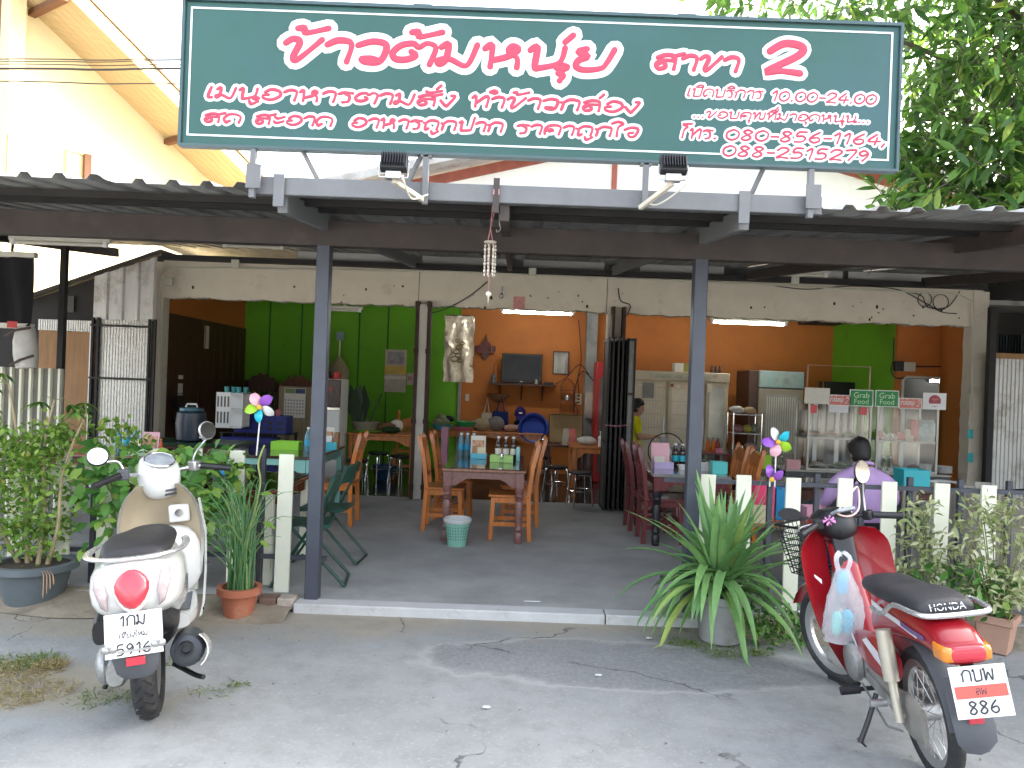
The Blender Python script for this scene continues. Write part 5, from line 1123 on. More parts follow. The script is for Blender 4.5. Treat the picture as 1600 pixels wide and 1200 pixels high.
# foil banner
a, b_ = W(692, 596, 12.4), W(742, 494, 12.4); g = M(); nx, nz_ = 18, 30
for j in range(nz_ + 1):
    for i in range(nx + 1):
        f, q = i / nx, j / nz_; g.v.append((a.x + (b_.x - a.x) * f + .01 * math.sin(q * 17), 12.4 + .035 * math.sin(f * 14 + q * 4) * (.4 + .6 * (1 - q)) + random.uniform(-.012, .012), a.z + (b_.z - a.z) * q))
for j in range(nz_):
    for i in range(nx): k = j * (nx + 1) + i; g.f.append((k, k + 1, k + nx + 2, k + nx + 1))
fb = TW('foil_banner', 'crinkled silver foil banner hanging between the green and orange walls', 'banner', ((a.x + b_.x) / 2, 12.4, a.z)); fb.p('sheet', g, mat('silver_foil', (.66, .57, .45), .28, .35, .2, 8, .5, 25))
fb.p('hanging_rod', M().bar((a.x, 12.4, b_.z), (b_.x, 12.4, b_.z), .015, .015).bar(((a.x + b_.x) / 2, 12.4, b_.z), ((a.x + b_.x) / 2, 12.4, 2.86), .008, .008), m_dark)
for k, (dx, dz, r_) in enumerate(((.02, .55, .06), (-.03, .48, .05), (.0, .42, .05), (-.05, .36, .07), (.03, .34, .05), (.06, .62, .04), (-.02, .66, .035))):
    cc = Vector(((a.x + b_.x) / 2 + dx, 12.34, a.z + dz)); fb.p('gold_motif', M().tube(catmull([cc + Vector((r_ * math.cos(q * 1.1), -.005 * q / 4, r_ * .8 * math.sin(q * 1.1) * (1 - q * .1))) for q in range(6)], 4), .010, 5), mat('gold_print', (.24, .17, .05), .35, .5))
# carved spirit shelf
c = W(759, 545, YB - .05); sp_ = T('carved_wall_shelf', 'dark red carved wooden wall shelf left of the television', 'shelf', c)
sp_.p('crest', M().prism([(x * .17, 0, z * .2) for x, z in ((-1, .25), (-1, -.2), (-.35, -.3), (-.3, -.7), (0, -1), (.3, -.7), (.35, -.3), (1, -.2), (1, .25), (.55, .3), (.35, .6), (.2, .55), (0, 1.3), (-.2, .55), (-.35, .6), (-.55, .3))], (0, .03, 0)), m_redwood); sp_.p('ledge', M().bb(-.15, .15, -.08, 0, -.07, -.05), m_redwood); sp_.p('figure', M().lathe((.09, -.05, -.05), [(.02, 0), (.012, .05), (.016, .08), (.005, .1)], 10), mat('gold_print', (.24, .17, .05), .35, .5))
# TV and shelf
a, b_ = W(783, 599, 12.95), W(848, 554, 12.95); wv, h = b_.x - a.x, b_.z - a.z; tv = T('television', 'black flat television on the wall shelf', 'television', ((a.x + b_.x) / 2, 12.95, a.z))
tv.p('bezel', M().bb(-wv / 2, wv / 2, 0, .07, 0.02, h), m_black, bevel=.008); tv.p('screen', M().bb(-wv / 2 + .03, wv / 2 - .03, -.003, 0, .075, h - .03), mat('dark_screen', (.02, .022, .028), .12)); tv.p('stand', M().bb(-.12, .12, -.05, .08, 0, .02), m_black); tv.p('badge', M().bb(-.025, .025, -.002, 0, .035, .05), m_alu)
a, b_ = W(764, 602, 13.0), W(868, 602, 13.0); ws = TW('wall_shelf', 'long narrow wooden wall shelf under the television', 'shelf', ((a.x + b_.x) / 2, 13.0, a.z - .06)); zs = W(815, 599.5, 12.95).z
ws.p('board', M().bb(a.x, b_.x, 12.8, YB, zs - .03, zs), m_brownwood)
for x in (780, 814, 847): xx = W(x, 610, 13).x; ws.p('bracket', M().prism([(xx, 12.85, zs - .03), (xx, YB, zs - .03), (xx, YB, zs - .28)], (.02, 0, 0)), m_brownwood)
for k, (x, r_, h_, col, nm, lb, ct_) in enumerate(((771, .045, .16, (.10, .12, .13), 'silver_bust', 'round grey bust at the left end of the television shelf', 'figurine'), (773, .03, .33, (.30, .08, .02), 'tall_figurine', 'slim orange figurine behind the grey bust on the television shelf', 'figurine'), (838, .03, .08, (.45, .43, .35), 'shelf_jar', 'pale little jar at the right foot of the television', 'jar'))):
    xx = W(x, 590, 12.9).x; one(nm, M().lathe((xx, 12.86 + .09 * (k == 1), zs), [(r_, 0), (r_ * 1.05, h_ * .15), (r_ * .6, h_ * .3), (r_ * .95, h_ * .5), (r_ * .9, h_ * .65), (r_ * .5, h_ * .75), (r_ * .6, h_ * .88), (r_ * .1, h_)], 14), plastic('shelf_item%d' % k, col), lb, ct_)
one('set_top_box', M().bb(W(850, 600, 12.9).x, W(864, 600, 12.9).x, 12.82, 12.98, zs, zs + .04), m_black, 'small black box at the right end of the television shelf', 'box', bevel=.004)
wall_panel('framed_mirror', 'small framed mirror right of the television', 'mirror', 865, 551, 888, 583, mat('mirror', (.75, .73, .68), .06, 1, .02), frame=m_brownwood)
# rattan shelf
c = W(885, 650, 13.1); rk_ = T('rattan_shelf', 'small arched rattan wall shelf with two ledges', 'shelf', c); hh = W(885, 592, 13.1).z - c.z; ra_ = mat('rattan', (.25, .08, .03), .6)
rk_.p('hoop', M().tube(catmull([(-.11, 0, 0), (-.11, 0, hh * .6), (-.1, 0, hh * .85), (0, 0, hh), (.1, 0, hh * .85), (.11, 0, hh * .6), (.11, 0, 0)], 4), .012, 6), ra_)
for zz in (.02, .25, .42): rk_.p('ledge', M().bb(-.12, .12, -.1, .02, zz * hh / .62, zz * hh / .62 + .018), ra_)
one('rattan_jar', M().lathe((c.x, 13.05, c.z + .25 * hh / .62 + .018), [(.05, 0), (.055, .05), (.03, .09)], 12), m_alu, 'small grey jar on the middle ledge of the rattan shelf', 'jar'); one('brass_figure', M().lathe((c.x + .15, 13.0, c.z - .04), [(.05, 0), (.03, .06), (.045, .12), (.02, .18), (.028, .24), (.004, .3)], 12), mat('copper_figure', (.30, .09, .03), .4, .3), 'copper coloured figure beside the rattan shelf', 'figurine')
sb, wv, h = wall_panel('socket_board', 'cream socket board with black sockets on the orange wall', 'socket board', 898, 615, 909, 632, mat('cream_bakelite', (.6, .5, .3), .5), th=.02)
for k in range(3): sb.p('socket', M().box((0, -.021, h * (.2 + .3 * k)), (wv * .35, .004, h * .14)), m_black)
wall_panel('light_switch', 'small pale switch plate at the left end of the orange wall', 'switch', 727, 616, 733, 626, m_pvc, th=.015)
for pts, lb in ((((905, 620), (903, 590), (908, 560), (904, 500)), 'dark cable running up the orange wall right of the mirror'), (((868, 600), (885, 590), (905, 570), (920, 585)), 'dark cable looping from the television shelf to the column'), (((895, 640), (900, 600), (912, 580), (935, 605)), 'dark cable crossing the grey inner column')):
    one('wall_cable', M().tube(catmull([W(x, y, 12.95) for x, y in pts], 5), .009, 5), mat('brown_cable', (.08, .025, .015), .7), lb, 'cable', 'cables on the orange wall')
# hanging bags, basket, caps
def bag(x0, x1, y0, y1, yh, Y, mt, label, grp='bags on the wall'):
    a, b_ = W(x0, y1, Y), W(x1, y0, Y); wv, h = b_.x - a.x, b_.z - a.z; t = T('tote_bag', label, 'bag', ((a.x + b_.x) / 2, Y, a.z), 0, grp); hz_ = W(x0, yh, Y).z - a.z
    t.p('pouch', M().loft([[(-wv * q / 2, -d, z * h), (wv * q / 2, -d, z * h), (wv * q / 2, d, z * h), (-wv * q / 2, d, z * h)] for z, q, d in ((0, .85, .04), (.15, 1, .07), (.6, 1.0, .06), (1, .92, .02))]), mt, bevel=.015)
    t.p('strap', M().tube([(-wv * .25, -.02, h * .95), (0, 0, hz_), (wv * .25, -.02, h * .95)], .012, 6), mt)
bag(751, 769, 645, 672, 622, 12.9, fabric('beige_canvas', (.42, .35, .27)), 'beige canvas tote hanging under the round basket'); bag(768, 795, 643, 680, 618, 12.8, fabric('navy_canvas', (.012, .02, .09)), 'navy tote bag hanging right of the beige tote'); bag(913, 934, 612, 654, 606, 12.95, mat('white_film2', (.50, .42, .36), .5, 0, .1, 10, .6, 20), 'white plastic carrier bag hanging on the grey inner column')
c = W(779, 616, 13.0); one('round_basket', M().lathe(c + Vector((0, 0, -.14)), [(.02, 0), (.1, .03), (.17, .11), (.2, .15), (.19, .15), (.1, .06), (.02, .03)], 22), mat('straw', (.22, .11, .05), .8, 0, .3, 20), 'round brown wicker basket hanging below the television shelf', 'basket')
for x, y, col, lb in ((813, 645, (.03, .02, .12), 'purple baseball cap hanging above the blue basin'), (811, 664, (.015, .013, .016), 'black baseball cap hanging below the purple cap')):
    c = W(x, y, 12.9); cp = T('baseball_cap', lb, 'cap', c, 0, 'caps on the wall'); mt = fabric('cap%d' % y, col); cp.p('crown', M().lathe((0, 0, -.06), [(.09, 0), (.095, .04), (.085, .1), (.05, .15), (.01, .165)], 18), mt); cp.p('peak', M().prism([(-.08, -.08, -.06), (.08, -.08, -.06), (.07, -.15, -.12), (0, -.18, -.13), (-.07, -.15, -.12)], (0, .004, .012)), mt); cp.p('emblem', M().box((0, -.096, .0), (.06, .004, .02)), m_white)
# back bench with produce under the TV, cardboard box, dark table
zb_ = W(740, 672, 12.4).z
bb_ = table('long_bench_table', 'low table crowded with produce under the orange wall', (W(750, 690, 12.3).x, 12.45, FZ), 2.0, .7, zb_ - FZ, m_oak, m_oak, turned=False)
basin('green_basin', 'bright green plastic basin on the crowded back table', (W(727, 664, 12.3).x, 12.3, zb_ + .04), .17, .1, plastic('green_plastic', (.02, .28, .08))); basin('pink_basin', 'pink plastic basin under the green one', (W(722, 670, 12.2).x, 12.25, zb_), .19, .06, plastic('pink_plastic', (.6, .16, .22))); basin('teal_basin', 'teal plastic basin below the pumpkins', (W(690, 678, 12.2).x, 12.2, zb_), .17, .08, plastic('teal_basin', (.05, .28, .32)))
for k, (x, y) in enumerate(((684, 663), (694, 666), (689, 656))): lump('pumpkin', ['left', 'right', 'upper'][k] + ' grey green pumpkin in the teal basin', 'pumpkin', (W(x, y, 12.2).x, 12.2 + .05 * k, zb_ + .05 + .07 * (k == 2)), (.09, .09, .065), mat('pumpkin_skin', (.17, .19, .10), .7, 0, .3, 15), grp='pumpkins')
for k, (x, col, r_, lb) in enumerate(((700, (.02, .02, .03), (.1, .07, .05), 'black cloth bundle behind the pumpkins'), (745, (.02, .02, .05), (.06, .06, .07), 'dark bundle right of the green basin'), (752, (.30, .24, .15), (.16, .1, .1), 'beige plastic sack of produce on the crowded back table'), (775, (.17, .15, .14), (.14, .09, .12), 'grey sack on the crowded back table'), (800, (.38, .22, .18), (.13, .08, .06), 'folded pinkish cloths on the crowded back table'))): lump('produce_bundle', lb, 'bundle', (W(x, 668, 12.35).x, 12.35, zb_ + (.12 if k == 0 else 0)), r_, fabric('bundle%d' % k, col))
one('pink_carton', M().bb(W(690, 690, 11.6).x, W(700, 690, 11.6).x, 11.5, 11.7, FZ, W(690, 668, 11.5).z), plastic('pink_card2', (.6, .28, .42)), 'upright pink carton behind the left orange chairs', 'carton')
p = W(834, 672, 12.0); one('blue_washbasin', M().lathe((0, 0, 0), [(.01, .0), (.2, .0), (.235, .08), (.245, .09), (.235, .1), (.215, .09), (.18, .015), (.01, .015)], 26).xf(Matrix.Translation((p.x, 12.25, p.z)) @ Matrix.Rotation(R(72), 4, 'X')), plastic('royal_blue', (.015, .04, .26)), 'royal blue plastic washbasin propped on its side below the television', 'basin')
a, b_ = W(858, 690, 12.2), W(910, 650, 12.2); cbx = T('cardboard_box', 'large brown cardboard box standing on the dark back table', 'box', ((a.x + b_.x) / 2, 12.3, a.z)); wv, h = b_.x - a.x, b_.z - a.z; mcb = mat('cardboard', (.33, .22, .11), .85, 0, .08, 6)
cbx.p('carton', M().bb(-wv / 2, wv / 2, -.12, .2, 0, h), mcb, bevel=.004); cbx.p('flap', M().prism([(-wv / 2, -.12, h), (wv / 2, -.12, h), (wv / 2 - .02, -.2, h + .02), (-wv / 2 + .02, -.2, h + .02)], (0, 0, .004)), mcb); cbx.p('print_mark', M().box((0, -.1215, h * .25), (.09, .002, .03)), m_brownwood)
table('dark_table', 'dark back table carrying the cardboard box', ((a.x + b_.x) / 2 - .02, 12.0, FZ), .66, .95, a.z - FZ, m_brownwood, m_brownwood, turned=False, skirt=False)
for k, (x, col) in enumerate(((884, (.45, .38, .30)), (894, (.62, .12, .10)))): pk = W(x, 688, 11.6); one('snack_packet', M().loft([[(pk.x - q, 11.62 - d, a.z + z), (pk.x + q, 11.62 - d, a.z + z), (pk.x + q, 11.62 + d, a.z + z), (pk.x - q, 11.62 + d, a.z + z)] for z, q, d in ((0, .05, .03), (.1, .055, .03), (.2, .045, .015), (.25, .04, .004))]), plastic('packet%d' % k, col), ['beige snack packet in front of the cardboard box', 'red topped snack packet in front of the cardboard box'][k], 'packet')
po_ = G(914, 792, FZ); table('small_orange_table', 'small orange wooden table beside the folded metal doors', (W(925, 740, 10.6).x, 10.9, FZ), .62, .8, W(915, 697, 10.6).z - FZ, m_oak, m_oak, turned=False); zso = W(915, 697, 10.6).z
lump('plastic_bag_heap', 'clear plastic bags heaped on the small orange table', 'bag', (W(918, 692, 10.8).x, 10.85, zso), (.14, .1, .06), mat('film', (.55, .53, .5), .25, 0, .1, 12, .6, 25)); pb_ = T('pump_bottle', 'white pump bottle on the small orange table', 'bottle', (W(938, 695, 10.6).x, 10.62, zso)); pb_.p('body', M().lathe((0, 0, 0), [(.03, 0), (.032, .13), (.012, .15)], 12), m_white); pb_.p('pump', M().cyl((0, 0, .15), (0, 0, .2), .006).box((.015, 0, .205), (.05, .015, .012)), m_white)
# red drinks cabinet behind the doors
a = W(935, 700, 12.0); b_ = W(958, 565, 12.0); rc = T('red_cooler', 'red upright drinks cooler half hidden by the folded doors', 'cooler', ((a.x + b_.x) / 2 + .15, 12.3, FZ)); wv = .55; h = b_.z - FZ; mrd = plastic('cola_red', (.45, .012, .015))
rc.p('cabinet', M().bb(-wv / 2, wv / 2, 0, .5, 0, h), mrd, bevel=.01); rc.p('door_glass', M().bb(-wv / 2 + .05, wv / 2 - .05, -.02, -.002, .15, h - .25), mat('dim_glass', (.12, .10, .09), .1)); rc.p('door_frame', M().bb(-wv / 2, -wv / 2 + .05, -.03, -.002, .12, h - .22), mrd); rc.p('door_frame', M().bb(wv / 2 - .05, wv / 2, -.03, -.002, .12, h - .22), mrd)
# folded metal doors
for i, (x, lb) in enumerate(((948, 'leftmost'), (957, 'second'), (966, 'third'), (975, 'fourth'), (986, 'rightmost'))):
    pass
fd = TW('folding_doors', 'stack of dark folded metal doors at the dark column', 'door', (W(968, 800, 9.6).x, 9.6, FZ)); zt2 = W(965, 528, 9.5).z
for i in range(5):
    xx = W(946 + 7.3 * i, 660, 9.55).x; y0, y1 = 9.42 + .03 * (i % 2), 9.86
    g = M(); g.bb(xx - .012, xx + .012, y0, y0 + .035, FZ + .02, zt2); g.bb(xx - .012, xx + .012, y1 - .035, y1, FZ + .02, zt2)
    for zz in (FZ + .03, FZ + .85, zt2 - .03): g.bb(xx - .012, xx + .012, y0 + .035, y1 - .035, zz - .02, zz + .02)
    lf = fd.p('door_leaf', M().bb(xx - .006, xx + .006, y0 + .035, y1 - .035, FZ + .05, zt2 - .05), mat('dull_panel', (.10, .095, .09), .5, .3)); fd.p('leaf_frame', g, m_dark, parent=lf)
xx = W(976, 660, 9.5).x; lf = fd.p('door_leaf', M().bb(xx + .0, xx + .085, 9.44, 9.452, FZ + .05, zt2 - .03), mat('grey_pane', (.16, .16, .15), .25)); g = M()
for q in (xx - .004, xx + .087): fd.p('leaf_frame', M().bb(q - .012, q + .012, 9.42, 9.47, FZ + .02, zt2), m_dark, parent=lf)
for zz in (FZ + .05, FZ + .75, FZ + 1.45, zt2 - .02): fd.p('leaf_rail', M().bb(xx + .008, xx + .075, 9.425, 9.465, zz - .015, zz + .015), m_dark, parent=lf)
fd.p('tie_ribbon', M().tube([(W(945, 664, 9.4).x, 9.40, W(945, 664, 9.4).z), (W(965, 666, 9.4).x, 9.385, W(965, 666, 9.4).z), (W(982, 664, 9.4).x, 9.40, W(982, 664, 9.4).z)], .006, 5), plastic('pink_ribbon', (.5, .2, .25)))

# papers pinned on the brown left wall
for x, y, w_, h_, mt, lb in ((324, 527, .16, .34, m_paper, 'red edged paper calendar pinned on the brown boards'), (283, 602, .14, .28, m_paper, 'pale paper note pinned low on the brown boards')):
    u_, v_ = uv(x, y); Yp = -4.58 * FPX / u_; zc = CAM_H - v_ * Yp / FPX; t = T('wall_note', lb, 'paper', (-4.592, Yp, zc), 0, 'papers on the brown boards'); t.p('sheet', M().bb(0, .006, -w_ / 2, w_ / 2, -h_ / 2, h_ / 2), mt)
    if y < 550: t.p('red_edge', M().bb(.0065, .009, -w_ / 2, -w_ / 2 + .03, -h_ / 2, h_ / 2), plastic('sign_red', (.4, .05, .05)))
# ------------------------------------------------------------------ tall glass door fridges
m_cab = mat('ivory_enamel', (.58, .50, .36), .4, 0, .1, 4, dirt=(.32, .2, .1), dscale=5, dlo=.6, dhi=.75)
def px_box(x0, x1, ytop, Y): a, b_ = W(x0, ytop, Y), W(x1, ytop + (x1 - x0) * .0366, Y); return a.x, b_.x, a.z
x0, x1, zt0 = px_box(989, 1140, 578, 11.4)
fr = TW('double_door_fridge', 'wide ivory two door display fridge behind the right table', 'fridge', ((x0 + x1) / 2, 11.4, FZ)); zh = zt0 - .14
fr.p('cabinet', M().bb(x0, x1, 11.43, 12.05, FZ, zt0), m_cab, bevel=.012); fr.p('header', M().bb(x0, x1, 11.38, 11.428, zh, zt0 - .003), m_cab, bevel=.008)
fr.p('header_panel', M().bb(x0 + .25, x1 - .3, 11.374, 11.379, zh + .035, zt0 - .045), mat('faded_label', (.42, .42, .32), .4, 0, .3, 6, dirt=(.25, .15, .1), dlo=.6, dhi=.7))
xm = W(1041, 640, 11.4).x
m_fgl = mat('frosted_stocked_glass', (.66, .58, .45), .18, 0, .12, 4, stretch=(1, 1, 1)); m_fgl2 = mat('cool_film_glass', (.42, .42, .38), .15, .2, .35, 3, .4, 6)
for a, b_, mg in ((x0 + .02, xm - .02, m_fgl), (xm + .02, x1 - .36, m_fgl), (x1 - .34, x1 - .02, m_fgl2)):
    d = fr.p('door', M().bb(a, b_, 11.39, 11.428, FZ + .12, zh - .015), m_cab, bevel=.006); fr.p('pane', M().bb(a + .05, b_ - .05, 11.384, 11.39, FZ + .2, zh - .06), mg, parent=d)
    if mg is m_fgl:
        for k in range(7): zz = FZ + .35 + k * .2; fr.p('shelf_wire', M().bb(a + .055, b_ - .055, 11.380, 11.383, zz, zz + .006), mat('pale_wire', (.40, .34, .25), .5), parent=d)
        for k in range(9 if a < xm else 0): xx = a + .07 + k * (b_ - a - .14) / 8; fr.p('shelf_wire', M().bb(xx, xx + .004, 11.380, 11.383, FZ + .22, zh - .1), mat('pale_wire', (.40, .34, .25), .5), parent=d)
    fr.p('handle', M().bb(b_ - .03, b_ - .01, 11.36, 11.388, FZ + .8, FZ + 1.1), m_alu, parent=d)
nt_ = W(1013, 610, 11.37); fr.p('grey_notice', M().box(nt_, (.17, .003, .23)), mat('grey_sheet', (.26, .25, .24), .7))
for k, (x, y_, c_, w_) in enumerate(((1050, 602, (.25, .04, .03), .05), (1060, 604, (.75, .6, .5), .06), (1072, 604, (.72, .5, .35), .07), (1083, 604, (.25, .2, .45), .05), (1109, 606, (.8, .7, .55), .07))): fr.p('sticker', M().box(W(x, y_, 11.379), (w_, .003, .05 if k < 4 else .13)), plastic('sticker%d' % k, c_))
bx = T('paper_box', 'olive and white box on top of the wide ivory fridge', 'box', (W(1070, 570, 11.6).x, 11.6, zt0)); bx.p('carton', M().bb(-.17, -.04, -.1, .1, 0, .13), m_paper); bx.p('side_panel', M().bb(-.038, .17, -.1, .1, 0, .13), plastic('olive', (.28, .26, .04)))
for k in range(3): one('figure_pot', M().lathe((W(1119, 575, 11.6).x + (-.06 + .06 * k), 11.6, zt0), [(.028, 0), (.034, .04), (.02, .07), (.022, .1), (.005, .12)], 10), m_brownwood, ['left', 'middle', 'right'][k] + ' small dark ornament on the right end of the ivory fridge', 'ornament', 'ornaments on the fridge')
# second, single door fridge
x0, x1, zt0 = px_box(1172, 1256, 578, 11.8)
f2 = TW('single_door_fridge', 'dark sided single door display fridge with teal header left of the food stall', 'fridge', ((x0 + x1) / 2, 11.8, FZ)); xd = W(1186, 600, 11.8).x
f2.p('cabinet', M().bb(x0, x1, 11.83, 12.5, FZ, zt0), mat('dark_fridge_side', (.07, .035, .025), .4), bevel=.01); f2.p('header', M().bb(xd, x1, 11.78, 11.828, zt0 - .26, zt0 - .004), mat('teal_header', (.30, .38, .34), .3, 0, .6, 3, dirt=(.06, .28, .33), dscale=3), bevel=.006)
d = f2.p('door', M().bb(xd, x1, 11.79, 11.828, FZ + .15, zt0 - .28), mat('tan_door_frame', (.30, .25, .18), .4), bevel=.006); f2.p('pane', M().bb(xd + .1, x1 - .09, 11.784, 11.79, FZ + .3, zt0 - .36), mat('fridge_glow', (.34, .32, .27), .15), parent=d)
for k in range(13): xx = xd + .13 + k * (x1 - xd - .26) / 12; f2.p('curtain_strip', M().bb(xx - .007, xx + .007, 11.776, 11.783, FZ + .6, zt0 - .40), mat('pale_strip', (.55, .52, .45), .4), parent=d)
f2.p('handle', M().bb(x1 - .05, x1 - .03, 11.755, 11.788, FZ + .9, FZ + 1.3), m_black, parent=d)
# steel rack with bags between the fridges
a, b_ = W(1140, 700, 11.2), W(1184, 700, 11.2); rk = T('steel_rack', 'bare steel rack with plastic bags between the two fridges', 'rack', ((a.x + b_.x) / 2, 11.2, FZ)); hw = (b_.x - a.x) / 2; hr = W(1160, 645, 11.2).z - FZ
for sx in (-1, 1):
    for sy in (-.15, .15): rk.p('post', M().cyl((sx * hw, sy, 0), (sx * hw, sy, hr), .012, n=8), m_chrome)
lv = [W(1160, 647, 11.2).z - FZ, W(1160, 676, 11.2).z - FZ, W(1160, 705, 11.2).z - FZ]
for zz in lv: rk.p('shelf', M().bb(-hw, hw, -.15, .15, zz - .012, zz), m_alu)
BC = [(.45, .42, .38), (.38, .25, .12), (.35, .16, .18), (.45, .40, .08), (.25, .28, .22), (.12, .10, .10), (.40, .30, .32)]
for k, (dx, lvl, r_) in enumerate(((-.12, 0, (.11, .09, .06)), (.07, 0, (.09, .08, .055)), (-.1, 1, (.08, .08, .06)), (.04, 1, (.07, .08, .06)), (.15, 1, (.06, .07, .065)), (-.08, 2, (.1, .08, .05)), (.1, 2, (.09, .08, .07)))):
    lump('groceries_bag', ['beige bag at the left of the rack top', 'brown bag at the right of the rack top', 'pinkish bag at the left of the middle rack shelf', 'yellow bag in the middle of the middle rack shelf', 'grey green bag at the right of the middle rack shelf', 'black bag at the left of the lower rack shelf', 'mauve bag at the right of the lower rack shelf'][k], 'bag', ((a.x + b_.x) / 2 + dx, 11.2, FZ + lv[lvl]), r_, mat('groc%d' % k, BC[k], .4, 0, .3, 9, .5, 25), grp='bags on the rack')
# red side table with sauces
p = W(1108, 722, 10.6); rtb = table('red_side_table', 'low dark red table with sauce bottles before the ivory fridge', (p.x, 10.8, FZ), .55, .5, W(1105, 707, 10.6).z - FZ, m_redwood, m_redwood, turned=False, skirt=False); zq = W(1105, 707, 10.6).z
for k, (x, col, lb) in enumerate(((1106, (.6, .12, .01), 'left orange sauce bottle on the dark red side table'), (1114, (.65, .16, .01), 'right orange sauce bottle on the dark red side table'), (1121, (.3, .03, .02), 'dark red sauce jar on the dark red side table'))): bottle(lb, (W(x, 700, 10.7).x, 10.7, zq), .2, .03, plastic('sc%d' % k, col), plastic('green_cap', (.03, .2, .1)))
one('pink_sauce_box', M().bb(W(1117, 700, 10.6).x, W(1128, 700, 10.6).x, 10.56, 10.62, zq, zq + .06), plastic('pink_plastic', (.6, .16, .22)), 'small pink box on the dark red side table', 'box')
# hoop of the big fan behind the right table
p = W(1041, 705, 9.6); hf = T('table_fan', 'round fan with a wide hoop guard behind the right table', 'fan', (p.x, 9.6, FZ)); zc = W(1041, 705, 9.6).z - FZ
hf.p('guard_ring', M().torus((0, 0, zc), .225, .008, 'y', 36, 6), m_dark); hf.p('hub', M().cyl((0, .05, zc), (0, -.03, zc), .06), m_alu); hf.p('pole', M().cyl((0, .06, .03), (0, .04, zc), .015), m_dark); hf.p('base', M().lathe((0, .06, 0), [(.16, 0), (.16, .02), (.02, .045)], 18), m_dark)
for k in range(4): hf.p('blade', M().prism([(math.cos(a_) * r_, .0, zc + math.sin(a_) * r_) for a_, r_ in ((k * 1.57, .04), (k * 1.57 - .1, .19), (k * 1.57 + .6, .2), (k * 1.57 + .8, .05))], (0, .006, 0)), mat('smoky_blade', (.25, .25, .25), .2))
for k in range(12): a_ = k * math.pi / 6; hf.p('guard_wire', M().cyl((math.cos(a_) * .06, -.05, zc + math.sin(a_) * .06), (math.cos(a_) * .225, 0, zc + math.sin(a_) * .225), .002, n=4), m_dark)
# ------------------------------------------------------------------ food stall display cabinets
YC = 9.35
m_counter = mat('dark_steel_counter', (.06, .065, .07), .25, .4, .25, 3); m_sframe = mat('stall_frame', (.36, .35, .32), .35, .6)
cz0 = W(1310, 735, YC).z
ctr = TW('food_counter', 'long dark steel food counter under the two glass display cases', 'counter', (W(1360, 750, YC).x, YC, FZ)); cx0, cx1 = W(1222, 740, YC).x, W(1478, 740, YC).x
ctr.p('worktop', M().bb(cx0, cx1, YC - .12, YC + .45, cz0 - .02, cz0 - .002), m_sframe, bevel=.003)
for k in range(4): xa_ = cx0 + (cx1 - cx0) * k / 4; ctr.p('front_panel', M().bb(xa_ + .004, xa_ + (cx1 - cx0) / 4 - .004, YC - .1, YC - .08, FZ + .02, cz0 - .022), m_counter)
ctr.p('back_panel', M().bb(cx0, cx1, YC + .42, YC + .44, FZ, cz0 - .022), m_counter)
def display(x0, x1, ytop, label, roof_sign):
    a, b_ = W(x0, ytop, YC), W(x1, ytop, YC); za = (a.z + W(x1, ytop + (x1 - x0) * .0366, YC).z) / 2; X0, X1 = a.x, b_.x; t = TW('display_case', label, 'display case', ((X0 + X1) / 2, YC, cz0), 'food display cases'); y0, y1 = YC - .05, YC + .36
    for xx in (X0, X1):
        for yy in (y0, y1): t.p('post', M().bb(xx - .012, xx + .012, yy - .012, yy + .012, cz0, za), m_sframe)
    for zz in (cz0 + .01, (cz0 + za) / 2 - .02, za): 
        for yy in (y0, y1): t.p('rail', M().bb(X0 + .012, X1 - .012, yy - .01, yy + .01, zz - .01, zz + .01), m_sframe)
    t.p('shelf', M().bb(X0, X1, y0 + .012, y1 - .012, (cz0 + za) / 2 - .03, (cz0 + za) / 2 - .02), m_glass); t.p('floor', M().bb(X0, X1, y0 + .012, y1 - .012, cz0 + .0005, cz0 + .012), m_alu)
    t.p('front_glass', M().bb(X0 + .013, X1 - .013, y0 - .003, y0 + .001, cz0 + .02, za - .011), m_glass)
    for k in range(2): t.p('sliding_door', M().bb(X0 + .02 + k * (X1 - X0) / 2, X0 + (k + 1) * (X1 - X0) / 2 - .01, y1 - .02 + .012 * k, y1 - .012 + .012 * k, cz0 + .02, za - .02), m_glass)
    for k in (.31, .68): xx = X0 + (X1 - X0) * k; t.p('door_stile', M().bb(xx - .025, xx + .025, y1 - .04, y1 - .022, cz0 + .02, za - .02), m_white)
    return t, X0, X1, za, y0
d1, X0, X1, za, y0 = display(1262, 1358, 628, 'left glass food display case with trays of meat', 0)
d2, U0, U1, ub, _ = display(1369, 1462, 634, 'right glass food display case with eggs and packets', 0)
zsh = (cz0 + za) / 2 - .02
def food_tray(x, z, w_, label, mt_food, Y=YC + .12):
    t = T('food_tray', label, 'tray', (x, Y, z), 0, 'metal food trays'); t.p('pan', M().loft([[(-w_ * q / 2, -.1 * q, h), (w_ * q / 2, -.1 * q, h), (w_ * q / 2, .1 * q, h), (-w_ * q / 2, .1 * q, h)] for q, h in ((.85, 0), (1, .035), (1.04, .037))]), m_alu)
    g = M(); rings = []
    for i in range(7): rings.append([Vector((w_ * .42 * math.cos(2 * math.pi * k / 14) * math.cos(i * .24) * (1 + .1 * math.sin(5 * k)), .085 * math.sin(2 * math.pi * k / 14) * math.cos(i * .24), .03 + .05 * math.sin(i * .24) + random.uniform(-.006, .006))) for k in range(14)])
    t.p('food', g.loft(rings), mt_food)
mt_ = mat('raw_meat', (.20, .055, .035), .4, 0, .6, 20, .6, 50); mg_ = mat('chopped_greens', (.14, .18, .08), .6, 0, .6, 30, .6, 50); mw_ = mat('pale_noodles', (.5, .45, .34), .6, 0, .4, 40, .6, 60)
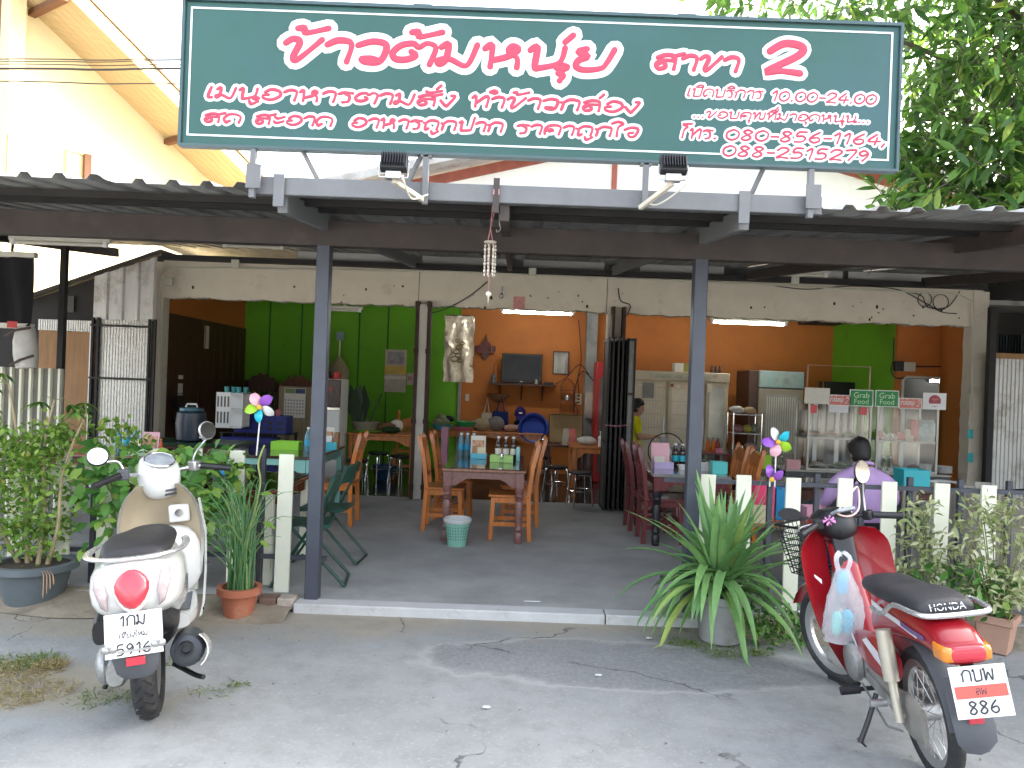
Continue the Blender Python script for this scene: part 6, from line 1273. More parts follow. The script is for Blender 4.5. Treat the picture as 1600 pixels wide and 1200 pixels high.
for k, f in enumerate((.16, .45, .76)): food_tray(X0 + (X1 - X0) * f, zsh + .0, .2, ['left tray of raw meat on the shelf of the left display case', 'middle tray of raw meat on the shelf of the left display case', 'right steel tray of greens on the shelf of the left display case'][k], [mt_, mt_, mg_][k])
for k, f in enumerate((.25, .62)): food_tray(X0 + (X1 - X0) * f, cz0 + .013, .22, ['left tray on the floor of the left display case', 'right tray on the floor of the left display case'][k], [mw_, mg_][k])
for k, f in enumerate((.40, .75)): food_tray(U0 + (U1 - U0) * f, cz0 + .013, .22, ['left tray on the floor of the right display case', 'right tray on the floor of the right display case'][k], [mg_, mt_][k])
one('plastic_tub', M().lathe((U0 + (U1 - U0) * .88, YC + .02, cz0 + .012), [(.05, 0), (.07, .1), (.074, .1), (.06, .01)], 18), mat('film', (.55, .53, .5), .25), 'clear plastic tub at the right end of the right display case', 'tub')
for k in range(17):
    q = random.random(); xx = U0 + (U1 - U0) * (.06 + .02 * (k % 17)); row = k // 7
    one('egg', M().sph((U0 + .05 + .04 * (k % 7) + .02 * (row % 2), YC + .06 + .01 * row, zsh + .022 + .032 * row), (.021, .021, .026), 10, 7), [plastic('pink_egg', (.66, .26, .26)), plastic('white_egg', (.66, .62, .55))][0 if (k % 7) < 2 else 1], ['bottom', 'middle', 'top'][row] + ' row egg number %s from the left in the right display case' % ['one', 'two', 'three', 'four', 'five', 'six', 'seven'][k % 7], 'egg', 'eggs in the right display case')
for k, (f, col, h_, w_, lb) in enumerate(((.46, (.5, .1, .12), .1, .05, 'small pink packet beside the eggs'), (.60, (.62, .55, .42), .14, .05, 'cream carton in the right display case'), (.70, (.5, .04, .05), .26, .06, 'tall red packet in the right display case'), (.86, (.24, .34, .36), .26, .12, 'large round printed blue packet in the right display case'))):
    xx = U0 + (U1 - U0) * f; t = T('food_packet', lb, 'packet', (xx, YC + .05, zsh), 0, 'packets in the right display case')
    t.p('wrapper', M().loft([[(-w_ * q, -d_, z), (w_ * q, -d_, z), (w_ * q, d_, z), (-w_ * q, d_, z)] for z, q, d_ in ((0, .9, .02), (h_ * .3, 1, .03), (h_ * .8, 1, .025), (h_, .95, .004))]), plastic('pack%d' % k, col))
    if k == 3: t.p('round_print', M().lathe((0, -.031, h_ * .5), [(.085, 0), (.085, -.002)], 20, ax='y'), mat('round_print', (.30, .42, .44), .4, 0, .7, 25)); t.p('red_edge', M().bb(-w_ * .95, -w_ * .7, -.033, -.0305, h_ * .1, h_ * .95), plastic('sign_red2', (.5, .04, .04)))
# shop sign boards on top of the cases
m_gg = plastic('bright_green_board', (.02, .26, .07), .45); m_pinkb = plastic('salmon_board', (.66, .20, .16), .5)
def board(x0, x1, y0, y1, label, mt, frame=True, Y=YC - .085, lines=(), tc=None):
    a, b_ = W(x0, y1, Y), W(x1, y0, Y); wv = b_.x - a.x; h = (W((x0 + x1) / 2, y0, Y).z - W((x0 + x1) / 2, y1, Y).z); zc = W((x0 + x1) / 2, (y0 + y1) / 2, Y).z; t = T('stall_board', label, 'sign', ((a.x + b_.x) / 2, Y, zc - h / 2), 0, 'boards on the display cases')
    t.p('board', M().bb(-wv / 2, wv / 2, 0, .008, 0, h), mt)
    if frame:
        for q in ((-wv / 2, wv / 2, 0, .01), (-wv / 2, wv / 2, h - .01, h), (-wv / 2, -wv / 2 + .01, .01, h - .01), (wv / 2 - .01, wv / 2, .01, h - .01)): t.p('edge', M().bb(q[0], q[1], -.003, 0, q[2], q[3]), m_white)
    for s, fz, hh, ww in lines: t.p('lettering', place_text(s, (0, -.001, h * fz), wv * ww, h * hh), tc or m_white)
    return t, wv, h
board(1257, 1297, 606, 631, 'blank cream board at the left end of the display cases', m_paper, False)
bdl, wv, h = board(1294, 1329, 617, 634, 'salmon board with pale script left of the green boards', m_pinkb, True); bdr, wv2, h2 = board(1404, 1441, 622, 639, 'salmon board with pale script right of the green boards', m_pinkb, True)
for bd, ww, hh in ((bdl, wv, h), (bdr, wv2, h2)):
    st = letter_strokes('ข้าวต้มหนุ่ย', 0, 0, 100, 0, 20); g = M()
    for s in st: g.tube([Vector((-ww * .44 + ww * .62 * x / 100, -.003, hh * .35 - hh * .35 * y / 20)) for x, y in s], .0025, 4, sq=(1, .4))
    for s in letter_strokes('2', 0, 0, 20, 0, 26): g.tube([Vector((ww * .26 + ww * .16 * x / 20, -.003, hh * .25 - hh * .42 * y / 20)) for x, y in s], .004, 4)
    bd.p('lettering', g, m_white)
board(1327, 1365, 609, 635, 'left green board with two lines of pale lettering', m_gg, True, lines=(('Grab', .68, .36, .66), ('Food', .30, .30, .64)), tc=plastic('pale_green_ink', (.55, .78, .5)))
board(1367, 1405, 610, 636, 'right green board with two lines of pale lettering', m_gg, True, lines=(('Grab', .68, .36, .66), ('Food', .30, .30, .64)), tc=plastic('pale_green_ink', (.55, .78, .5)))
b3, wv, h = board(1442, 1479, 614, 640, 'white board with a round maroon emblem at the right end of the cases', m_white, False)
b3.p('emblem', M().lathe((0, -.001, h * .52), [(h * .36, 0), (h * .36, -.003)], 24, ax='y'), plastic('maroon', (.32, .02, .06))); b3.p('emblem_band', M().bb(-h * .3, h * .3, -.006, -.0045, h * .2, h * .36), m_white); b3.p('emblem_mark', M().bb(-h * .2, h * .2, -.006, -.0045, h * .6, h * .66).bb(-h * .12, h * .12, -.006, -.0045, h * .5, h * .54), m_pinkb, kind='stuff')
for x0_, x1_, y0_, y1_, col, lb in ((1264, 1277, 633, 645, (.6, .05, .06), 'small red sticker at the top left of the left display case'), (1295, 1326, 634, 644, (.65, .65, .68), 'white price strip at the top of the left display case'), (1343, 1355, 637, 648, (.6, .05, .06), 'small red sticker at the top right of the left display case')):
    a, b_ = W(x0_, y1_, YC - .06), W(x1_, y0_, YC - .06); one('case_sticker', M().bb(a.x, b_.x, YC - .058, YC - .0535, a.z, b_.z), plastic('cs%d' % x0_, col), lb, 'sticker')
# pipe arch on the counter
a, b_, q_ = W(1264, 605, YC + .3), W(1362, 608, YC + .3), W(1264, 570, YC + .3); one('pipe_arch', M().tube([(a.x, YC + .36, cz0), (a.x, YC + .36, q_.z), (b_.x, YC + .36, q_.z), (b_.x, YC + .36, cz0)], .013, 6), mat('pinkish_pipe', (.45, .30, .22), .5), 'thin square pipe arch standing over the left display case', 'frame')
p = W(1352, 606, 11.6); dw = T('dark_wall_rack', 'dark rack with jars against the green return wall', 'rack', (p.x, 12.2, FZ)); 
dw.p('carcass', M().bb(-.3, .3, .1, .4, 0, W(1352, 598, 12.2).z - FZ), m_black); dw.p('post', M().bb(-.36, -.34, .1, .12, 0, W(1352, 598, 12.2).z - FZ), mat('gold_print', (.24, .17, .05), .35, .5))
for k in range(3): dw.p('jar', M().cyl((-.18 + .18 * k, .08, 1.42), (-.18 + .18 * k, .08, 1.54), .05), m_alu)
mb = W(1409, 572, 10.9); mbx = T('meter_box', 'grey and cream fuse box on the orange wall', 'fuse box', mb); mbx.p('meter', M().bb(-.09, .03, 0, .07, -.07, .07), m_black, bevel=.006); mbx.p('cover', M().bb(.035, .2, 0, .07, -.07, .06), m_pvc, bevel=.006)
mbx.p('cable', M().tube(catmull([(-.1, .05, .4), (-.1, .05, .1), (-.12, .05, -.08), (-.05, .05, -.17), (.05, .05, -.17)], 4), .01, 5), m_wire); mbx.p('conduit', M().tube([(.2, .05, 0), (.75, .05, .02)], .01, 5), m_wire)
# kitchen shapes
kt = TW('kitchen_bench', 'dim kitchen bench seen through the dark opening', 'bench', (xk2 - .4, 13.2, FZ)); kt.p('top', M().bb(xk1 + .1, xk2 + .9, 12.9, 13.6, .84, .88), m_alu); kt.p('cabinet', M().bb(xk1 + .1, xk2 + .9, 13.0, 13.55, FZ, .838), m_black)
lump('kitchen_pot', 'grey lidded pot on the dim kitchen bench', 'pot', (W(1470, 650, 13.1).x, 13.2, .88), (.22, .2, .16), m_alu); kx = W(1490, 630, 13.4).x; one('kitchen_cloth', M().bb(kx - .12, kx + .12, 13.5, 13.54, 1.25, 1.9), fabric('grey_cloth', (.3, .28, .26)), 'grey cloth hanging in the dim kitchen', 'cloth'); one('cloth_line', M().cyl((xk1 - .5, 13.52, 1.9), (8.0, 13.52, 1.9), .006, n=5), m_wire, 'thin line carrying the grey kitchen cloth', 'line')
for y_ in (678, 715): p = W(1516, y_, 9.93); one('turquoise_paper', M().box(p, (.07, .006, .12)), plastic('turquoise', (.04, .42, .45)), 'upper turquoise paper strip on the right column' if y_ < 700 else 'lower turquoise paper strip on the right column', 'paper', 'papers on the right column')
# counter things left of the case
lg = W(1206, 718, 8.9); tray('lime green tub left of the left display case', (lg.x, 9.3, cz0 - .002), (.2, .2, .17), (.30, .55, .02)); tray('pink tray with a black emblem before the left display case', (W(1243, 722, 9.2).x, 9.28, cz0 - .002), (.17, .05, .12), (.6, .30, .32)); bottle('small clear bottle beside the lime tub', (W(1224, 720, 9.2).x, 9.26, cz0 - .002), .16, .025, m_glass)
for k, x in enumerate((1381, 1391)): bottle(['left', 'right'][k] + ' clear water bottle before the right display case', (W(x, 725, 9.26).x, 9.27, cz0 - .002), .2, .03, m_glass, m_white)
st_ = T('plate_stack', 'stack of white plates right of the right display case', 'plates', (W(1474, 735, 9.5).x, 9.5, cz0 - .002))
for k in range(7): st_.p('plate', M().lathe((0, 0, .012 * k), [(.05, 0), (.1, .012), (.1, .016), (.05, .006)], 18), m_white)
wbx = TW('wash_tub', 'white plastic tub beside the counter below the plates', 'tub', (W(1470, 760, 9.0).x, 9.0, FZ)); q_ = W(1470, 760, 9.0); wbx.p('tub', M().lathe((q_.x, 9.0, FZ), [(.2, 0), (.25, .55), (.27, .56), (.24, .54), (.19, .02)], 22), m_white)
# ------------------------------------------------------------------ woman's table, low bench behind the right fence
tb2 = table('long_table', 'dark long table in front of the person in the lilac shirt', (3.35, 7.25, FZ), 2.1, .75, .70, m_darktop, m_brownwood, turned=False)
tray('turquoise tub beside the lilac shirt', (W(1424, 745, 7.1).x, 7.1, FZ + .70), (.24, .2, .17), (.03, .42, .48))
lbn = table('low_bench', 'low brown bench with coloured trays behind the right fence', (2.15, 5.95, FZ), 1.1, .5, .55, m_ply, m_pickets, turned=False, skirt=False); zb2 = FZ + .55
def basket(label, x0, x1, ytop, Y, col, hb=None):
    a, b_ = W(x0, ytop, Y), W(x1, ytop, Y); return tray(label, ((a.x + b_.x) / 2, Y, zb2), (b_.x - a.x, .16, (hb or (a.z - zb2))), col, slots=False)
basket('hot pink upright box behind the right fence', 1176, 1206, 752, 5.9, (.72, .05, .16)); basket('bright blue basket behind the right fence', 1208, 1244, 762, 6.0, (.01, .25, .50)); basket('pale pink low tray behind the right fence', 1255, 1290, 790, 5.9, (.72, .36, .46)); basket('cream lattice tray in front of the hot pink box', 1172, 1202, 786, 5.8, (.62, .55, .36))
bottle('small blue capped bottle in the bright blue basket', (W(1222, 770, 6.0).x, 6.0, zb2 + .005), .26, .03, m_bwater, plastic('navy_cap', (.02, .05, .2)), m_white)
ar = W(1592, 740, 7.0); ac = T('metal_armchair', 'black metal armchair at the far right edge', 'chair', (ar.x + .25, 7.0, FZ), math.pi)
for s in (-1, 1): ac.p('arm_hoop', M().tube(catmull([(-.22, s * .24, 0), (-.2, s * .25, .5), (-.15, s * .25, .68), (.25, s * .25, .66), (.3, s * .24, .5), (.28, s * .24, 0)], 4), .018, 8), m_black)
ac.p('seat', M().bb(-.22, .27, -.24, .24, .41, .45), m_black, bevel=.01); ac.p('backrest', M().tube(catmull([(-.2, -.24, .45), (-.27, -.22, .85), (-.28, 0, .9), (-.27, .22, .85), (-.2, .24, .45)], 4), .016, 8).bb(-.265, -.25, -.2, .2, .55, .84), m_black, kind=None)
# ------------------------------------------------------------------ wind chime and pinwheels
c = W(766, 380, 4.7); wc = TW('wind_chime', 'shell wind chime hanging from the canopy edge in the middle', 'wind chime', c); m_shell = mat('shell', (.62, .58, .50), .4, 0, .15, 30); top = W(775, 320, 4.23); m_ribbon = mat('pink_string', (.55, .25, .25), .7)
zr_ = W(766, 380, 4.7).z; wc.p('ring', M().lathe(c, [(.035, 0), (.04, .006), (.035, .012), (.01, .014)], 16), m_shell)
for s in (-1, 1): wc.p('ribbon', M().tube([c + Vector((s * .015, 0, .01)), c + Vector((0, -.05, .08)), Vector((top.x + s * .014, 4.215, 2.62)), Vector((top.x + s * .012, 4.23, 2.69))], .003, 4), m_ribbon)
wc.p('hook', M().tube(catmull([c + Vector((.05, 0, .13)), c + Vector((.06, 0, .09)), c + Vector((.04, 0, .07)), c + Vector((.035, 0, .085))], 4), .004, 5).tube([c + Vector((.05, 0, .13)), c + Vector((.045, 0, .26))], .003, 4), m_alu, kind='stuff')
for k in range(7):
    a_ = 2 * math.pi * k / 7; o = Vector((math.cos(a_) * .033, math.sin(a_) * .033, 0)); wc.p('strand', M().tube([c + o, c + o - Vector((0, 0, .21))], .0012, 4), m_ribbon)
    for j in range(9): wc.p('shell', M().sph(c + o - Vector((0, 0, .018 + j * .022)), (.0085 if j % 2 else .006, .006, .0095), 7, 5), m_shell)
wc.p('pendant_cord', M().cyl(c, c - Vector((0, 0, .30)), .0015, n=4), m_ribbon); wc.p('pendant', M().sph(c - Vector((0, 0, .31)), (.018, .008, .016), 9, 6).cyl(c - Vector((0, 0, .32)), c - Vector((0, 0, .37)), .005, .001, n=6), m_shell)
PC = {'purple': (.30, .10, .52), 'white': (.72, .72, .72), 'pink': (.75, .42, .48), 'lime': (.35, .62, .04), 'aqua': (.03, .50, .66)}
def pinwheel(x, y, Y, zb, order, label, R_=.105, a0=.3, lx=0):
    c = W(x, y, Y); t = TW('pinwheel', label, 'pinwheel', Vector((c.x + lx, Y, zb)), 'garden pinwheels'); n = len(order)
    for k, col in enumerate(order):
        a_ = a0 + 2 * math.pi * k / 5; rings = []
        for i in range(8):
            f = i / 7; r_ = .015 + R_ * f; hw = .034 * math.sin(math.pi * min(1, .1 + .82 * f)) ** .7; d_ = Vector((math.cos(a_), 0, math.sin(a_))); s_ = Vector((-math.sin(a_), 0, math.cos(a_)))
            cen = c + d_ * r_ + Vector((0, -.02 - .02 * math.sin(f * 3), 0)); rings.append([cen - s_ * hw + Vector((0, .022, 0)), cen + Vector((0, -.0015, 0)), cen + s_ * hw + Vector((0, -.012, 0)), cen + Vector((0, .0015, 0))])
        t.p('petal', M().loft(rings), plastic('petal_' + col, PC[col], .3))
    t.p('hub', M().sph(c + Vector((0, -.04, 0)), (.018, .014, .018), 10, 7), plastic('yellow_hub', (.75, .42, .05))); t.p('stick', M().cyl((c.x, Y, c.z), (c.x + lx, Y, zb), .005, n=6), m_white)
    return t
pinwheel(408, 636, 5.33, 1.02, ['purple', 'pink', 'lime', 'aqua', 'white'], 'multicoloured pinwheel above the left fence', .092, .85, -.02)
pinwheel(1213, 690, 5.37, .93, ['aqua', 'white', 'purple', 'pink', 'lime'], 'multicoloured pinwheel above the right fence', .09, .7)
pinwheel(1203, 748, 5.36, .93, ['purple', 'purple'], 'two petalled purple pinwheel below the multicoloured one on the right fence', .085, .55)
st0 = W(404, 705, 5.3)
one('pole_cap', M().cyl(W(406, 705, 5.33), W(402, 925, 5.33), .014, n=8), m_dark, 'dark slim stake tied to the left pinwheel', 'stake')
# ------------------------------------------------------------------ people
m_skin = mat('skin', (.42, .23, .15), .55, 0, .06, 10, sss=.1); m_hair = mat('black_hair', (.012, .010, .010), .45, 0, .3, 60, .6, 120)
def skin_mesh(name, verts, edges, radii, root=0, sub=2):
    me = bpy.data.meshes.new(name); me.from_pydata([tuple(v) for v in verts], edges, []); o = bpy.data.objects.new(name, me); COL.objects.link(o)
    md = o.modifiers.new('skin', 'SKIN'); md.use_smooth_shade = True
    for i, r_ in enumerate(radii): me.skin_vertices[0].data[i].radius = (r_, r_) if not isinstance(r_, tuple) else r_
    for i in range(len(verts)): me.skin_vertices[0].data[i].use_root = (i == root)
    s = o.modifiers.new('sub', 'SUBSURF'); s.levels = sub; s.render_levels = sub
    bpy.context.view_layer.update(); dg = bpy.context.evaluated_depsgraph_get(); m2 = bpy.data.meshes.new_from_object(o.evaluated_get(dg)); bpy.data.objects.remove(o); m2.shade_smooth(); return m2
def head_mesh(c, s=1.0, yaw=0, pitch=0):
    g = M(); rings = []                    # facing -y, built as stacked face profiles: (z, half width, front, back)
    for z, w_, f, b in ((-.115, .03, .055, -.02), (-.105, .045, .078, .03), (-.085, .055, .086, .06), (-.06, .062, .084, .078), (-.035, .067, .084, .088), (-.01, .071, .082, .094), (.02, .074, .083, .098), (.05, .074, .08, .099), (.08, .068, .068, .094), (.105, .05, .045, .075), (.12, .02, .015, .04)):
        ring = []
        for k in range(20):
            a = 2 * math.pi * k / 20; x = w_ * math.sin(a); cc = math.cos(a); y = -f * cc if cc > 0 else -b * cc; nose = 0
            if cc > .93 and -.05 < z < .03: nose = .012 + .012 * (z < -.03)
            ring.append((x, y - nose, z))
        rings.append(ring)
    g.loft(rings)
    for s_ in (-1, 1):
        g.sph((s_ * .074, .012, -.015), (.01, .02, .032), 8, 6)
    m4 = Matrix.Translation(Vector(c)) @ Matrix.Rotation(yaw, 4, 'Z') @ Matrix.Rotation(pitch, 4, 'X') @ Matrix.Scale(s, 4); return g.xf(m4), m4
def hair_mesh(m4, top=.13, back=.112, low=-.05, front=.03):
    g = M(); rings = []
    for z, w_, f, b in ((low - .035, .05, -.03, .085), (low, .075, -.015, .104), (-.01, .085, .0, .112), (.03, .087, .055, .114), (.06, .085, .088, .112), (.09, .075, .078, .102), (.115, .055, .054, .08), (.135, .018, .016, .035)):
        ring = []
        for k in range(24):
            a = 2 * math.pi * k / 24; x = w_ * math.sin(a); cc = math.cos(a); y = -f * cc if cc > 0 else -b * cc; j = 1 + random.uniform(-.03, .03); ring.append((x * j, y * j, z + random.uniform(-.004, .004)))
        rings.append(ring)
    return g.loft(rings).xf(m4)
# seated person seen from behind, lilac shirt
wx = W(1357, 740, 6.2).x; wy = 6.2
pw = T('person', 'person in a lilac shirt seated with their back to the street, strap over one shoulder', 'person', (wx, wy, FZ), scale=.93); sz = .44
V = [(0, 0, sz + .06), (0, .03, sz + .22), (0, .07, sz + .40), (0, .10, sz + .52), (0, .115, sz + .58), (0, .13, sz + .64)]
E = [(0, 1), (1, 2), (2, 3), (3, 4), (4, 5)]; RD = [(.15, .12), (.145, .115), (.165, .12), (.13, .10), (.062, .06), (.055, .055)]
for s in (-1, 1):
    b = len(V); V += [(s * .16, .09, sz + .47), (s * .245, .10, sz + .41), (s * .29, .14, sz + .28), (s * .30, .24, sz + .21), (s * .22, .43, sz + .285), (s * .19, .50, sz + .29)]; E += [(3, b), (b, b + 1), (b + 1, b + 2), (b + 2, b + 3), (b + 3, b + 4), (b + 4, b + 5)]; RD += [.09, .074, .060, .052, .036, .030]
    b = len(V); V += [(s * .11, .08, sz + .06), (s * .14, .42, sz + .06), (s * .14, .44, .25), (s * .14, .42, .06), (s * .14, .5, .035)]; E += [(0, b), (b, b + 1), (b + 1, b + 2), (b + 2, b + 3), (b + 3, b + 4)]; RD += [.10, .075, .058, .042, .035]
me = skin_mesh('body', V, E, RD)
# shirt faces vs skin / trousers by height
m_lilac = fabric('lilac_shirt', (.48, .32, .57)); m_trou = fabric('dark_trousers', (.03, .03, .04))
me.materials.append(m_lilac); me.materials.append(m_skin); me.materials.append(m_trou)
for p in me.polygons:
    c = p.center; p.material_index = 1 if (c.z > sz + .585 and abs(c.x) < .1) or (abs(c.x) > .14 and c.y > .37 and c.z > sz + .15) else (2 if c.z < sz + .09 else 0)
link('body', me, None, pw.o)
def fingers(t, wrist, fwd, side, up, s, mt):
    fwd, side, up = Vector(fwd).normalized(), Vector(side).normalized(), Vector(up).normalized(); w0 = Vector(wrist)
    V = [w0, w0 + fwd * .045 * s, w0 + fwd * .085 * s]; E = [(0, 1), (1, 2)]; RD = [.022 * s, (.034 * s, .016 * s), (.034 * s, .014 * s)]
    for k, (o, l) in enumerate(((-.028, .06), (-.01, .072), (.009, .068), (.027, .052))):
        b = len(V); p0 = w0 + fwd * .09 * s + side * o * s; V += [p0, p0 + fwd * l * .5 * s - up * .004 * s, p0 + fwd * l * s - up * .022 * s]; E += [(2, b), (b, b + 1), (b + 1, b + 2)]; RD += [.0092 * s, .0085 * s, .0065 * s]
    b = len(V); V += [w0 + fwd * .04 * s - side * .04 * s, w0 + fwd * .07 * s - side * .055 * s - up * .008 * s]; E += [(1, b), (b, b + 1)]; RD += [.011 * s, .008 * s]
    o = link('hand', skin_mesh('hand', V, E, RD, 0, 1), mt, t.o); return o
for s in (-1, 1): fingers(pw, (s * .19, .50, sz + .29), (-s * .3, 1, 0), (1, .3, 0), (0, 0, 1), 1.0, m_skin)
hd, m4 = head_mesh((.0, .185, sz + .695), 1.06, math.pi, R(20)); ho = pw.p('head', hd, m_skin, smooth=180); pw.p('hair', hair_mesh(m4, low=-.055), m_hair, parent=ho, smooth=180)
pw.p('collar', M().tube(catmull([(-.075, .10, sz + .60), (-.05, .045, sz + .615), (.0, .03, sz + .62), (.05, .045, sz + .615), (.075, .10, sz + .60), (.05, .16, sz + .56), (-.05, .16, sz + .56)], 3, True), .017, 6, closed=True), m_lilac)
strap = catmull([(-.255, -.02, sz + .2), (-.22, -.055, sz + .34), (-.12, -.045, sz + .5), (-.03, .01, sz + .58), (.03, .06, sz + .605)], 6); pw.p('bag_strap', M().tube(strap, .02, 6, sq=(1, .25), up=(1, 0, 1)), fabric('black_strap', (.012, .012, .014)))
stl = T('plastic_stool', 'beige plastic stool under the person in the lilac shirt', 'stool', (wx, wy, FZ)); mbe = plastic('beige_plastic', (.45, .42, .28))
sz = sz * .93
stl.p('seat', M().bb(-.17, .17, -.17, .17, sz - .075, sz - .045), mbe, bevel=.02)
for sx in (-1, 1):
    for sy in (-1, 1): stl.p('leg', M().bar((sx * .17, sy * .17, 0), (sx * .14, sy * .14, sz - .075), .05, .03), mbe, bevel=.006)
# child in a yellow shirt behind the doors
bx_, by_ = W(992, 700, 10.7).x, 10.7; ht = W(988, 624, 10.7).z - FZ
ps = T('person', 'child in a bright yellow shirt standing half hidden behind the folded doors, facing right', 'person', (bx_, by_, FZ), R(90)); k = ht / 1.35
V = [(0, 0, .68), (0, 0, .80), (0, 0, .95), (0, 0, 1.06), (0, -.005, 1.11), (0, -.01, 1.15)]; E = [(0, 1), (1, 2), (2, 3), (3, 4), (4, 5)]; RD = [(.115, .09), (.105, .082), (.125, .088), (.105, .07), (.048, .048), (.044, .044)]
for s in (-1, 1):
    b = len(V); V += [(s * .12, 0, 1.03), (s * .155, -.01, .96), (s * .16, -.02, .84), (s * .14, -.16, .84), (s * .12, -.24, .85)]; E += [(3, b), (b, b + 1), (b + 1, b + 2), (b + 2, b + 3), (b + 3, b + 4)]; RD += [.06, .05, .04, .032, .024]
    b = len(V); V += [(s * .07, 0, .62), (s * .075, -.01, .36), (s * .075, .0, .07), (s * .075, -.1, .03)]; E += [(0, b), (b, b + 1), (b + 1, b + 2), (b + 2, b + 3)]; RD += [.075, .052, .036, .03]
me = skin_mesh('body', [tuple(c_ * k for c_ in v) for v in V], E, [tuple(q * k for q in r_) if isinstance(r_, tuple) else r_ * k for r_ in RD])
for m_ in (fabric('yellow_shirt', (.55, .52, .01)), m_skin, fabric('dark_shorts', (.02, .025, .06))): me.materials.append(m_)
for p in me.polygons: c = p.center / k; p.material_index = 1 if c.z > 1.12 or (abs(c.x) > .1 and c.z < .90 and c.z > .6) or c.y < -.13 or c.z < .3 else (2 if c.z < .69 else 0)
link('body', me, None, ps.o)
for s in (-1, 1): fingers(ps, (s * .12 * k, -.24 * k, .85 * k), (0, -1, .1), (s, 0, 0), (0, 0, 1), .8, m_skin)
hd, m4 = head_mesh((0, -.02 * k, 1.245 * k), k * .92, 0, R(12)); ho = ps.p('head', hd, m_skin, smooth=180); ps.p('hair', hair_mesh(m4), m_hair, parent=ho, smooth=180)
for s in (-1, 1): ps.p('eye', M().sph(m4 @ Vector((s * .03, -.08, 0)), (.01, .006, .006), 8, 6), m_black, parent=ho)
ps.p('mouth', M().sph(m4 @ Vector((0, -.084, -.065)), (.02, .006, .006), 8, 6), mat('lips', (.3, .1, .08), .5), parent=ho)
# ------------------------------------------------------------------ motorbikes (local frame: x forward, y left, z up, origin on the ground under the rear axle)
m_rubber = mat('tyre_rubber', (.022, .022, .023), .75, 0, .3, 20, .3, 60, dirt=(.08, .075, .065), dscale=8, dlo=.5, dhi=.75)
m_pearl = mat('pearl_white_paint', (.60, .60, .58), .22, 0, .03, 3, coat=.6); m_champ = mat('champagne_plastic', (.34, .28, .19), .38, .25, .08); m_seat = mat('black_vinyl', (.018, .017, .018), .5, 0, .2, 10, .25, 180)
m_dgrey = mat('dark_grey_plastic', (.07, .075, .085), .5, 0, .15); m_eng = mat('cast_alloy', (.36, .36, .35), .45, .7, .2, 12, .3, 60, dirt=(.16, .14, .11)); m_redlens = mat('red_lens', (.50, .03, .05), .12, 0, .1, 4, coat=.8); m_clear = mat('clear_lens', (.62, .60, .58), .12, 0, .15, 20, coat=.8)
m_bred = mat('faded_red_paint', (.27, .006, .012), .3, 0, .08, 4, coat=.5, dirt=(.36, .03, .04), dscale=3, dlo=.55, dhi=.85); m_amber = mat('amber_lens', (.60, .20, .02), .15, 0, .1, coat=.8)
m_plate = mat('plate_white', (.72, .71, .68), .4, 0, .04, 12, dirt=(.5, .46, .4), dscale=14, dlo=.6, dhi=.8); m_ink = mat('plate_ink', (.03, .03, .04), .5)
def sec(x, w_, zt, zb, p=2.6, n=20, y0=0, ztilt=0):       # superellipse section in the y-z plane at x
    cz, h = (zt + zb) / 2, (zt - zb) / 2; r_ = []
    for k in range(n):
        a = 2 * math.pi * k / n; c, s = math.cos(a), math.sin(a)
        yy = math.copysign(abs(c) ** (2 / p), c) * w_ / 2; zz = math.copysign(abs(s) ** (2 / p), s) * h; r_.append((x + ztilt * zz, y0 + yy, cz + zz))
    return r_
def smooth_rings(rings, sub=4):
    n = len(rings[0]); cols = [catmull([Vector(r_[k]) for r_ in rings], sub) for k in range(n)]; return [[cols[k][i] for k in range(n)] for i in range(len(cols[0]))]
def hsec(z, x0, x1, w_, p=2.6, n=20):                     # section in the x-y plane at height z
    cx, h = (x0 + x1) / 2, (x1 - x0) / 2; r_ = []
    for k in range(n):
        a = 2 * math.pi * k / n; c, s = math.cos(a), math.sin(a); r_.append((cx + math.copysign(abs(c) ** (2 / p), c) * h, math.copysign(abs(s) ** (2 / p), s) * w_ / 2, z))
    return r_
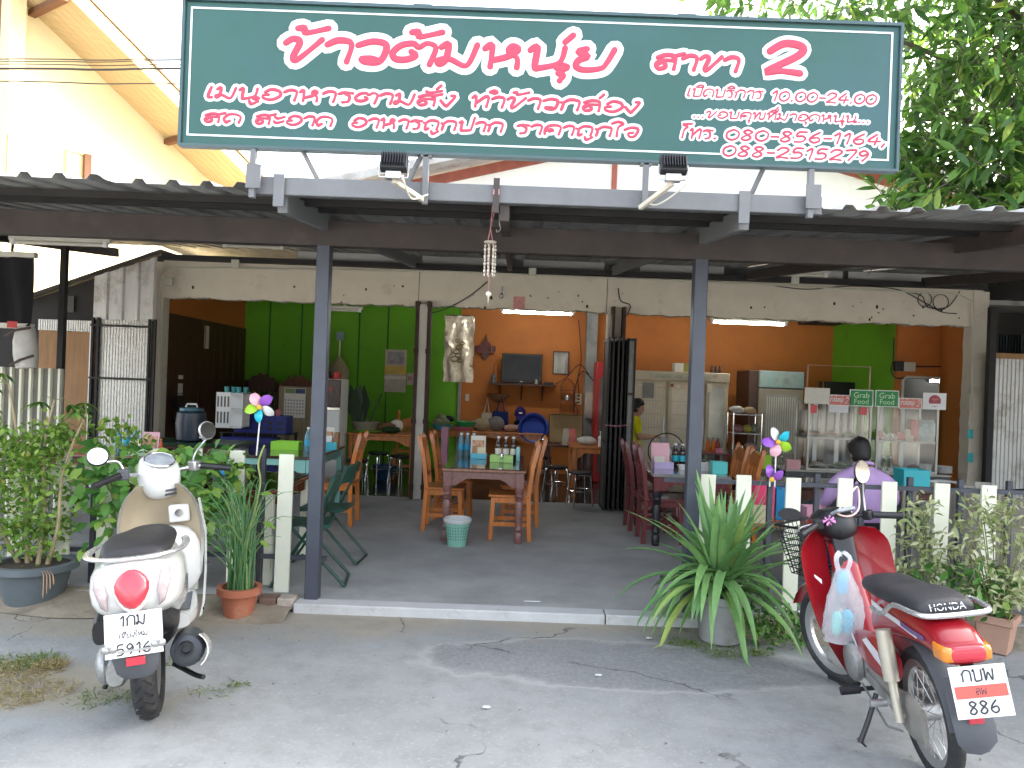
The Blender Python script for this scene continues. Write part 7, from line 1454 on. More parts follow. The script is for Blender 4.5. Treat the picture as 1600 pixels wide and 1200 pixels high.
def wheel(t, x, Rr, tw, spokes, rimR, mt_rim=None, wire=False, par=None, tread=True):
    mt_rim = mt_rim or m_alu; c = (x, 0, Rr); r_ = (Rr - rimR) / 2 * 1.08
    w_ = t.p('wheel', M().cyl((x, -.045, Rr), (x, .045, Rr), .045 if not wire else .035, n=16), m_eng, parent=par)
    t.p('tyre', M().torus(c, Rr - r_, r_, 'y', 48, 12, sq=(tw / 2 / r_, 1)), m_rubber, parent=w_)
    g = M()
    prof = [(rimR + .004, -tw * .34), (rimR + .006, -tw * .30), (rimR - .02, -tw * .2), (rimR - .022, tw * .2), (rimR + .006, tw * .30), (rimR + .004, tw * .34), (rimR - .008, tw * .30), (rimR - .03, tw * .18), (rimR - .03, -tw * .18), (rimR - .008, -tw * .30)]
    rings = [[Vector((x + r__ * math.cos(2 * math.pi * k / 40), d_, Rr + r__ * math.sin(2 * math.pi * k / 40))) for r__, d_ in prof] for k in range(40)]
    t.p('rim', g.loft(rings, closed=True), mt_rim, parent=w_)
    if wire:
        for k in range(28):
            a = 2 * math.pi * k / 28; s = 1 if k % 2 else -1; b = a + (.5 if (k // 2) % 2 else -.5)
            t.p('spoke', M().cyl((x + .034 * math.cos(b), s * .035, Rr + .034 * math.sin(b)), (x + (rimR - .02) * math.cos(a), 0, Rr + (rimR - .02) * math.sin(a)), .0016, n=4), m_alu, parent=w_)
    else:
        for k in range(spokes):
            a = 2 * math.pi * k / spokes; t.p('spoke', M().bar((x + .03 * math.cos(a), 0, Rr + .03 * math.sin(a)), (x + (rimR - .015) * math.cos(a + .15), 0, Rr + (rimR - .015) * math.sin(a + .15)), .03, .035, up=(0, 1, 0)), mt_rim, parent=w_)
    if tread:
        for k in range(30):
            for s in (-1, 1):
                a = 2 * math.pi * k / 30 + (.1 if s > 0 else 0); q = Vector((math.cos(a), 0, math.sin(a))); cc = Vector(c) + q * (Rr - .0035)
                t.p('tread_groove', M().bar(cc + Vector((0, s * .004, 0)), cc + Vector((-math.sin(a) * .03, s * tw * .34, math.cos(a) * .03)) - q * .009, .005, .009, up=q), m_black, parent=w_)
    return w_
def plate(t, c, wv, h, tilt, rows, parent=None, band=None):
    c = Vector(c); rt = Vector((0, -1, 0)); up = Vector((math.sin(tilt), 0, math.cos(tilt))); nrm = rt.cross(up)   # faces backwards
    pl = t.p('number_plate', M().prism([c + rt * sx * wv / 2 + up * sz_ * h / 2 for sx, sz_ in ((-1, -1), (1, -1), (1, 1), (-1, 1))], -nrm * .002), m_plate, parent=parent)
    if band: t.p('plate_band', M().prism([c + rt * sx * wv * .46 + up * (band[0] + sz_ * band[1] / 2) * h + nrm * .0012 for sx, sz_ in ((-1, -1), (1, -1), (1, 1), (-1, 1))], nrm * .0006), plastic('plate_red_band', (.55, .10, .08)), parent=pl)
    for s, fz, ww, hh in rows:
        st = letter_strokes(s, 0, 0, 100, 0, 100 * hh * h / (ww * wv) if False else 20, 0); g = M(); k = ww * wv / 100
        hs_r = hh * h / 20 * (.72 if any(ord(q) > 3600 for q in s) and len(s) > 4 else 1)
        for q in st: g.tube([c + rt * (-ww * wv / 2 + x * k) + up * (fz * h - hh * h / 2 - y * hs_r) + nrm * .0015 for x, y in q], hh * h * (.075 if len(s) > 4 else .085), 6, sq=(.3, 1), up=nrm)
        t.p('plate_lettering', g, m_ink, parent=pl)
    return pl
def strip(t, name, path, wv, mt, off, parent=None, th=.002): pass

# ---- white scooter ---------------------------------------------------------------
rc_ = G(237, 1116, 0)
sco = T('scooter', 'white scooter with black seat and red tail light parked in front of the left fence', 'scooter', (rc_.x, rc_.y, -.004), R(90 + 20), rx=R(-5), scale=1.02)
wheel(sco, 0, .255, .105, 5, .165); wheel(sco, 1.22, .25, .09, 5, .165)
# rear body
body = [sec(-.375, .22, .75, .60, 2.3), sec(-.345, .31, .785, .555, 2.5), sec(-.22, .355, .79, .515, 2.8), sec(-.05, .365, .785, .49, 2.8), sec(.15, .35, .77, .43, 2.8), sec(.35, .33, .735, .34, 2.8), sec(.50, .29, .66, .29, 2.6), sec(.58, .26, .52, .28, 2.4)]
bd = sco.p('body', M().loft(smooth_rings(body)), m_pearl, smooth=60)
# tail light and indicators sit on the rear face
def lens(cx, cy, cz, w_, h, mt, name, d=.05, pts=None, par=None, lean=.35):
    g = M(); rings = []
    shape = pts or [(math.cos(a), math.sin(a)) for a in [2 * math.pi * k / 20 for k in range(20)]]
    for q, dx in ((1.0, .0), (.98, -d * .5), (.8, -d * .85), (.4, -d)): rings.append([(cx + dx + (b * h / 2) * lean, cy + a * w_ / 2 * q, cz + b * h / 2 * q) for a, b in shape])
    return sco.p(name, g.loft(rings), mt, parent=par, smooth=60)
tri = [(.82, .55), (.98, .25), (.95, -.1), (.72, -.55), (.45, -.85), (.15, -1.0), (-.15, -1.0), (-.45, -.85), (-.72, -.55), (-.95, -.1), (-.98, .25), (-.82, .55), (-.5, .82), (-.2, .95), (.2, .95), (.5, .82)]
bez = lens(-.352, 0, .672, .16, .19, m_clear, 'tail_light', .05, tri, lean=.18); lens(-.372, 0, .678, .135, .16, m_redlens, 'red_lens', .045, tri, par=bez, lean=.18)
for s in (-1, 1):
    sh = [(s * .9, .9), (s * -.2, 1.0), (s * -.75, -.2), (s * -.55, -1.0), (s * .2, -.75), (s * .95, .2)]; sco_ind = lens(-.356, s * .112, .672, .066, .155, mat('smoky_lens', (.36, .30, .30), .12, 0, .3, 30, coat=.8), 'indicator', .036, [(a, b) for a, b in sh], lean=.12)
# seat
seat = [sec(-.30, .17, .80, .755, 2.4), sec(-.26, .25, .825, .752, 2.5), sec(-.12, .285, .835, .755, 2.7), sec(.08, .285, .825, .75, 2.7), sec(.28, .25, .80, .735, 2.6), sec(.45, .19, .785, .70, 2.5), sec(.50, .12, .76, .69, 2.4)]
sco.p('seat', M().loft(smooth_rings(seat)), m_seat, smooth=60)
sco.p('grab_rail', M().tube(catmull([(.10, .175, .768), (-.1, .19, .785), (-.25, .17, .79), (-.335, .09, .792), (-.35, 0, .792), (-.335, -.09, .792), (-.25, -.17, .79), (-.1, -.19, .785), (.10, -.175, .768)], 5), .014, 8, sq=(.7, 1.25)), mat('silver_rail', (.55, .55, .55), .25, .7))
for s in (-1, 1):                        # side badge
    sco.p('side_badge', M().loft([[(-.17 + .12 * q, s * (.1835 + .0 * q), .60 + .03 * q + d_ * .016 * math.sin(.3 + q * 2.6)) for d_ in (-1, 1)] + [(-.17 + .12 * q, s * .188, .60 + .03 * q + d_ * .016 * math.sin(.3 + q * 2.6)) for d_ in (1, -1)] for q in (0, .25, .5, .75, 1)]), m_dgrey)
# under body, swing unit, fender, plate
sco.p('inner_fender', M().loft(smooth_rings([sec(-.35, .16, .62, .52), sec(-.3, .2, .62, .46), sec(-.1, .24, .50, .38), sec(.2, .24, .42, .3)])), m_black)
fdz = [(-.33, .64, .15), (-.365, .56, .17), (-.39, .47, .18), (-.39, .40, .175), (-.38, .34, .15), (-.365, .31, .10)]
sco.p('rear_fender', M().loft([[(x, -w_ / 2, z), (x - .012, -w_ / 4, z), (x - .012, w_ / 4, z), (x, w_ / 2, z), (x + .02, w_ / 2, z), (x + .02, -w_ / 2, z)] for x, z, w_ in fdz]), m_dgrey, bevel=.004)
sco.p('reflector', M().bb(-.412, -.400, -.035, .035, .375, .41), m_redlens, bevel=.003)
plate(sco, (-.415, .0, .505), .21, .17, .16, (('1กม', .31, .46, .23), ('เชียงใหม่', .0, .50, .13), ('5916', -.33, .62, .24)))
for s in (-1, 1): 
    for k in range(3): sco.p('plate_bolt', M().sph((-.428, s * .088 + .012 * (k - 1), .458 + .012 * (k % 2)), (.012, .017, .017), 8, 6), m_alu)
sco.p('plate_bracket', M().bb(-.428, -.412, -.06, .06, .437, .447), m_alu)
sco.p('swing_arm', M().loft(smooth_rings([sec(-.12, .07, .30, .20, y0=.12), sec(0, .09, .34, .16, y0=.12), sec(.2, .11, .34, .18, y0=.13), sec(.45, .12, .38, .22, y0=.12)])), m_eng); sco.p('crankcase', M().sph((.02, .165, .26), (.13, .05, .085), 16, 10), m_eng)
sco.p('engine', M().loft(smooth_rings([sec(.15, .2, .45, .25), sec(.4, .22, .46, .2), sec(.6, .2, .4, .22)])), m_black)
sco.p('air_box', M().loft(smooth_rings([sec(-.16, .06, .50, .40, y0=.16), sec(-.05, .08, .52, .38, y0=.16), sec(.1, .08, .5, .38, y0=.16)])), m_black)
sco.p('shock', M().cyl((-.03, .13, .30), (.03, .13, .62), .028, n=12), m_black)
# muffler on the right
mf = sco.p('muffler', M().tube(catmull([(.3, -.15, .25), (.15, -.165, .27), (-.02, -.175, .30), (-.22, -.18, .345), (-.27, -.18, .355)], 4), [.025, .026, .03, .04, .052, .064, .07, .072, .072, .072, .072, .071, .07, .069, .066, .06, .04][:17], 18), mat('satin_black_steel', (.05, .055, .065), .4, .4))
sco.p('exhaust_tip', M().lathe((-.295, -.178, .368), [(.03, .03), (.03, 0), (.02, 0), (.02, .03)], 14, ax='x'), m_black, parent=mf)
sh_ = M(); rings = []
for i in range(8):
    x = -.29 + .3 * i / 7; cz = .358 - .09 * (i / 7); r_ = .082; rings.append([Vector((x, -.18 + q * r_ * math.cos(a), cz + q * r_ * math.sin(a))) for q in (1, 1.06) for a in ([math.pi + .9 - k * .3 for k in range(7)] if q == 1 else [math.pi - .9 + k * .3 for k in range(7)])])
sco.p('heat_guard', sh_.loft(rings), m_pearl, parent=mf)
# floorboard, leg shield, apron
sco.p('floorboard', M().loft(smooth_rings([sec(.50, .30, .30, .22, 4), sec(.7, .36, .30, .20, 4), sec(.92, .34, .32, .2, 4)])), m_pearl); sco.p('floor_mat', M().bb(.55, .88, -.15, .15, .301, .309), m_dgrey, bevel=.004)
def shield(xoff, wfac, dx, zlist): 
    rings = []
    for z, x, w_ in zlist:
        w_ *= wfac; ring = []
        for k in range(11):
            f = -1 + 2 * k / 10; ring.append((x + xoff - .10 * f * f * (1 if w_ > .3 else .6), f * w_ / 2, z))
        for k in range(11):
            f = 1 - 2 * k / 10; ring.append((x + xoff + dx - .10 * f * f * (1 if w_ > .3 else .6), f * w_ / 2 * .98, z))
        rings.append(ring)
    return M().loft(smooth_rings(rings, 3))
ZL = [(.26, .98, .24), (.36, 1.0, .36), (.50, 1.02, .43), (.64, 1.02, .445), (.76, 1.01, .42), (.86, .985, .34), (.92, .97, .22)]
sco.p('front_apron', shield(0, 1.0, .05, ZL), m_pearl, smooth=60)
sco.p('inner_shield', shield(-.028, .93, .024, [(z, x, w_) for z, x, w_ in ZL[1:]]), m_champ, smooth=60)
sco.p('glove_box', M().loft(smooth_rings([sec(.855, .34, .655, .34, 3), sec(.885, .40, .68, .30, 3), sec(.96, .42, .685, .29, 3)])), m_pearl, smooth=60); sco.p('key_panel', M().box((.925, -.10, .75), (.04, .11, .10), ry=R(-8)), m_pearl, bevel=.012); sco.p('key_lock', M().cyl((.91, -.10, .755), (.895, -.10, .755), .022, n=14), m_chrome); sco.p('bag_hook', M().bb(.85, .87, -.015, .015, .62, .68), m_black)
sco.p('side_strip', M().loft([[(x, -w_, z), (x + .03, -w_ - .012, z), (x + .06, -w_, z)] for x, w_, z in ((.60, .19, .24), (.8, .2, .26), (.92, .215, .42), (.945, .225, .62), (.93, .20, .82))]), m_pearl)
for x, w_, z in ((.66, .205, .265), (.93, .232, .45), (.955, .237, .60), (.95, .225, .74)): sco.p('screw', M().sph((x, -w_ - .004, z), (.008, .004, .008), 8, 6), m_black)
# front fender and fork
sco.p('front_fender', M().loft([[(1.22 + .285 * math.cos(a), -.06, .25 + .285 * math.sin(a)), (1.22 + .30 * math.cos(a), 0, .25 + .30 * math.sin(a)), (1.22 + .285 * math.cos(a), .06, .25 + .285 * math.sin(a)), (1.22 + .278 * math.cos(a), 0, .25 + .278 * math.sin(a))] for a in [R(30 + 15 * k) for k in range(10)]]), m_pearl)
sco.p('fork', M().cyl((1.22, .075, .25), (1.10, .075, .55), .02).cyl((1.22, -.075, .25), (1.10, -.075, .55), .02), m_black, kind=None)
# steering head turned to the left
st0_ = Matrix.Translation((.985, 0, .95)) @ Matrix.Rotation(R(24), 4, 'Z')
tiltm = st0_ @ Matrix.Rotation(R(-24), 4, 'Y')
def SH(name, m, mt, par=None, bevel=0): return sco.p(name, m.xf(tiltm), mt, parent=par, bevel=bevel, smooth=60)
def SP(name, m, mt, par=None, bevel=0): return sco.p(name, m.xf(st0_), mt, parent=par, bevel=bevel, smooth=60)
hdset = SH('headset', M().loft(smooth_rings([hsec(-.10, -.03, .03, .06), hsec(-.09, -.085, .10, .15), hsec(-.04, -.12, .12, .20), hsec(.03, -.115, .13, .215), hsec(.075, -.08, .12, .20), hsec(.10, -.04, .10, .17), hsec(.105, -.0, .06, .08)])), m_pearl)
SH('dial', M().lathe((.015, 0, .098), [(.078, 0), (.08, .012), (.07, .018), (.01, .022)], 24), mat('dial_glass', (.28, .30, .32), .08, 0, .3, 14), hdset); SH('dial_ring', M().torus((.015, 0, .108), .08, .006, 'z', 30, 6), m_chrome, hdset)
for k in range(2): SH('vent_slot', M().box((-.119, -.03, -.015 - .026 * k), (.012, .07, .012)), m_dgrey, hdset)
hbar = SP('handlebar', M().tube(catmull([(-.10, .345, .02), (-.05, .22, .045), (.02, .10, .03), (.02, -.10, .03), (-.05, -.22, .045), (-.10, -.345, .02)], 5), .012, 8), m_chrome)
for s in (-1, 1):
    SP('grip', M().tube([(-.045, s * .22, .046), (-.115, s * .37, .015)], [.019, .018], 12), m_black, hbar); SP('switch_box', M().box((-.03, s * .195, .048), (.055, .06, .06), rz=-s * .4), m_alu if s < 0 else m_dgrey, hbar, .008)
    SP('brake_lever', M().tube(catmull([(.0, s * .2, .045), (.03, s * .25, .03), (-.02, s * .33, .02), (-.05, s * .37, .012)], 4), .007, 6), m_alu, hbar)
    mz = .225 if s < 0 else .14; mx = -.02 if s < 0 else .0; my = s * (.285 if s < 0 else .31)
    SP('mirror_stalk', M().tube(catmull([(-.02, s * .19, .07), (.0, s * .215, .12), (mx, my, mz - .02)], 5), .006, 6), m_alu, hbar)
    mh = SP('mirror', M().lathe((0, 0, 0), [(.052, .0), (.056, .008), (.045, .024), (.012, .032)], 22, ax='x').xf(Matrix.Translation((mx, my, mz + .02)) @ Matrix.Rotation(R(8 if s < 0 else 30), 4, 'Y') @ Matrix.Rotation(-s * R(12), 4, 'Z')), m_black if s > 0 else m_alu, hbar)
    SP('mirror_glass', M().lathe((0, 0, 0), [(.05, -.002), (.05, .0)], 22, ax='x').xf(Matrix.Translation((mx, my, mz + .02)) @ Matrix.Rotation(R(8 if s < 0 else 30), 4, 'Y') @ Matrix.Rotation(-s * R(12), 4, 'Z')), mat('mirror', (.75, .73, .68), .06, 1, .02), mh)
sco.p('side_stand', M().tube([(.35, .12, .26), (.33, .235, .038)], .012, 8), m_black); sco.p('kick_pedal', M().tube(catmull([(.05, -.1, .2), (-.05, -.19, .17), (-.1, -.23, .17)], 3), .012, 6), m_black); sco.p('footpeg', M().box((.15, -.21, .235), (.05, .09, .02)), m_black, bevel=.004)
# ---- red underbone motorbike ------------------------------------------------------
rr = Vector((1.85, 3.23, 0))
bk_ = T('motorbike', 'red step through motorbike with front basket and long black seat on the right', 'motorbike', (rr.x, rr.y, -.004), R(90 - 4), rx=R(-9)); bk_.o.scale = (.87, .89, .95)
wheel(bk_, 0, .285, .075, 0, .225, m_alu, True, tread=False); fw_ = wheel(bk_, 1.21, .285, .068, 0, .225, m_alu, True, tread=False)
STR = Matrix.Translation((1.12, 0, 0)) @ Matrix.Rotation(R(26), 4, 'Z') @ Matrix.Translation((-1.12, 0, 0)); fw_.matrix_local = STR
tail = [sec(-.455, .15, .725, .66, 3.2), sec(-.44, .185, .735, .645, 3.4), sec(-.34, .20, .775, .65, 3.2), sec(-.18, .20, .79, .64, 3), sec(.05, .185, .78, .60, 2.8), sec(.28, .17, .74, .55, 2.6), sec(.42, .14, .665, .50, 2.5)]
tl = bk_.p('tail_cowl', M().loft(smooth_rings(tail)), m_bred, smooth=60)
g = M().loft(smooth_rings([sec(-.472, .13, .715, .665, 3.5), sec(-.464, .15, .722, .66, 3.8), sec(-.43, .162, .725, .655, 4)])); bk_.p('tail_light', g, m_redlens, smooth=60)
for s in (-1, 1): bk_.p('indicator', M().loft(smooth_rings([sec(-.47, .03, .712, .668, 3, y0=s * .07), sec(-.452, .05, .72, .66, 3.5, y0=s * .077), sec(-.38, .03, .728, .66, 3.5, y0=s * .09)])), m_amber, smooth=60)
seat = [sec(-.33, .20, 0.845, 0.800, 2.6), sec(-.29, .25, 0.870, 0.795, 2.7), sec(-.1, .27, 0.870, 0.780, 2.7), sec(.10, .27, 0.835, 0.760, 2.7), sec(.20, .265, 0.830, 0.750, 2.7), sec(.38, .22, 0.820, 0.735, 2.6), sec(.47, .14, 0.790, 0.725, 2.5)]
so_ = bk_.p('seat', M().loft(smooth_rings(seat)), mat('worn_black_vinyl', (.025, .025, .028), .48, 0, .3, 8, .3, 160), smooth=60)
bk_.p('seat_lettering', place_text('HONDA', (-.318, 0, .838), .15, .03, (0, -1, 0), (.35, 0, .9), .012), m_white, parent=so_)
bk_.p('grab_rail', M().tube(catmull([(.12, .165, 0.735), (-.02, .17, 0.745), (-.16, .165, 0.820), (-.36, .15, 0.835), (-.42, .10, 0.835), (-.42, -.10, 0.835), (-.36, -.15, 0.835), (-.16, -.165, 0.820), (-.02, -.17, 0.745), (.12, -.165, 0.735)], 4), .011, 8), mat('silver_rail', (.55, .55, .55), .25, .7))
# stripe decals and lower side covers
m_dec = plastic('silver_decal', (.58, .56, .58)); m_dec2 = plastic('violet_decal', (.10, .06, .16))
for s in (-1, 1):
    def dstrip(pts, w_, mt, nm): bk_.p(nm, M().prism([(x, s * y, z + w_) for x, y, z in pts] + [(x, s * y, z - w_) for x, y, z in reversed(pts)], (0, s * .003, 0)), mt, parent=tl)
    dstrip([(.33, .088, .70), (.15, .093, .695), (-.05, .098, .70), (-.22, .1015, .70)], .012, m_dec, 'decal'); dstrip([(-.05, .1, .705), (-.15, .1035, .706), (-.30, .103, .71)], .010, m_dec2, 'decal')
    bk_.p('side_cover', M().loft(smooth_rings([sec(.02, .02, .53, .44, 3, y0=s * .10), sec(.12, .05, .56, .38, 3, y0=s * .105), sec(.35, .06, .55, .36, 3, y0=s * .105), sec(.55, .05, .50, .36, 3, y0=s * .09), sec(.68, .03, .47, .38, 3, y0=s * .075)])), m_bred, smooth=60)
    bk_.p('side_decal', M().prism([(.40, s * .137, .50), (.25, s * .138, .46), (.17, s * .134, .44), (.20, s * .134, .50), (.33, s * .137, .53)], (0, s * .002, 0)), m_dec); bk_.p('side_decal', M().prism([(.62, s * .121, .46), (.50, s * .134, .43), (.52, s * .132, .45), (.60, s * .123, .48)], (0, s * .002, 0)), m_dec)
    bk_.p('rear_shock', M().cyl((.03, s * .155, .66), (-.0, s * .155, .44), .036, n=16).cyl((0, s * .155, .44), (-.04, s * .155, .27), .02, n=12), mat('dusty_silver', (.50, .46, .38), .4, .5), smooth=50)
# rear fender, mudflap, plate
bk_.p('rear_fender', M().loft([[(.33 * math.cos(a) - .01, -w_, .285 + .33 * math.sin(a)), (.345 * math.cos(a) - .01, 0, .285 + .345 * math.sin(a)), (.33 * math.cos(a) - .01, w_, .285 + .33 * math.sin(a)), (.322 * math.cos(a) - .01, 0, .285 + .322 * math.sin(a))] for a, w_ in [(R(75 + 12 * k), .062) for k in range(9)]]), m_dgrey)
bk_.p('mudflap', M().loft([[(x, -w_ / 2, z), (x - .02, 0, z), (x, w_ / 2, z), (x + .012, 0, z)] for x, z, w_ in ((-.34, .56, .13), (-.40, .48, .16), (-.44, .40, .17), (-.45, .34, .16), (-.445, .30, .09))]), m_dgrey); bk_.p('reflector', M().bb(-.468, -.455, -.03, .03, .42, .465), m_redlens, bevel=.003)
bk_.p('plate_arm', M().bar((-.40, 0, .655), (-.478, 0, .625), .05, .01), m_dark)
plate(bk_, (-.515, -.01, .565), .225, .19, .22, (('กบพ', .31, .60, .22), ('ลพ', 0.0, .2, .12), ('886', -.30, .56, .24)), band=(.0, .24))
# chassis, swingarm, chain case, engine
bk_.p('chain_case', M().loft(smooth_rings([sec(-.14, .03, .36, .20, 2.5, y0=.085), sec(-.02, .05, .385, .185, 2.5, y0=.09), sec(.12, .05, .36, .22, 2.5, y0=.09), sec(.38, .05, .36, .26, 2.5, y0=.09), sec(.46, .03, .35, .28, 2.5, y0=.09)])), mat('dusty_grey_cover', (.23, .22, .20), .5, .3, .2, 8, dirt=(.3, .26, .2))); bk_.p('swing_arm', M().bar((0, .12, .285), (.45, .11, .31), .03, .05), m_eng); bk_.p('swing_arm', M().bar((0, -.10, .285), (.45, -.11, .31), .03, .05), m_eng)
bk_.p('axle_nut', M().cyl((0, .10, .285), (0, .15, .285), .018, n=6), m_alu)
en = bk_.p('engine', M().loft(smooth_rings([sec(.40, .14, .40, .27), sec(.5, .22, .43, .22), sec(.64, .23, .43, .22), sec(.78, .16, .40, .26), sec(.86, .12, .38, .28)])), m_eng, smooth=60); bk_.p('engine_cover', M().lathe((.60, .115, .33), [(.10, 0), (.098, .03), (.08, .045), (.02, .05)], 24, ax='y'), m_eng, parent=en)
for k in range(5): bk_.p('cooling_fin', M().bb(.76 + .025 * k, .766 + .025 * k, -.085, .085, .28, .41), m_eng, parent=en)
bk_.p('exhaust', M().tube(catmull([(.75, -.06, .27), (.5, -.12, .2), (.1, -.15, .22), (-.20, -.15, .25)], 5), [.02] * 7 + [.03, .036] + [.038] * 7, 12), m_eng)
bk_.p('foot_bar', M().tube([(.50, -.24, .22), (.50, .24, .22)], .012, 8), m_black)
for s in (-1, 1): bk_.p('foot_rubber', M().cyl((.50, s * .15, .22), (.50, s * .25, .22), .022, n=10), m_black); bk_.p('rear_footpeg', M().cyl((.18, s * .13, .27), (.18, s * .21, .275), .018, n=10), m_alu)
bk_.p('gear_lever', M().tube(catmull([(.52, .14, .24), (.62, .19, .20), (.72, .2, .19)], 3), .01, 6).tube([(.66, .17, .19), (.76, .23, .20)], .012, 6), m_black); bk_.p('side_stand', M().tube(catmull([(.40, .10, .23), (.36, .17, .12), (.33, .235, .03)], 3), .013, 6).bar((.28, .24, .025), (.38, .24, .025), .045, .008), m_black)
bk_.p('brake_rod', M().tube([(.45, .15, .27), (.10, .17, .20), (-.02, .14, .22)], .006, 5), m_alu)
# leg shield, main tube cover, front fender, headset
def legshield(s):
    rings = []
    for z, x, y1, y0 in ((.24, .70, .15, .06), (.34, .76, .195, .07), (.46, .83, .235, .075), (.60, .89, .255, .08), (.74, .935, .26, .08), (.86, .955, .25, .075), (.93, .965, .19, .07)):
        rings.append([(x + .10 - .12 * q ** 2, s * (y0 + (y1 - y0) * q), z) for q in (0, .33, .66, 1)] + [(x + .085 - .12 * q ** 2, s * (y0 + (y1 - y0) * q), z) for q in (1, .66, .33, 0)])
    return M().loft(smooth_rings(rings, 3))
for s in (-1, 1): bk_.p('leg_shield', legshield(s), m_bred, smooth=60)
bk_.p('main_tube_cover', M().loft(smooth_rings([hsec(.36, .56, .72, .13), hsec(.46, .66, .84, .135), hsec(.60, .76, .96, .14), hsec(.74, .86, 1.04, .15), hsec(.86, .93, 1.07, .15)])), m_bred, smooth=60); bk_.p('steering_cover', M().loft(smooth_rings([hsec(.66, .83, .88, .11), hsec(.78, .885, .93, .12), hsec(.9, .93, .98, .13)])), m_black, smooth=60)
bk_.p('shield_badge', M().prism([(.905, .165, .66), (.91, .20, .70), (.912, .20, .715), (.905, .165, .685)], (-.012, 0, .0)), m_white)
bk_.p('front_fender', M().loft([[(1.21 + .315 * math.cos(a), -.055, .285 + .315 * math.sin(a)), (1.21 + .335 * math.cos(a), 0, .285 + .335 * math.sin(a)), (1.21 + .315 * math.cos(a), .055, .285 + .315 * math.sin(a)), (1.21 + .307 * math.cos(a), 0, .285 + .307 * math.sin(a))] for a in [R(25 + 14 * k) for k in range(10)]]).xf(STR), m_bred, smooth=60)
for s in (-1, 1): bk_.p('fork', M().cyl((1.21, s * .075, .285), (1.02, s * .065, .80), .018, n=10).xf(STR), m_alu)
sm = Matrix.Translation((.99, 0, .90)) @ Matrix.Rotation(R(20), 4, 'Z')
def BP(name, m, mt, par=None, bevel=0): return bk_.p(name, m.xf(sm), mt, parent=par, bevel=bevel, smooth=60)
hs_ = BP('headset', M().loft(smooth_rings([hsec(-.02, -.06, .06, .12), hsec(.02, -.09, .13, .20), hsec(.07, -.09, .17, .22), hsec(.11, -.07, .17, .2), hsec(.14, -.04, .12, .15)])), m_black); BP('headlight_cowl', M().loft(smooth_rings([sec(.08, .20, .13, -.04, 3), sec(.14, .21, .12, -.05, 3), sec(.19, .17, .10, -.03, 3)])), m_bred, hs_); BP('headlight', M().lathe((.185, 0, .035), [(.07, 0), (.06, .015), (.02, .02)], 18, ax='x'), m_clear, hs_)
BP('dial', M().box((-.03, 0, .13), (.13, .13, .02), ry=R(22)), mat('dial_glass', (.28, .30, .32), .08, 0, .3, 14), hs_, .006)
hb_ = BP('handlebar', M().tube(catmull([(-.12, .34, .07), (-.06, .2, .09), (0, .08, .09), (0, -.08, .09), (-.06, -.2, .09), (-.12, -.34, .07)], 4), .012, 8), m_black)
for s in (-1, 1):
    BP('grip', M().tube([(-.06, s * .2, .09), (-.125, s * .355, .068)], .019, 12), m_black, hb_); BP('switch_box', M().box((-.05, s * .175, .092), (.05, .05, .055), rz=-s * .4), m_black, hb_, .008); BP('lever', M().tube(catmull([(-.02, s * .17, .09), (.02, s * .24, .075), (-.04, s * .34, .06)], 4), .006, 6), m_alu, hb_)
BP('mirror_stalk', M().tube(catmull([(-.05, -.16, .11), (-.04, -.17, .2), (-.05, -.17, .27)], 4), .006, 6), m_alu, hb_); q4 = Matrix.Translation((-.05, -.175, .335)) @ Matrix.Rotation(R(0), 4, 'Y') @ Matrix.Scale(1.25, 4, (0, 0, 1))
mo = BP('mirror', M().lathe((0, 0, 0), [(.052, 0), (.055, .008), (.04, .024), (.01, .03)], 22, ax='x').xf(q4), m_black, hb_); BP('mirror_glass', M().lathe((0, 0, 0), [(.05, -.002), (.05, 0)], 22, ax='x').xf(q4), mat('mirror', (.75, .73, .68), .06, 1, .02), mo)
q4 = Matrix.Translation((.03, .30, .16)) @ Matrix.Rotation(R(60), 4, 'Y') @ Matrix.Scale(1.3, 4, (0, 1, 0)); mo = BP('mirror', M().lathe((0, 0, 0), [(.052, 0), (.055, .008), (.04, .024), (.01, .03)], 22, ax='x').xf(q4), m_black, hb_); BP('mirror_stalk', M().tube([(-.05, .19, .11), (.02, .27, .15)], .006, 6), m_black, hb_)
BP('flower_garland', M().tube(catmull([(-.05, .02, .15), (-.08, -.06, .24), (-.05, -.13, .25), (-.07, -.10, .14), (-.08, -.02, .11), (-.06, .04, .13)], 5, True), .006, 6, closed=True), plastic('pale_pink_cord', (.66, .48, .44)))
for k in range(9): a = k * .7; BP('ribbon_petal', M().prism([(-.08 - .01 * (k % 3), .13 + .035 * math.cos(a) * q, .11 + .03 * math.sin(a + .3 * d_) * q) for q, d_ in ((.2, -1), (1, -1), (1, 1), (.2, 1))], (-.006, 0, 0)), plastic('lilac_ribbon', (.58, .22, .48)))
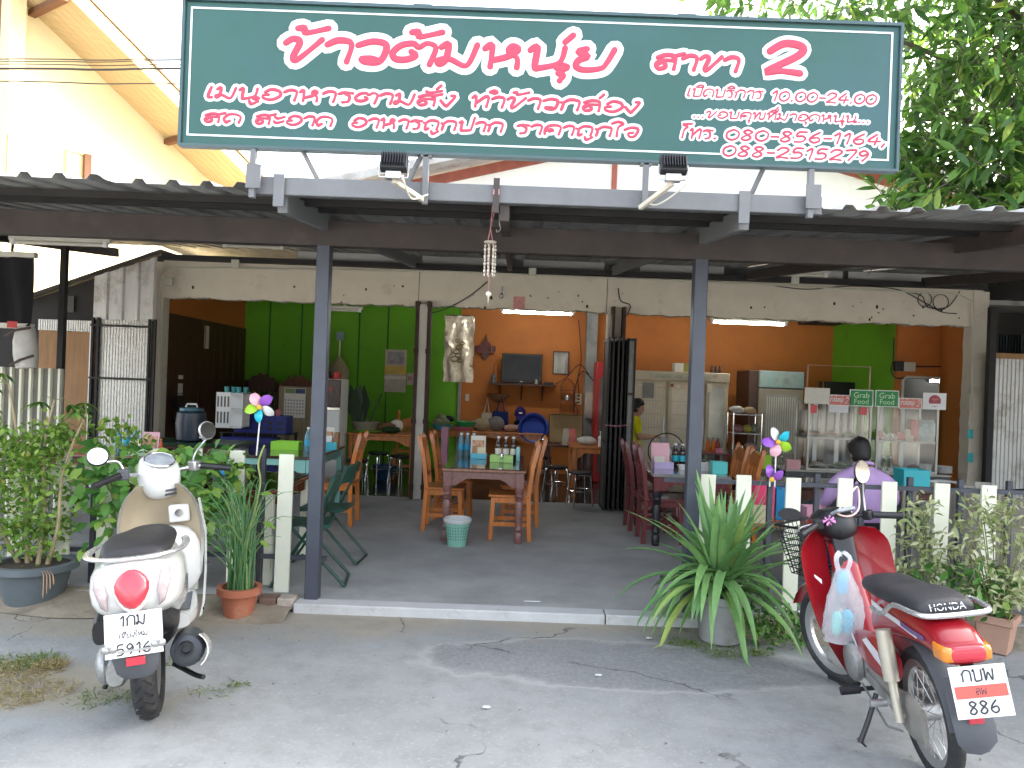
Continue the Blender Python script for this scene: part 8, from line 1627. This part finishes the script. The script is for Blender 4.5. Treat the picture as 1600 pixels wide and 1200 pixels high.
# wire basket
m_wirek = mat('black_wire', (.012, .012, .014), .4, .2); bx0, bx1, bz0, bz1 = 1.13, 1.40, .64, .93
bs_ = bk_.p('basket', M().tube([(1.1, -.17, bz1), (1.43, -.17, bz1), (1.43, .17, bz1), (1.1, .17, bz1)], .008, 6, closed=True), m_wirek); bs_.matrix_local = STR
def bwire(a, b): bk_.p('basket_wire', M().cyl(a, b, .0032, n=4), m_wirek, parent=bs_)
for k in range(11):
    y = -.17 + .034 * k; yb = y * .76; bwire((1.43, y, bz1), (1.38, yb, bz0)); bwire((1.10, y, bz1), (1.13, yb, bz0)); bwire((1.13, yb, bz0), (1.38, yb, bz0))
for k in range(10):
    x = 1.1 + .0367 * k; xb = 1.13 + .0278 * k
    for s in (-1, 1): bwire((x, s * .17, bz1), (xb, s * .13, bz0))
for k in range(8):
    f = k / 8; z = bz0 + (bz1 - bz0) * f; y = .13 + .04 * f; xa_, xb_ = 1.13 - .03 * f, 1.38 + .05 * f; bk_.p('basket_wire', M().tube([(xa_, -y, z), (xb_, -y, z), (xb_, y, z), (xa_, y, z)], .0032, 4, closed=True), m_wirek, parent=bs_)
rc_m = Matrix.Translation(bk_.o.location) @ bk_.o.rotation_euler.to_matrix().to_4x4() @ Matrix.Diagonal((.87, .89, .95, 1))
def crumple(c, r, mt, name, label, cat, m4=None, n=16, nz_=12, prof=None):
    rings = []
    for i in range(nz_ + 1):
        f = i / nz_; q = prof(f) if prof else math.sin(math.pi * max(.04, min(.96, f)))
        rings.append([Vector((r[0] * q * math.cos(2 * math.pi * k / n) * (1 + random.uniform(-.13, .13)), r[1] * q * math.sin(2 * math.pi * k / n) * (1 + random.uniform(-.13, .13)), r[2] * (2 * f - 1))) + Vector(c) for k in range(n)])
    g = M().loft(rings)
    if m4: g.xf(m4)
    return one(name, g, mt, label, cat, smooth=70)
crumple((1.26, .0, .71), (.11, .11, .065), fabric('navy_cloth', (.015, .025, .09)), 'folded_cloth', 'crumpled navy cloth lying in the wire basket of the motorbike', 'cloth', rc_m @ STR)
m_film = mat('thin_white_film', (.72, .76, .80), .22, 0, .06, 9, .5, 22, trans=.3, alpha=.45)
sb_ = rc_m @ Vector((.66, .10, .84))
sbg = TW('carrier_bag', 'translucent plastic carrier bag with blue bottles hanging on the motorbike', 'bag', sb_ - Vector((0, 0, .4)))
rings = []
for i in range(17):
    f = i / 16; z = sb_.z - .05 - .36 * f; q = .035 + .055 * math.sin(min(1, f * 1.15) * math.pi * .62) * (1 if f < .93 else .75)
    rings.append([Vector((sb_.x + .015 * math.sin(3 * f) + q * math.cos(a) * (1 + .16 * math.sin(4 * a + 3 * f) + random.uniform(-.05, .05)), sb_.y + q * .7 * math.sin(a) * (1 + random.uniform(-.08, .08)), z)) for a in [2 * math.pi * k / 18 for k in range(18)]])
sbg.p('sack', M().loft(rings), m_film, smooth=70)
for s in (-1, 1): sbg.p('handle', M().tube(catmull([sb_ + Vector((s * .02, 0, -.06)), sb_ + Vector((s * .035, 0, .0)), sb_ + Vector((s * .01, .02, .03)), sb_ + Vector((0, .03, .01))], 4), .012, 6, sq=(1, .4)), m_film)
for k, (dx, dz, col) in enumerate(((.0, -.17, (.05, .4, .62)), (.03, -.36, (.04, .42, .6)), (-.02, -.37, (.15, .55, .5)))): sbg.p('blue_bottle', M().lathe(sb_ + Vector((dx, 0, dz)), [(.02, 0), (.026, .02), (.026, .09), (.012, .11)], 12), plastic('bag_bottle%d' % k, col))
# ------------------------------------------------------------------ plants
m_bright = leafmat('bright_leaf', (.085, .19, .03), (.27, .42, .07), (.46, .44, .12), .4)
m_deep = leafmat('deep_leaf', (.035, .12, .025), (.12, .28, .05), (.30, .42, .08), .35)
m_varie = leafmat('variegated_leaf', (.24, .32, .10), (.58, .58, .34), (.70, .67, .46), .3)
m_pand = leafmat('pandan_leaf', (.11, .25, .09), (.24, .42, .14), (.46, .50, .10), .3, .32)
m_grass = leafmat('grass_blade', (.06, .12, .02), (.17, .24, .05), (.36, .30, .12), .3); m_drygrass = leafmat('dry_grass', (.22, .17, .07), (.40, .32, .16), (.2, .24, .06), .25)
m_soil = mat('potting_soil', (.05, .035, .025), .95, 0, .4, 20, .8, 40); m_stem = mat('green_stem', (.16, .17, .06), .7, 0, .25, 8); m_terra = mat('terracotta', (.36, .12, .065), .85, 0, .15, 5, .2, 30, dirt=(.42, .25, .17), dscale=6, dlo=.55, dhi=.75)
def pot(t, r, h, mt, rim=.02, sq=False, n=26):
    pf = [(r * .72, 0), (r * .95, h - .05), (r, h - .05), (r + rim, h - .045), (r + rim, h), (r - .012, h), (r - .02, h - .03), (.01, h - .032)]
    t.p('pot', M().lathe((0, 0, 0), pf[:7], n, cap=True) if not sq else M().lathe((0, 0, 0), [(a * 1.15, b) for a, b in pf[:7]], 4), mt, smooth=30 if not sq else 20); t.p('soil', M().lathe((0, 0, 0), [(r - .022, h - .04), (r - .025, h - .02), (.01, h - .012)], n), m_soil)
def foliage(t, name, P, D, N_, Ln, Wd, mt, droop=.15, fold=.25, rnd=None, shape=(.8, 1.0)):
    o = link(name, leaf_mesh(name, P, D, N_, np.asarray(Ln, float), np.asarray(Wd, float), rnd, droop, fold, shape=shape), mt, t.o); o['kind'] = 'stuff'; return o
def sprig_cloud(centres, per, rad, ln, wd, jitter=.6, up=.3):
    P, D, N_, L_, W_ = [], [], [], [], []
    for c, n in centres:
        c = np.array(c)
        p = c + RNG.normal(size=(n, 3)) * np.array(rad); d = rdir(n, up); P.append(p); D.append(d); N_.append(rdir(n, 1.6)); L_.append(RNG.uniform(ln[0], ln[1], n)); W_.append(RNG.uniform(wd[0], wd[1], n))
    return np.concatenate(P), np.concatenate(D), np.concatenate(N_), np.concatenate(L_), np.concatenate(W_)
def leaf_objs(t, P, D, N_, Ln, ratio, mt, name='leaf', vals=(.15, .45, .7, .9, .98), droop=.14, fold=.22, shape=(.95, 1.0)):
    base = [leaf_mesh(name, [(0, 0, 0)], [(1, 0, 0)], [(0, 0, 1)], 1.0, ratio, rnd=[v_], droop=droop, fold=fold, shape=shape) for v_ in vals]
    for me in base: me.materials.append(mt)
    for i in range(len(P)):
        o = bpy.data.objects.new(name, base[random.choice(range(len(base)))]); COL.objects.link(o); o.parent = t.o
        x = Vector(D[i]).normalized(); z = Vector(N_[i]); z = (z - x * z.dot(x)).normalized(); y = z.cross(x); o.matrix_local = Matrix.Translation(Vector(P[i])) @ Matrix((x, y, z)).transposed().to_4x4() @ Matrix.Scale(float(Ln[i]), 4)
# --- tub shrub at the far left
p = G(38, 946, 0); tb_ = T('tub_shrub', 'bushy light green shrub with tall stalks in a grey tub at the left edge', 'plant', (p.x, p.y + .1, 0))
pot(tb_, .235, .27, mat('grey_tub', (.10, .12, .13), .55, 0, .15, 6), .03)
stk = [((-.05, 0, .24), (-.12, .05, .7), (-.18, .02, 1.18), (-.22, 0, 1.45)), ((.03, -.02, .24), (.04, .02, .6), (.03, 0, 1.0), (.10, -.02, 1.36)), ((.08, .0, .24), (.16, -.03, .5), (.17, .0, .9), (.30, .02, 1.28)), ((-.12, .02, .24), (-.3, .0, .6), (-.42, .0, 1.0), (-.45, 0, 1.3))]
for s in stk: q = catmull(s, 5); tb_.p('stalk', M().tube(q, [.016 - .010 * i / (len(q) - 1) for i in range(len(q))], 7), mat('tan_stalk', (.30, .24, .14), .8, 0, .2, 10))
cs = []
for _ in range(200): cs.append(((random.uniform(-.55, .17), random.uniform(-.12, .14), random.uniform(.32, 1.18)), 12))
P, D, N_, L_, W_ = sprig_cloud(cs, 12, (.05, .05, .045), (.035, .065), (.024, .04)); foliage(tb_, 'foliage', P, D, N_, L_, W_, m_bright)
palm = []
for s in stk:
    e_ = Vector(s[-1])
    for k in range(3):
        a = random.uniform(0, 6.28); c = e_ + Vector((.12 * math.cos(a), .07 * math.sin(a), random.uniform(-.05, .08)))
        tb_.p('leaf_stalk', M().tube([e_, (e_ + c) / 2 + Vector((0, 0, .03)), c], .003, 4), m_stem)
        for j in range(7): b = a + (j - 3) * .45; palm.append((c, Vector((math.cos(b), math.sin(b) * .8, -.25)), Vector((0, 0, 1)), random.uniform(.09, .14)))
leaf_objs(tb_, [q[0] for q in palm], [q[1] for q in palm], [q[2] for q in palm], [q[3] for q in palm], .28, m_deep, droop=.3)
for k in range(4): a = .15 + .03 * k; tb_.p('dry_leaf', M().tube(catmull([(.16 + .02 * k, -.2, .26), (.21 + .02 * k, -.25, .24), (.22 + .022 * k, -.265, .1 + .03 * k)], 4), [.004] * 4 + [.012] * 4 + [.003], 5, sq=(1, .3)), mat('dry_leaf', (.33, .20, .12), .9))
# --- vine over the left fence
vn = T('fence_vine', 'broad leaved green vine climbing over the left fence behind the scooter', 'plant', (W(215, 900, 5.33).x, 5.30, FZ))
P, D, N_, L_, W_ = [], [], [], [], []
for k in range(7):
    x0 = random.uniform(-.3, .7); pts = catmull([(x0 * .4, .03, 0), (x0 * .7, -.02, .4), (x0, -.05, .72), (x0 + random.uniform(-.2, .2), -.06, random.uniform(.85, 1.0))], 6); vn.p('stem', M().tube(pts, .005, 5), m_stem)
    for q in pts[3:]:
        for j in range(2): P.append(q + Vector(RNG.normal(size=3)) * .035)
for _ in range(150):
    u = random.random(); x = random.uniform(-.40, .72); z = random.uniform(.62, 1.02) if abs(x) < .5 or random.random() < .5 else random.uniform(.3, .95)
    if x < -.1 and random.random() < .4: z = random.uniform(.28, .8)
    P.append(Vector((x, random.uniform(-.13, .02), z)))
for q in P: D.append(Vector((random.uniform(-.8, .8), random.uniform(-.7, .1), random.uniform(-.9, .25)))); N_.append(Vector((random.uniform(-.4, .4), -.9, .8))); L_.append(random.uniform(.075, .13))
leaf_objs(vn, P, D, N_, L_, .62, m_deep, droop=.2)
P2, D2, N2, L2, W2 = sprig_cloud([((random.uniform(-.7, .1), random.uniform(-.08, .05), random.uniform(.93, 1.12)), 9) for _ in range(26)] + [((random.uniform(.2, .75), random.uniform(-.08, .05), random.uniform(.4, .95)), 9) for _ in range(36)], 9, (.05, .04, .05), (.04, .075), (.03, .05)); foliage(vn, 'small_foliage', P2, D2, N2, L2, W2, m_bright)
bw2 = W(350, 735, 5.2); one('blue_flower_pot_tag', M().sph(bw2, (.03, .012, .035), 10, 7), plastic('tag_blue', (.03, .25, .5)), 'small blue plastic tag among the vine leaves right of the scooter', 'tag')
# --- reed plant in terracotta pot
p = G(364, 968, 0); rd = T('potted_reeds', 'tall thin stemmed plant in a terracotta pot beside the scooter', 'plant', (p.x, p.y + .1, .0)); pot(rd, .125, .19, m_terra, .018)
m_reed = mat('reed_green', (.085, .20, .07), .5, 0, .3, 6); m_reed2 = mat('reed_yellow_green', (.24, .30, .09), .5, 0, .3, 6)
for k in range(95):
    a = random.uniform(0, 6.28); r0 = random.uniform(0, .09); h = random.uniform(.3, .78); sp_ = random.gauss(0, .11); sp2 = random.gauss(0, .07); b = Vector((r0 * math.cos(a), r0 * math.sin(a), .17))
    q = catmull([b, b + Vector((sp_ * .25, sp2 * .3, h * .5)), b + Vector((sp_ * .9 - .03, sp2, h * .9)), b + Vector((sp_ * 1.5 - .05, sp2 * 1.4, h * random.uniform(.85, 1.05)))], 3); rd.p('reed', M().tube(q, [.0055 - .0042 * i / (len(q) - 1) for i in range(len(q))], 5), m_reed if k % 7 else m_reed2)
q = catmull([(.02, 0, .17), (.05, -.02, .5), (.12, -.03, .85), (.10, -.02, 1.0), (.13, 0, 1.12)], 5); rd.p('climbing_stem', M().tube(q, .006, 6), m_reed2)
leaf_objs(rd, [(.12, -.03, .8), (.14, -.02, .62), (.09, -.02, .95), (.13, -.03, .5), (-.15, 0, .9), (-.18, .02, .98), (-.12, 0, 1.05), (-.2, 0, .8)], [(1, -.2, .2), (1, 0, -.4), (-.8, -.3, .2), (1, -.2, -.5), (-.5, -.5, .5), (-.9, -.2, .2), (.5, -.3, .6), (-.9, -.3, 0)], [(0, -.6, 1)] * 8, [.09, .1, .08, .08, .10, .10, .11, .1], .5, m_bright)
# --- pandan in concrete ring
p = G(1136, 1012, 0); pd = T('pandan_plant', 'large pandan plant with long arching leaves in a concrete pot', 'plant', (p.x, p.y + .16, 0)); pot(pd, .175, .30, m_concrete, .004)
for k in range(135):
    a = random.uniform(0, 6.283); el = random.choice([random.uniform(.75, 1.45), random.uniform(.2, .9), random.uniform(-.1, .45)]); L_ = random.uniform(.45, .72); w_ = random.uniform(.036, .056); d = Vector((math.cos(a) * math.cos(el), math.sin(a) * math.cos(el) * .85, math.sin(el)))
    c0 = Vector((random.uniform(-.07, .07), random.uniform(-.06, .06), random.uniform(.30, .42))); rings = []; n = 9; pos = c0.copy(); dirn = d.copy(); side = dirn.cross(Vector((0, 0, 1))).normalized() if abs(dirn.z) < .98 else Vector((1, 0, 0)); vs = []; g = M()
    bend = random.uniform(.02, .08) + (.10 if el < .6 else 0)
    for i in range(n + 1):
        f = i / n; hw = w_ / 2 * (.75 + .5 * math.sin(f * 2.2)) * (1 - f ** 3) + .0008; nrm = side.cross(dirn).normalized(); g.v += [tuple(pos - side * hw + nrm * hw * .45), tuple(pos), tuple(pos + side * hw + nrm * hw * .45)]
        pos = pos + dirn * (L_ / n); dirn = (dirn + Vector((0, 0, -bend * (1.0 + f)))).normalized()
        if pos.z < .03: pos.z = .03; dirn.z = max(dirn.z, 0); dirn = dirn.normalized() if dirn.length > .01 else d
    for i in range(n):
        for j in range(2): g.f.append((i * 3 + j, i * 3 + j + 1, i * 3 + 4 + j, i * 3 + 3 + j))
    o = pd.p('leaf', g, m_pand, smooth=60); at = o.data.attributes.new('rnd', 'FLOAT', 'FACE'); v_ = random.random() ** .8 * (.97 if k % 9 else 1.03); at.data.foreach_set('value', np.full(len(o.data.polygons), min(1, v_), np.float32))
# --- variegated shrubs
def varie(label, loc, w_, d_, z0, z1, n, potf=None):
    t = T('variegated_shrub', label, 'plant', loc, 0, 'variegated shrubs')
    if potf: potf(t)
    cs = [];
    for k in range(n):
        a = random.uniform(0, 6.28); f = random.random(); z = z0 + (z1 - z0) * f; r_ = math.sqrt(random.random()) * (1.0 - .35 * abs(f - .45) * 2)
        c = Vector((w_ * r_ * math.cos(a), d_ * r_ * math.sin(a), z)); cs.append((tuple(c), 9))
        if k % 4 == 0: t.p('stem', M().tube(catmull([(c.x * .15, c.y * .15, max(0.05, z0 - .12)), (c.x * .6, c.y * .6, (z0 + z) / 2), tuple(c)], 3), .004, 4), m_stem)
    P, D, N_, L_, W_ = sprig_cloud(cs, 9, (.035, .03, .035), (.045, .085), (.018, .032), up=.5); foliage(t, 'foliage', P, D, N_, L_, W_, m_varie, droop=.25); return t
p = G(1435, 985, 0); varie('variegated shrub behind the seat of the motorbike', (W(1438, 900, 5.12).x, 5.12, .01), .19, .13, .18, .90, 62)
p = G(1575, 1026, 0); varie('wide variegated shrub in a square clay pot at the right edge', (p.x, p.y + .12, 0), .36, .2, .30, .95, 105, lambda t: pot(t, .125, .23, mat('pale_clay', (.42, .25, .18), .85, 0, .12, 5, .2, 30), .012, True))
P, D, N_, L_, W_ = sprig_cloud([((random.uniform(-.3, .3), random.uniform(-.15, .1), random.uniform(.25, .48)), 9) for _ in range(30)], 9, (.04, .04, .04), (.05, .08), (.035, .055))
t_ = T('green_groundcover', 'low green leafy plant at the foot of the right edge shrub', 'plant', (p.x - .18, p.y + .16, 0)); foliage(t_, 'foliage', P, D, N_, L_, W_, m_deep)
for k in range(8): t_.p('stem', M().tube([(random.uniform(-.1, .1), 0, 0), (random.uniform(-.28, .28), random.uniform(-.1, .1), .35)], .004, 4), m_stem)
# --- weeds, grass
p = G(1215, 1020, 0); wd = T('flowering_weed', 'low flowering weed clump between the pandan pot and the motorbike wheel', 'plant', (p.x, p.y + .12, 0)); cs = [((random.uniform(-.2, .2), random.uniform(-.1, .12), random.uniform(.03, .22)), 9) for _ in range(42)]
P, D, N_, L_, W_ = sprig_cloud(cs, 9, (.03, .03, .025), (.03, .06), (.018, .03)); foliage(wd, 'foliage', P, D, N_, L_, W_, m_deep)
for k in range(9): c = (random.uniform(-.18, .2), random.uniform(-.12, .1), random.uniform(.16, .3)); wd.p('flower', M().sph(c, (.008, .008, .006), 7, 5), m_white); wd.p('stem', M().tube([(c[0] * .5, c[1] * .5, 0), c], .002, 4), m_stem)
def grass(name, label, pts, ln, mt, n):
    P, D = [], []
    for _ in range(n):
        c, r_ = random.choice(pts); a = random.uniform(0, 6.28); q = math.sqrt(random.random()) * r_; P.append((c.x + q * math.cos(a) * 1.4, c.y + q * math.sin(a), -.004)); D.append((random.gauss(0, .55), random.gauss(0, .55), random.uniform(.35, 1)))
    P = np.array(P); D = np.array(D); o = link(name, leaf_mesh(name, P, D, rdir(n), RNG.uniform(ln[0], ln[1], n), RNG.uniform(.003, .006, n), droop=.45, fold=.1), mt); tag(o, label, 'grass', None, 'stuff'); return o
grass('dry_grass', 'patch of dry yellow and green grass on the street at the left', [(G(25, 1050), .16), (G(55, 1080), .15), (G(10, 1095), .12), (G(-30, 1060), .2), (G(80, 1040), .06)], (.03, .09), m_drygrass, 1900)
grass('green_grass', 'green tufts in the dry grass patch at the left', [(G(30, 1035), .14), (G(70, 1030), .08), (G(5, 1040), .12)], (.03, .08), m_grass, 600)
grass('wheel_weeds', 'sparse weeds around the rear wheel of the scooter', [(G(165, 1085), .09), (G(130, 1100), .08), (G(330, 1082), .08), (G(370, 1070), .05), (G(280, 1035), .07), (G(200, 1095), .08)], (.02, .07), m_grass, 420)
grass('pot_grass', 'short green grass around the pandan pot', [(G(1060, 1003), .07), (G(1090, 1008), .08), (G(1160, 1018), .08), (G(1125, 1022), .08), (G(1190, 1020), .06)], (.02, .06), m_grass, 800)
# --- litter and pebbles on the street
for k, (x, y, lb) in enumerate(((1014, 997, 'scrap of white litter on the sand before the kerb'), (832, 940, 'flattened clear wrapper on the porch floor'), (760, 1105, 'tiny white crumb on the street'), (935, 1055, 'pale chip on the asphalt patch'))):
    z = FZ + .006 if k == 1 else .004; p = G(x, y, z); one('litter', M().prism([p + Vector((dx * .02 * (3 if k == 1 else 1), dy * .012, 0)) for dx, dy in ((-1, -.5), (.2, -1), (1, -.2), (.6, .9), (-.7, .7))], (0, 0, .004)), m_whitepaint, lb, 'litter')
P = []; g = M()
for k in range(420):
    x = random.uniform(-3.5, 3.5); y = random.choice([random.uniform(2.2, 5.0), random.uniform(4.6, 5.05)]); r_ = random.uniform(.0025, .008); g.sph((x, y, r_ * .3 - .004), (r_, r_ * random.uniform(.7, 1.3), r_ * .6), 6, 4)
o = one('pebbles', g, mat('pebble', (.24, .23, .21), .9, 0, .4, 5), 'scattered tiny pebbles on the street', 'pebbles', kind='stuff')
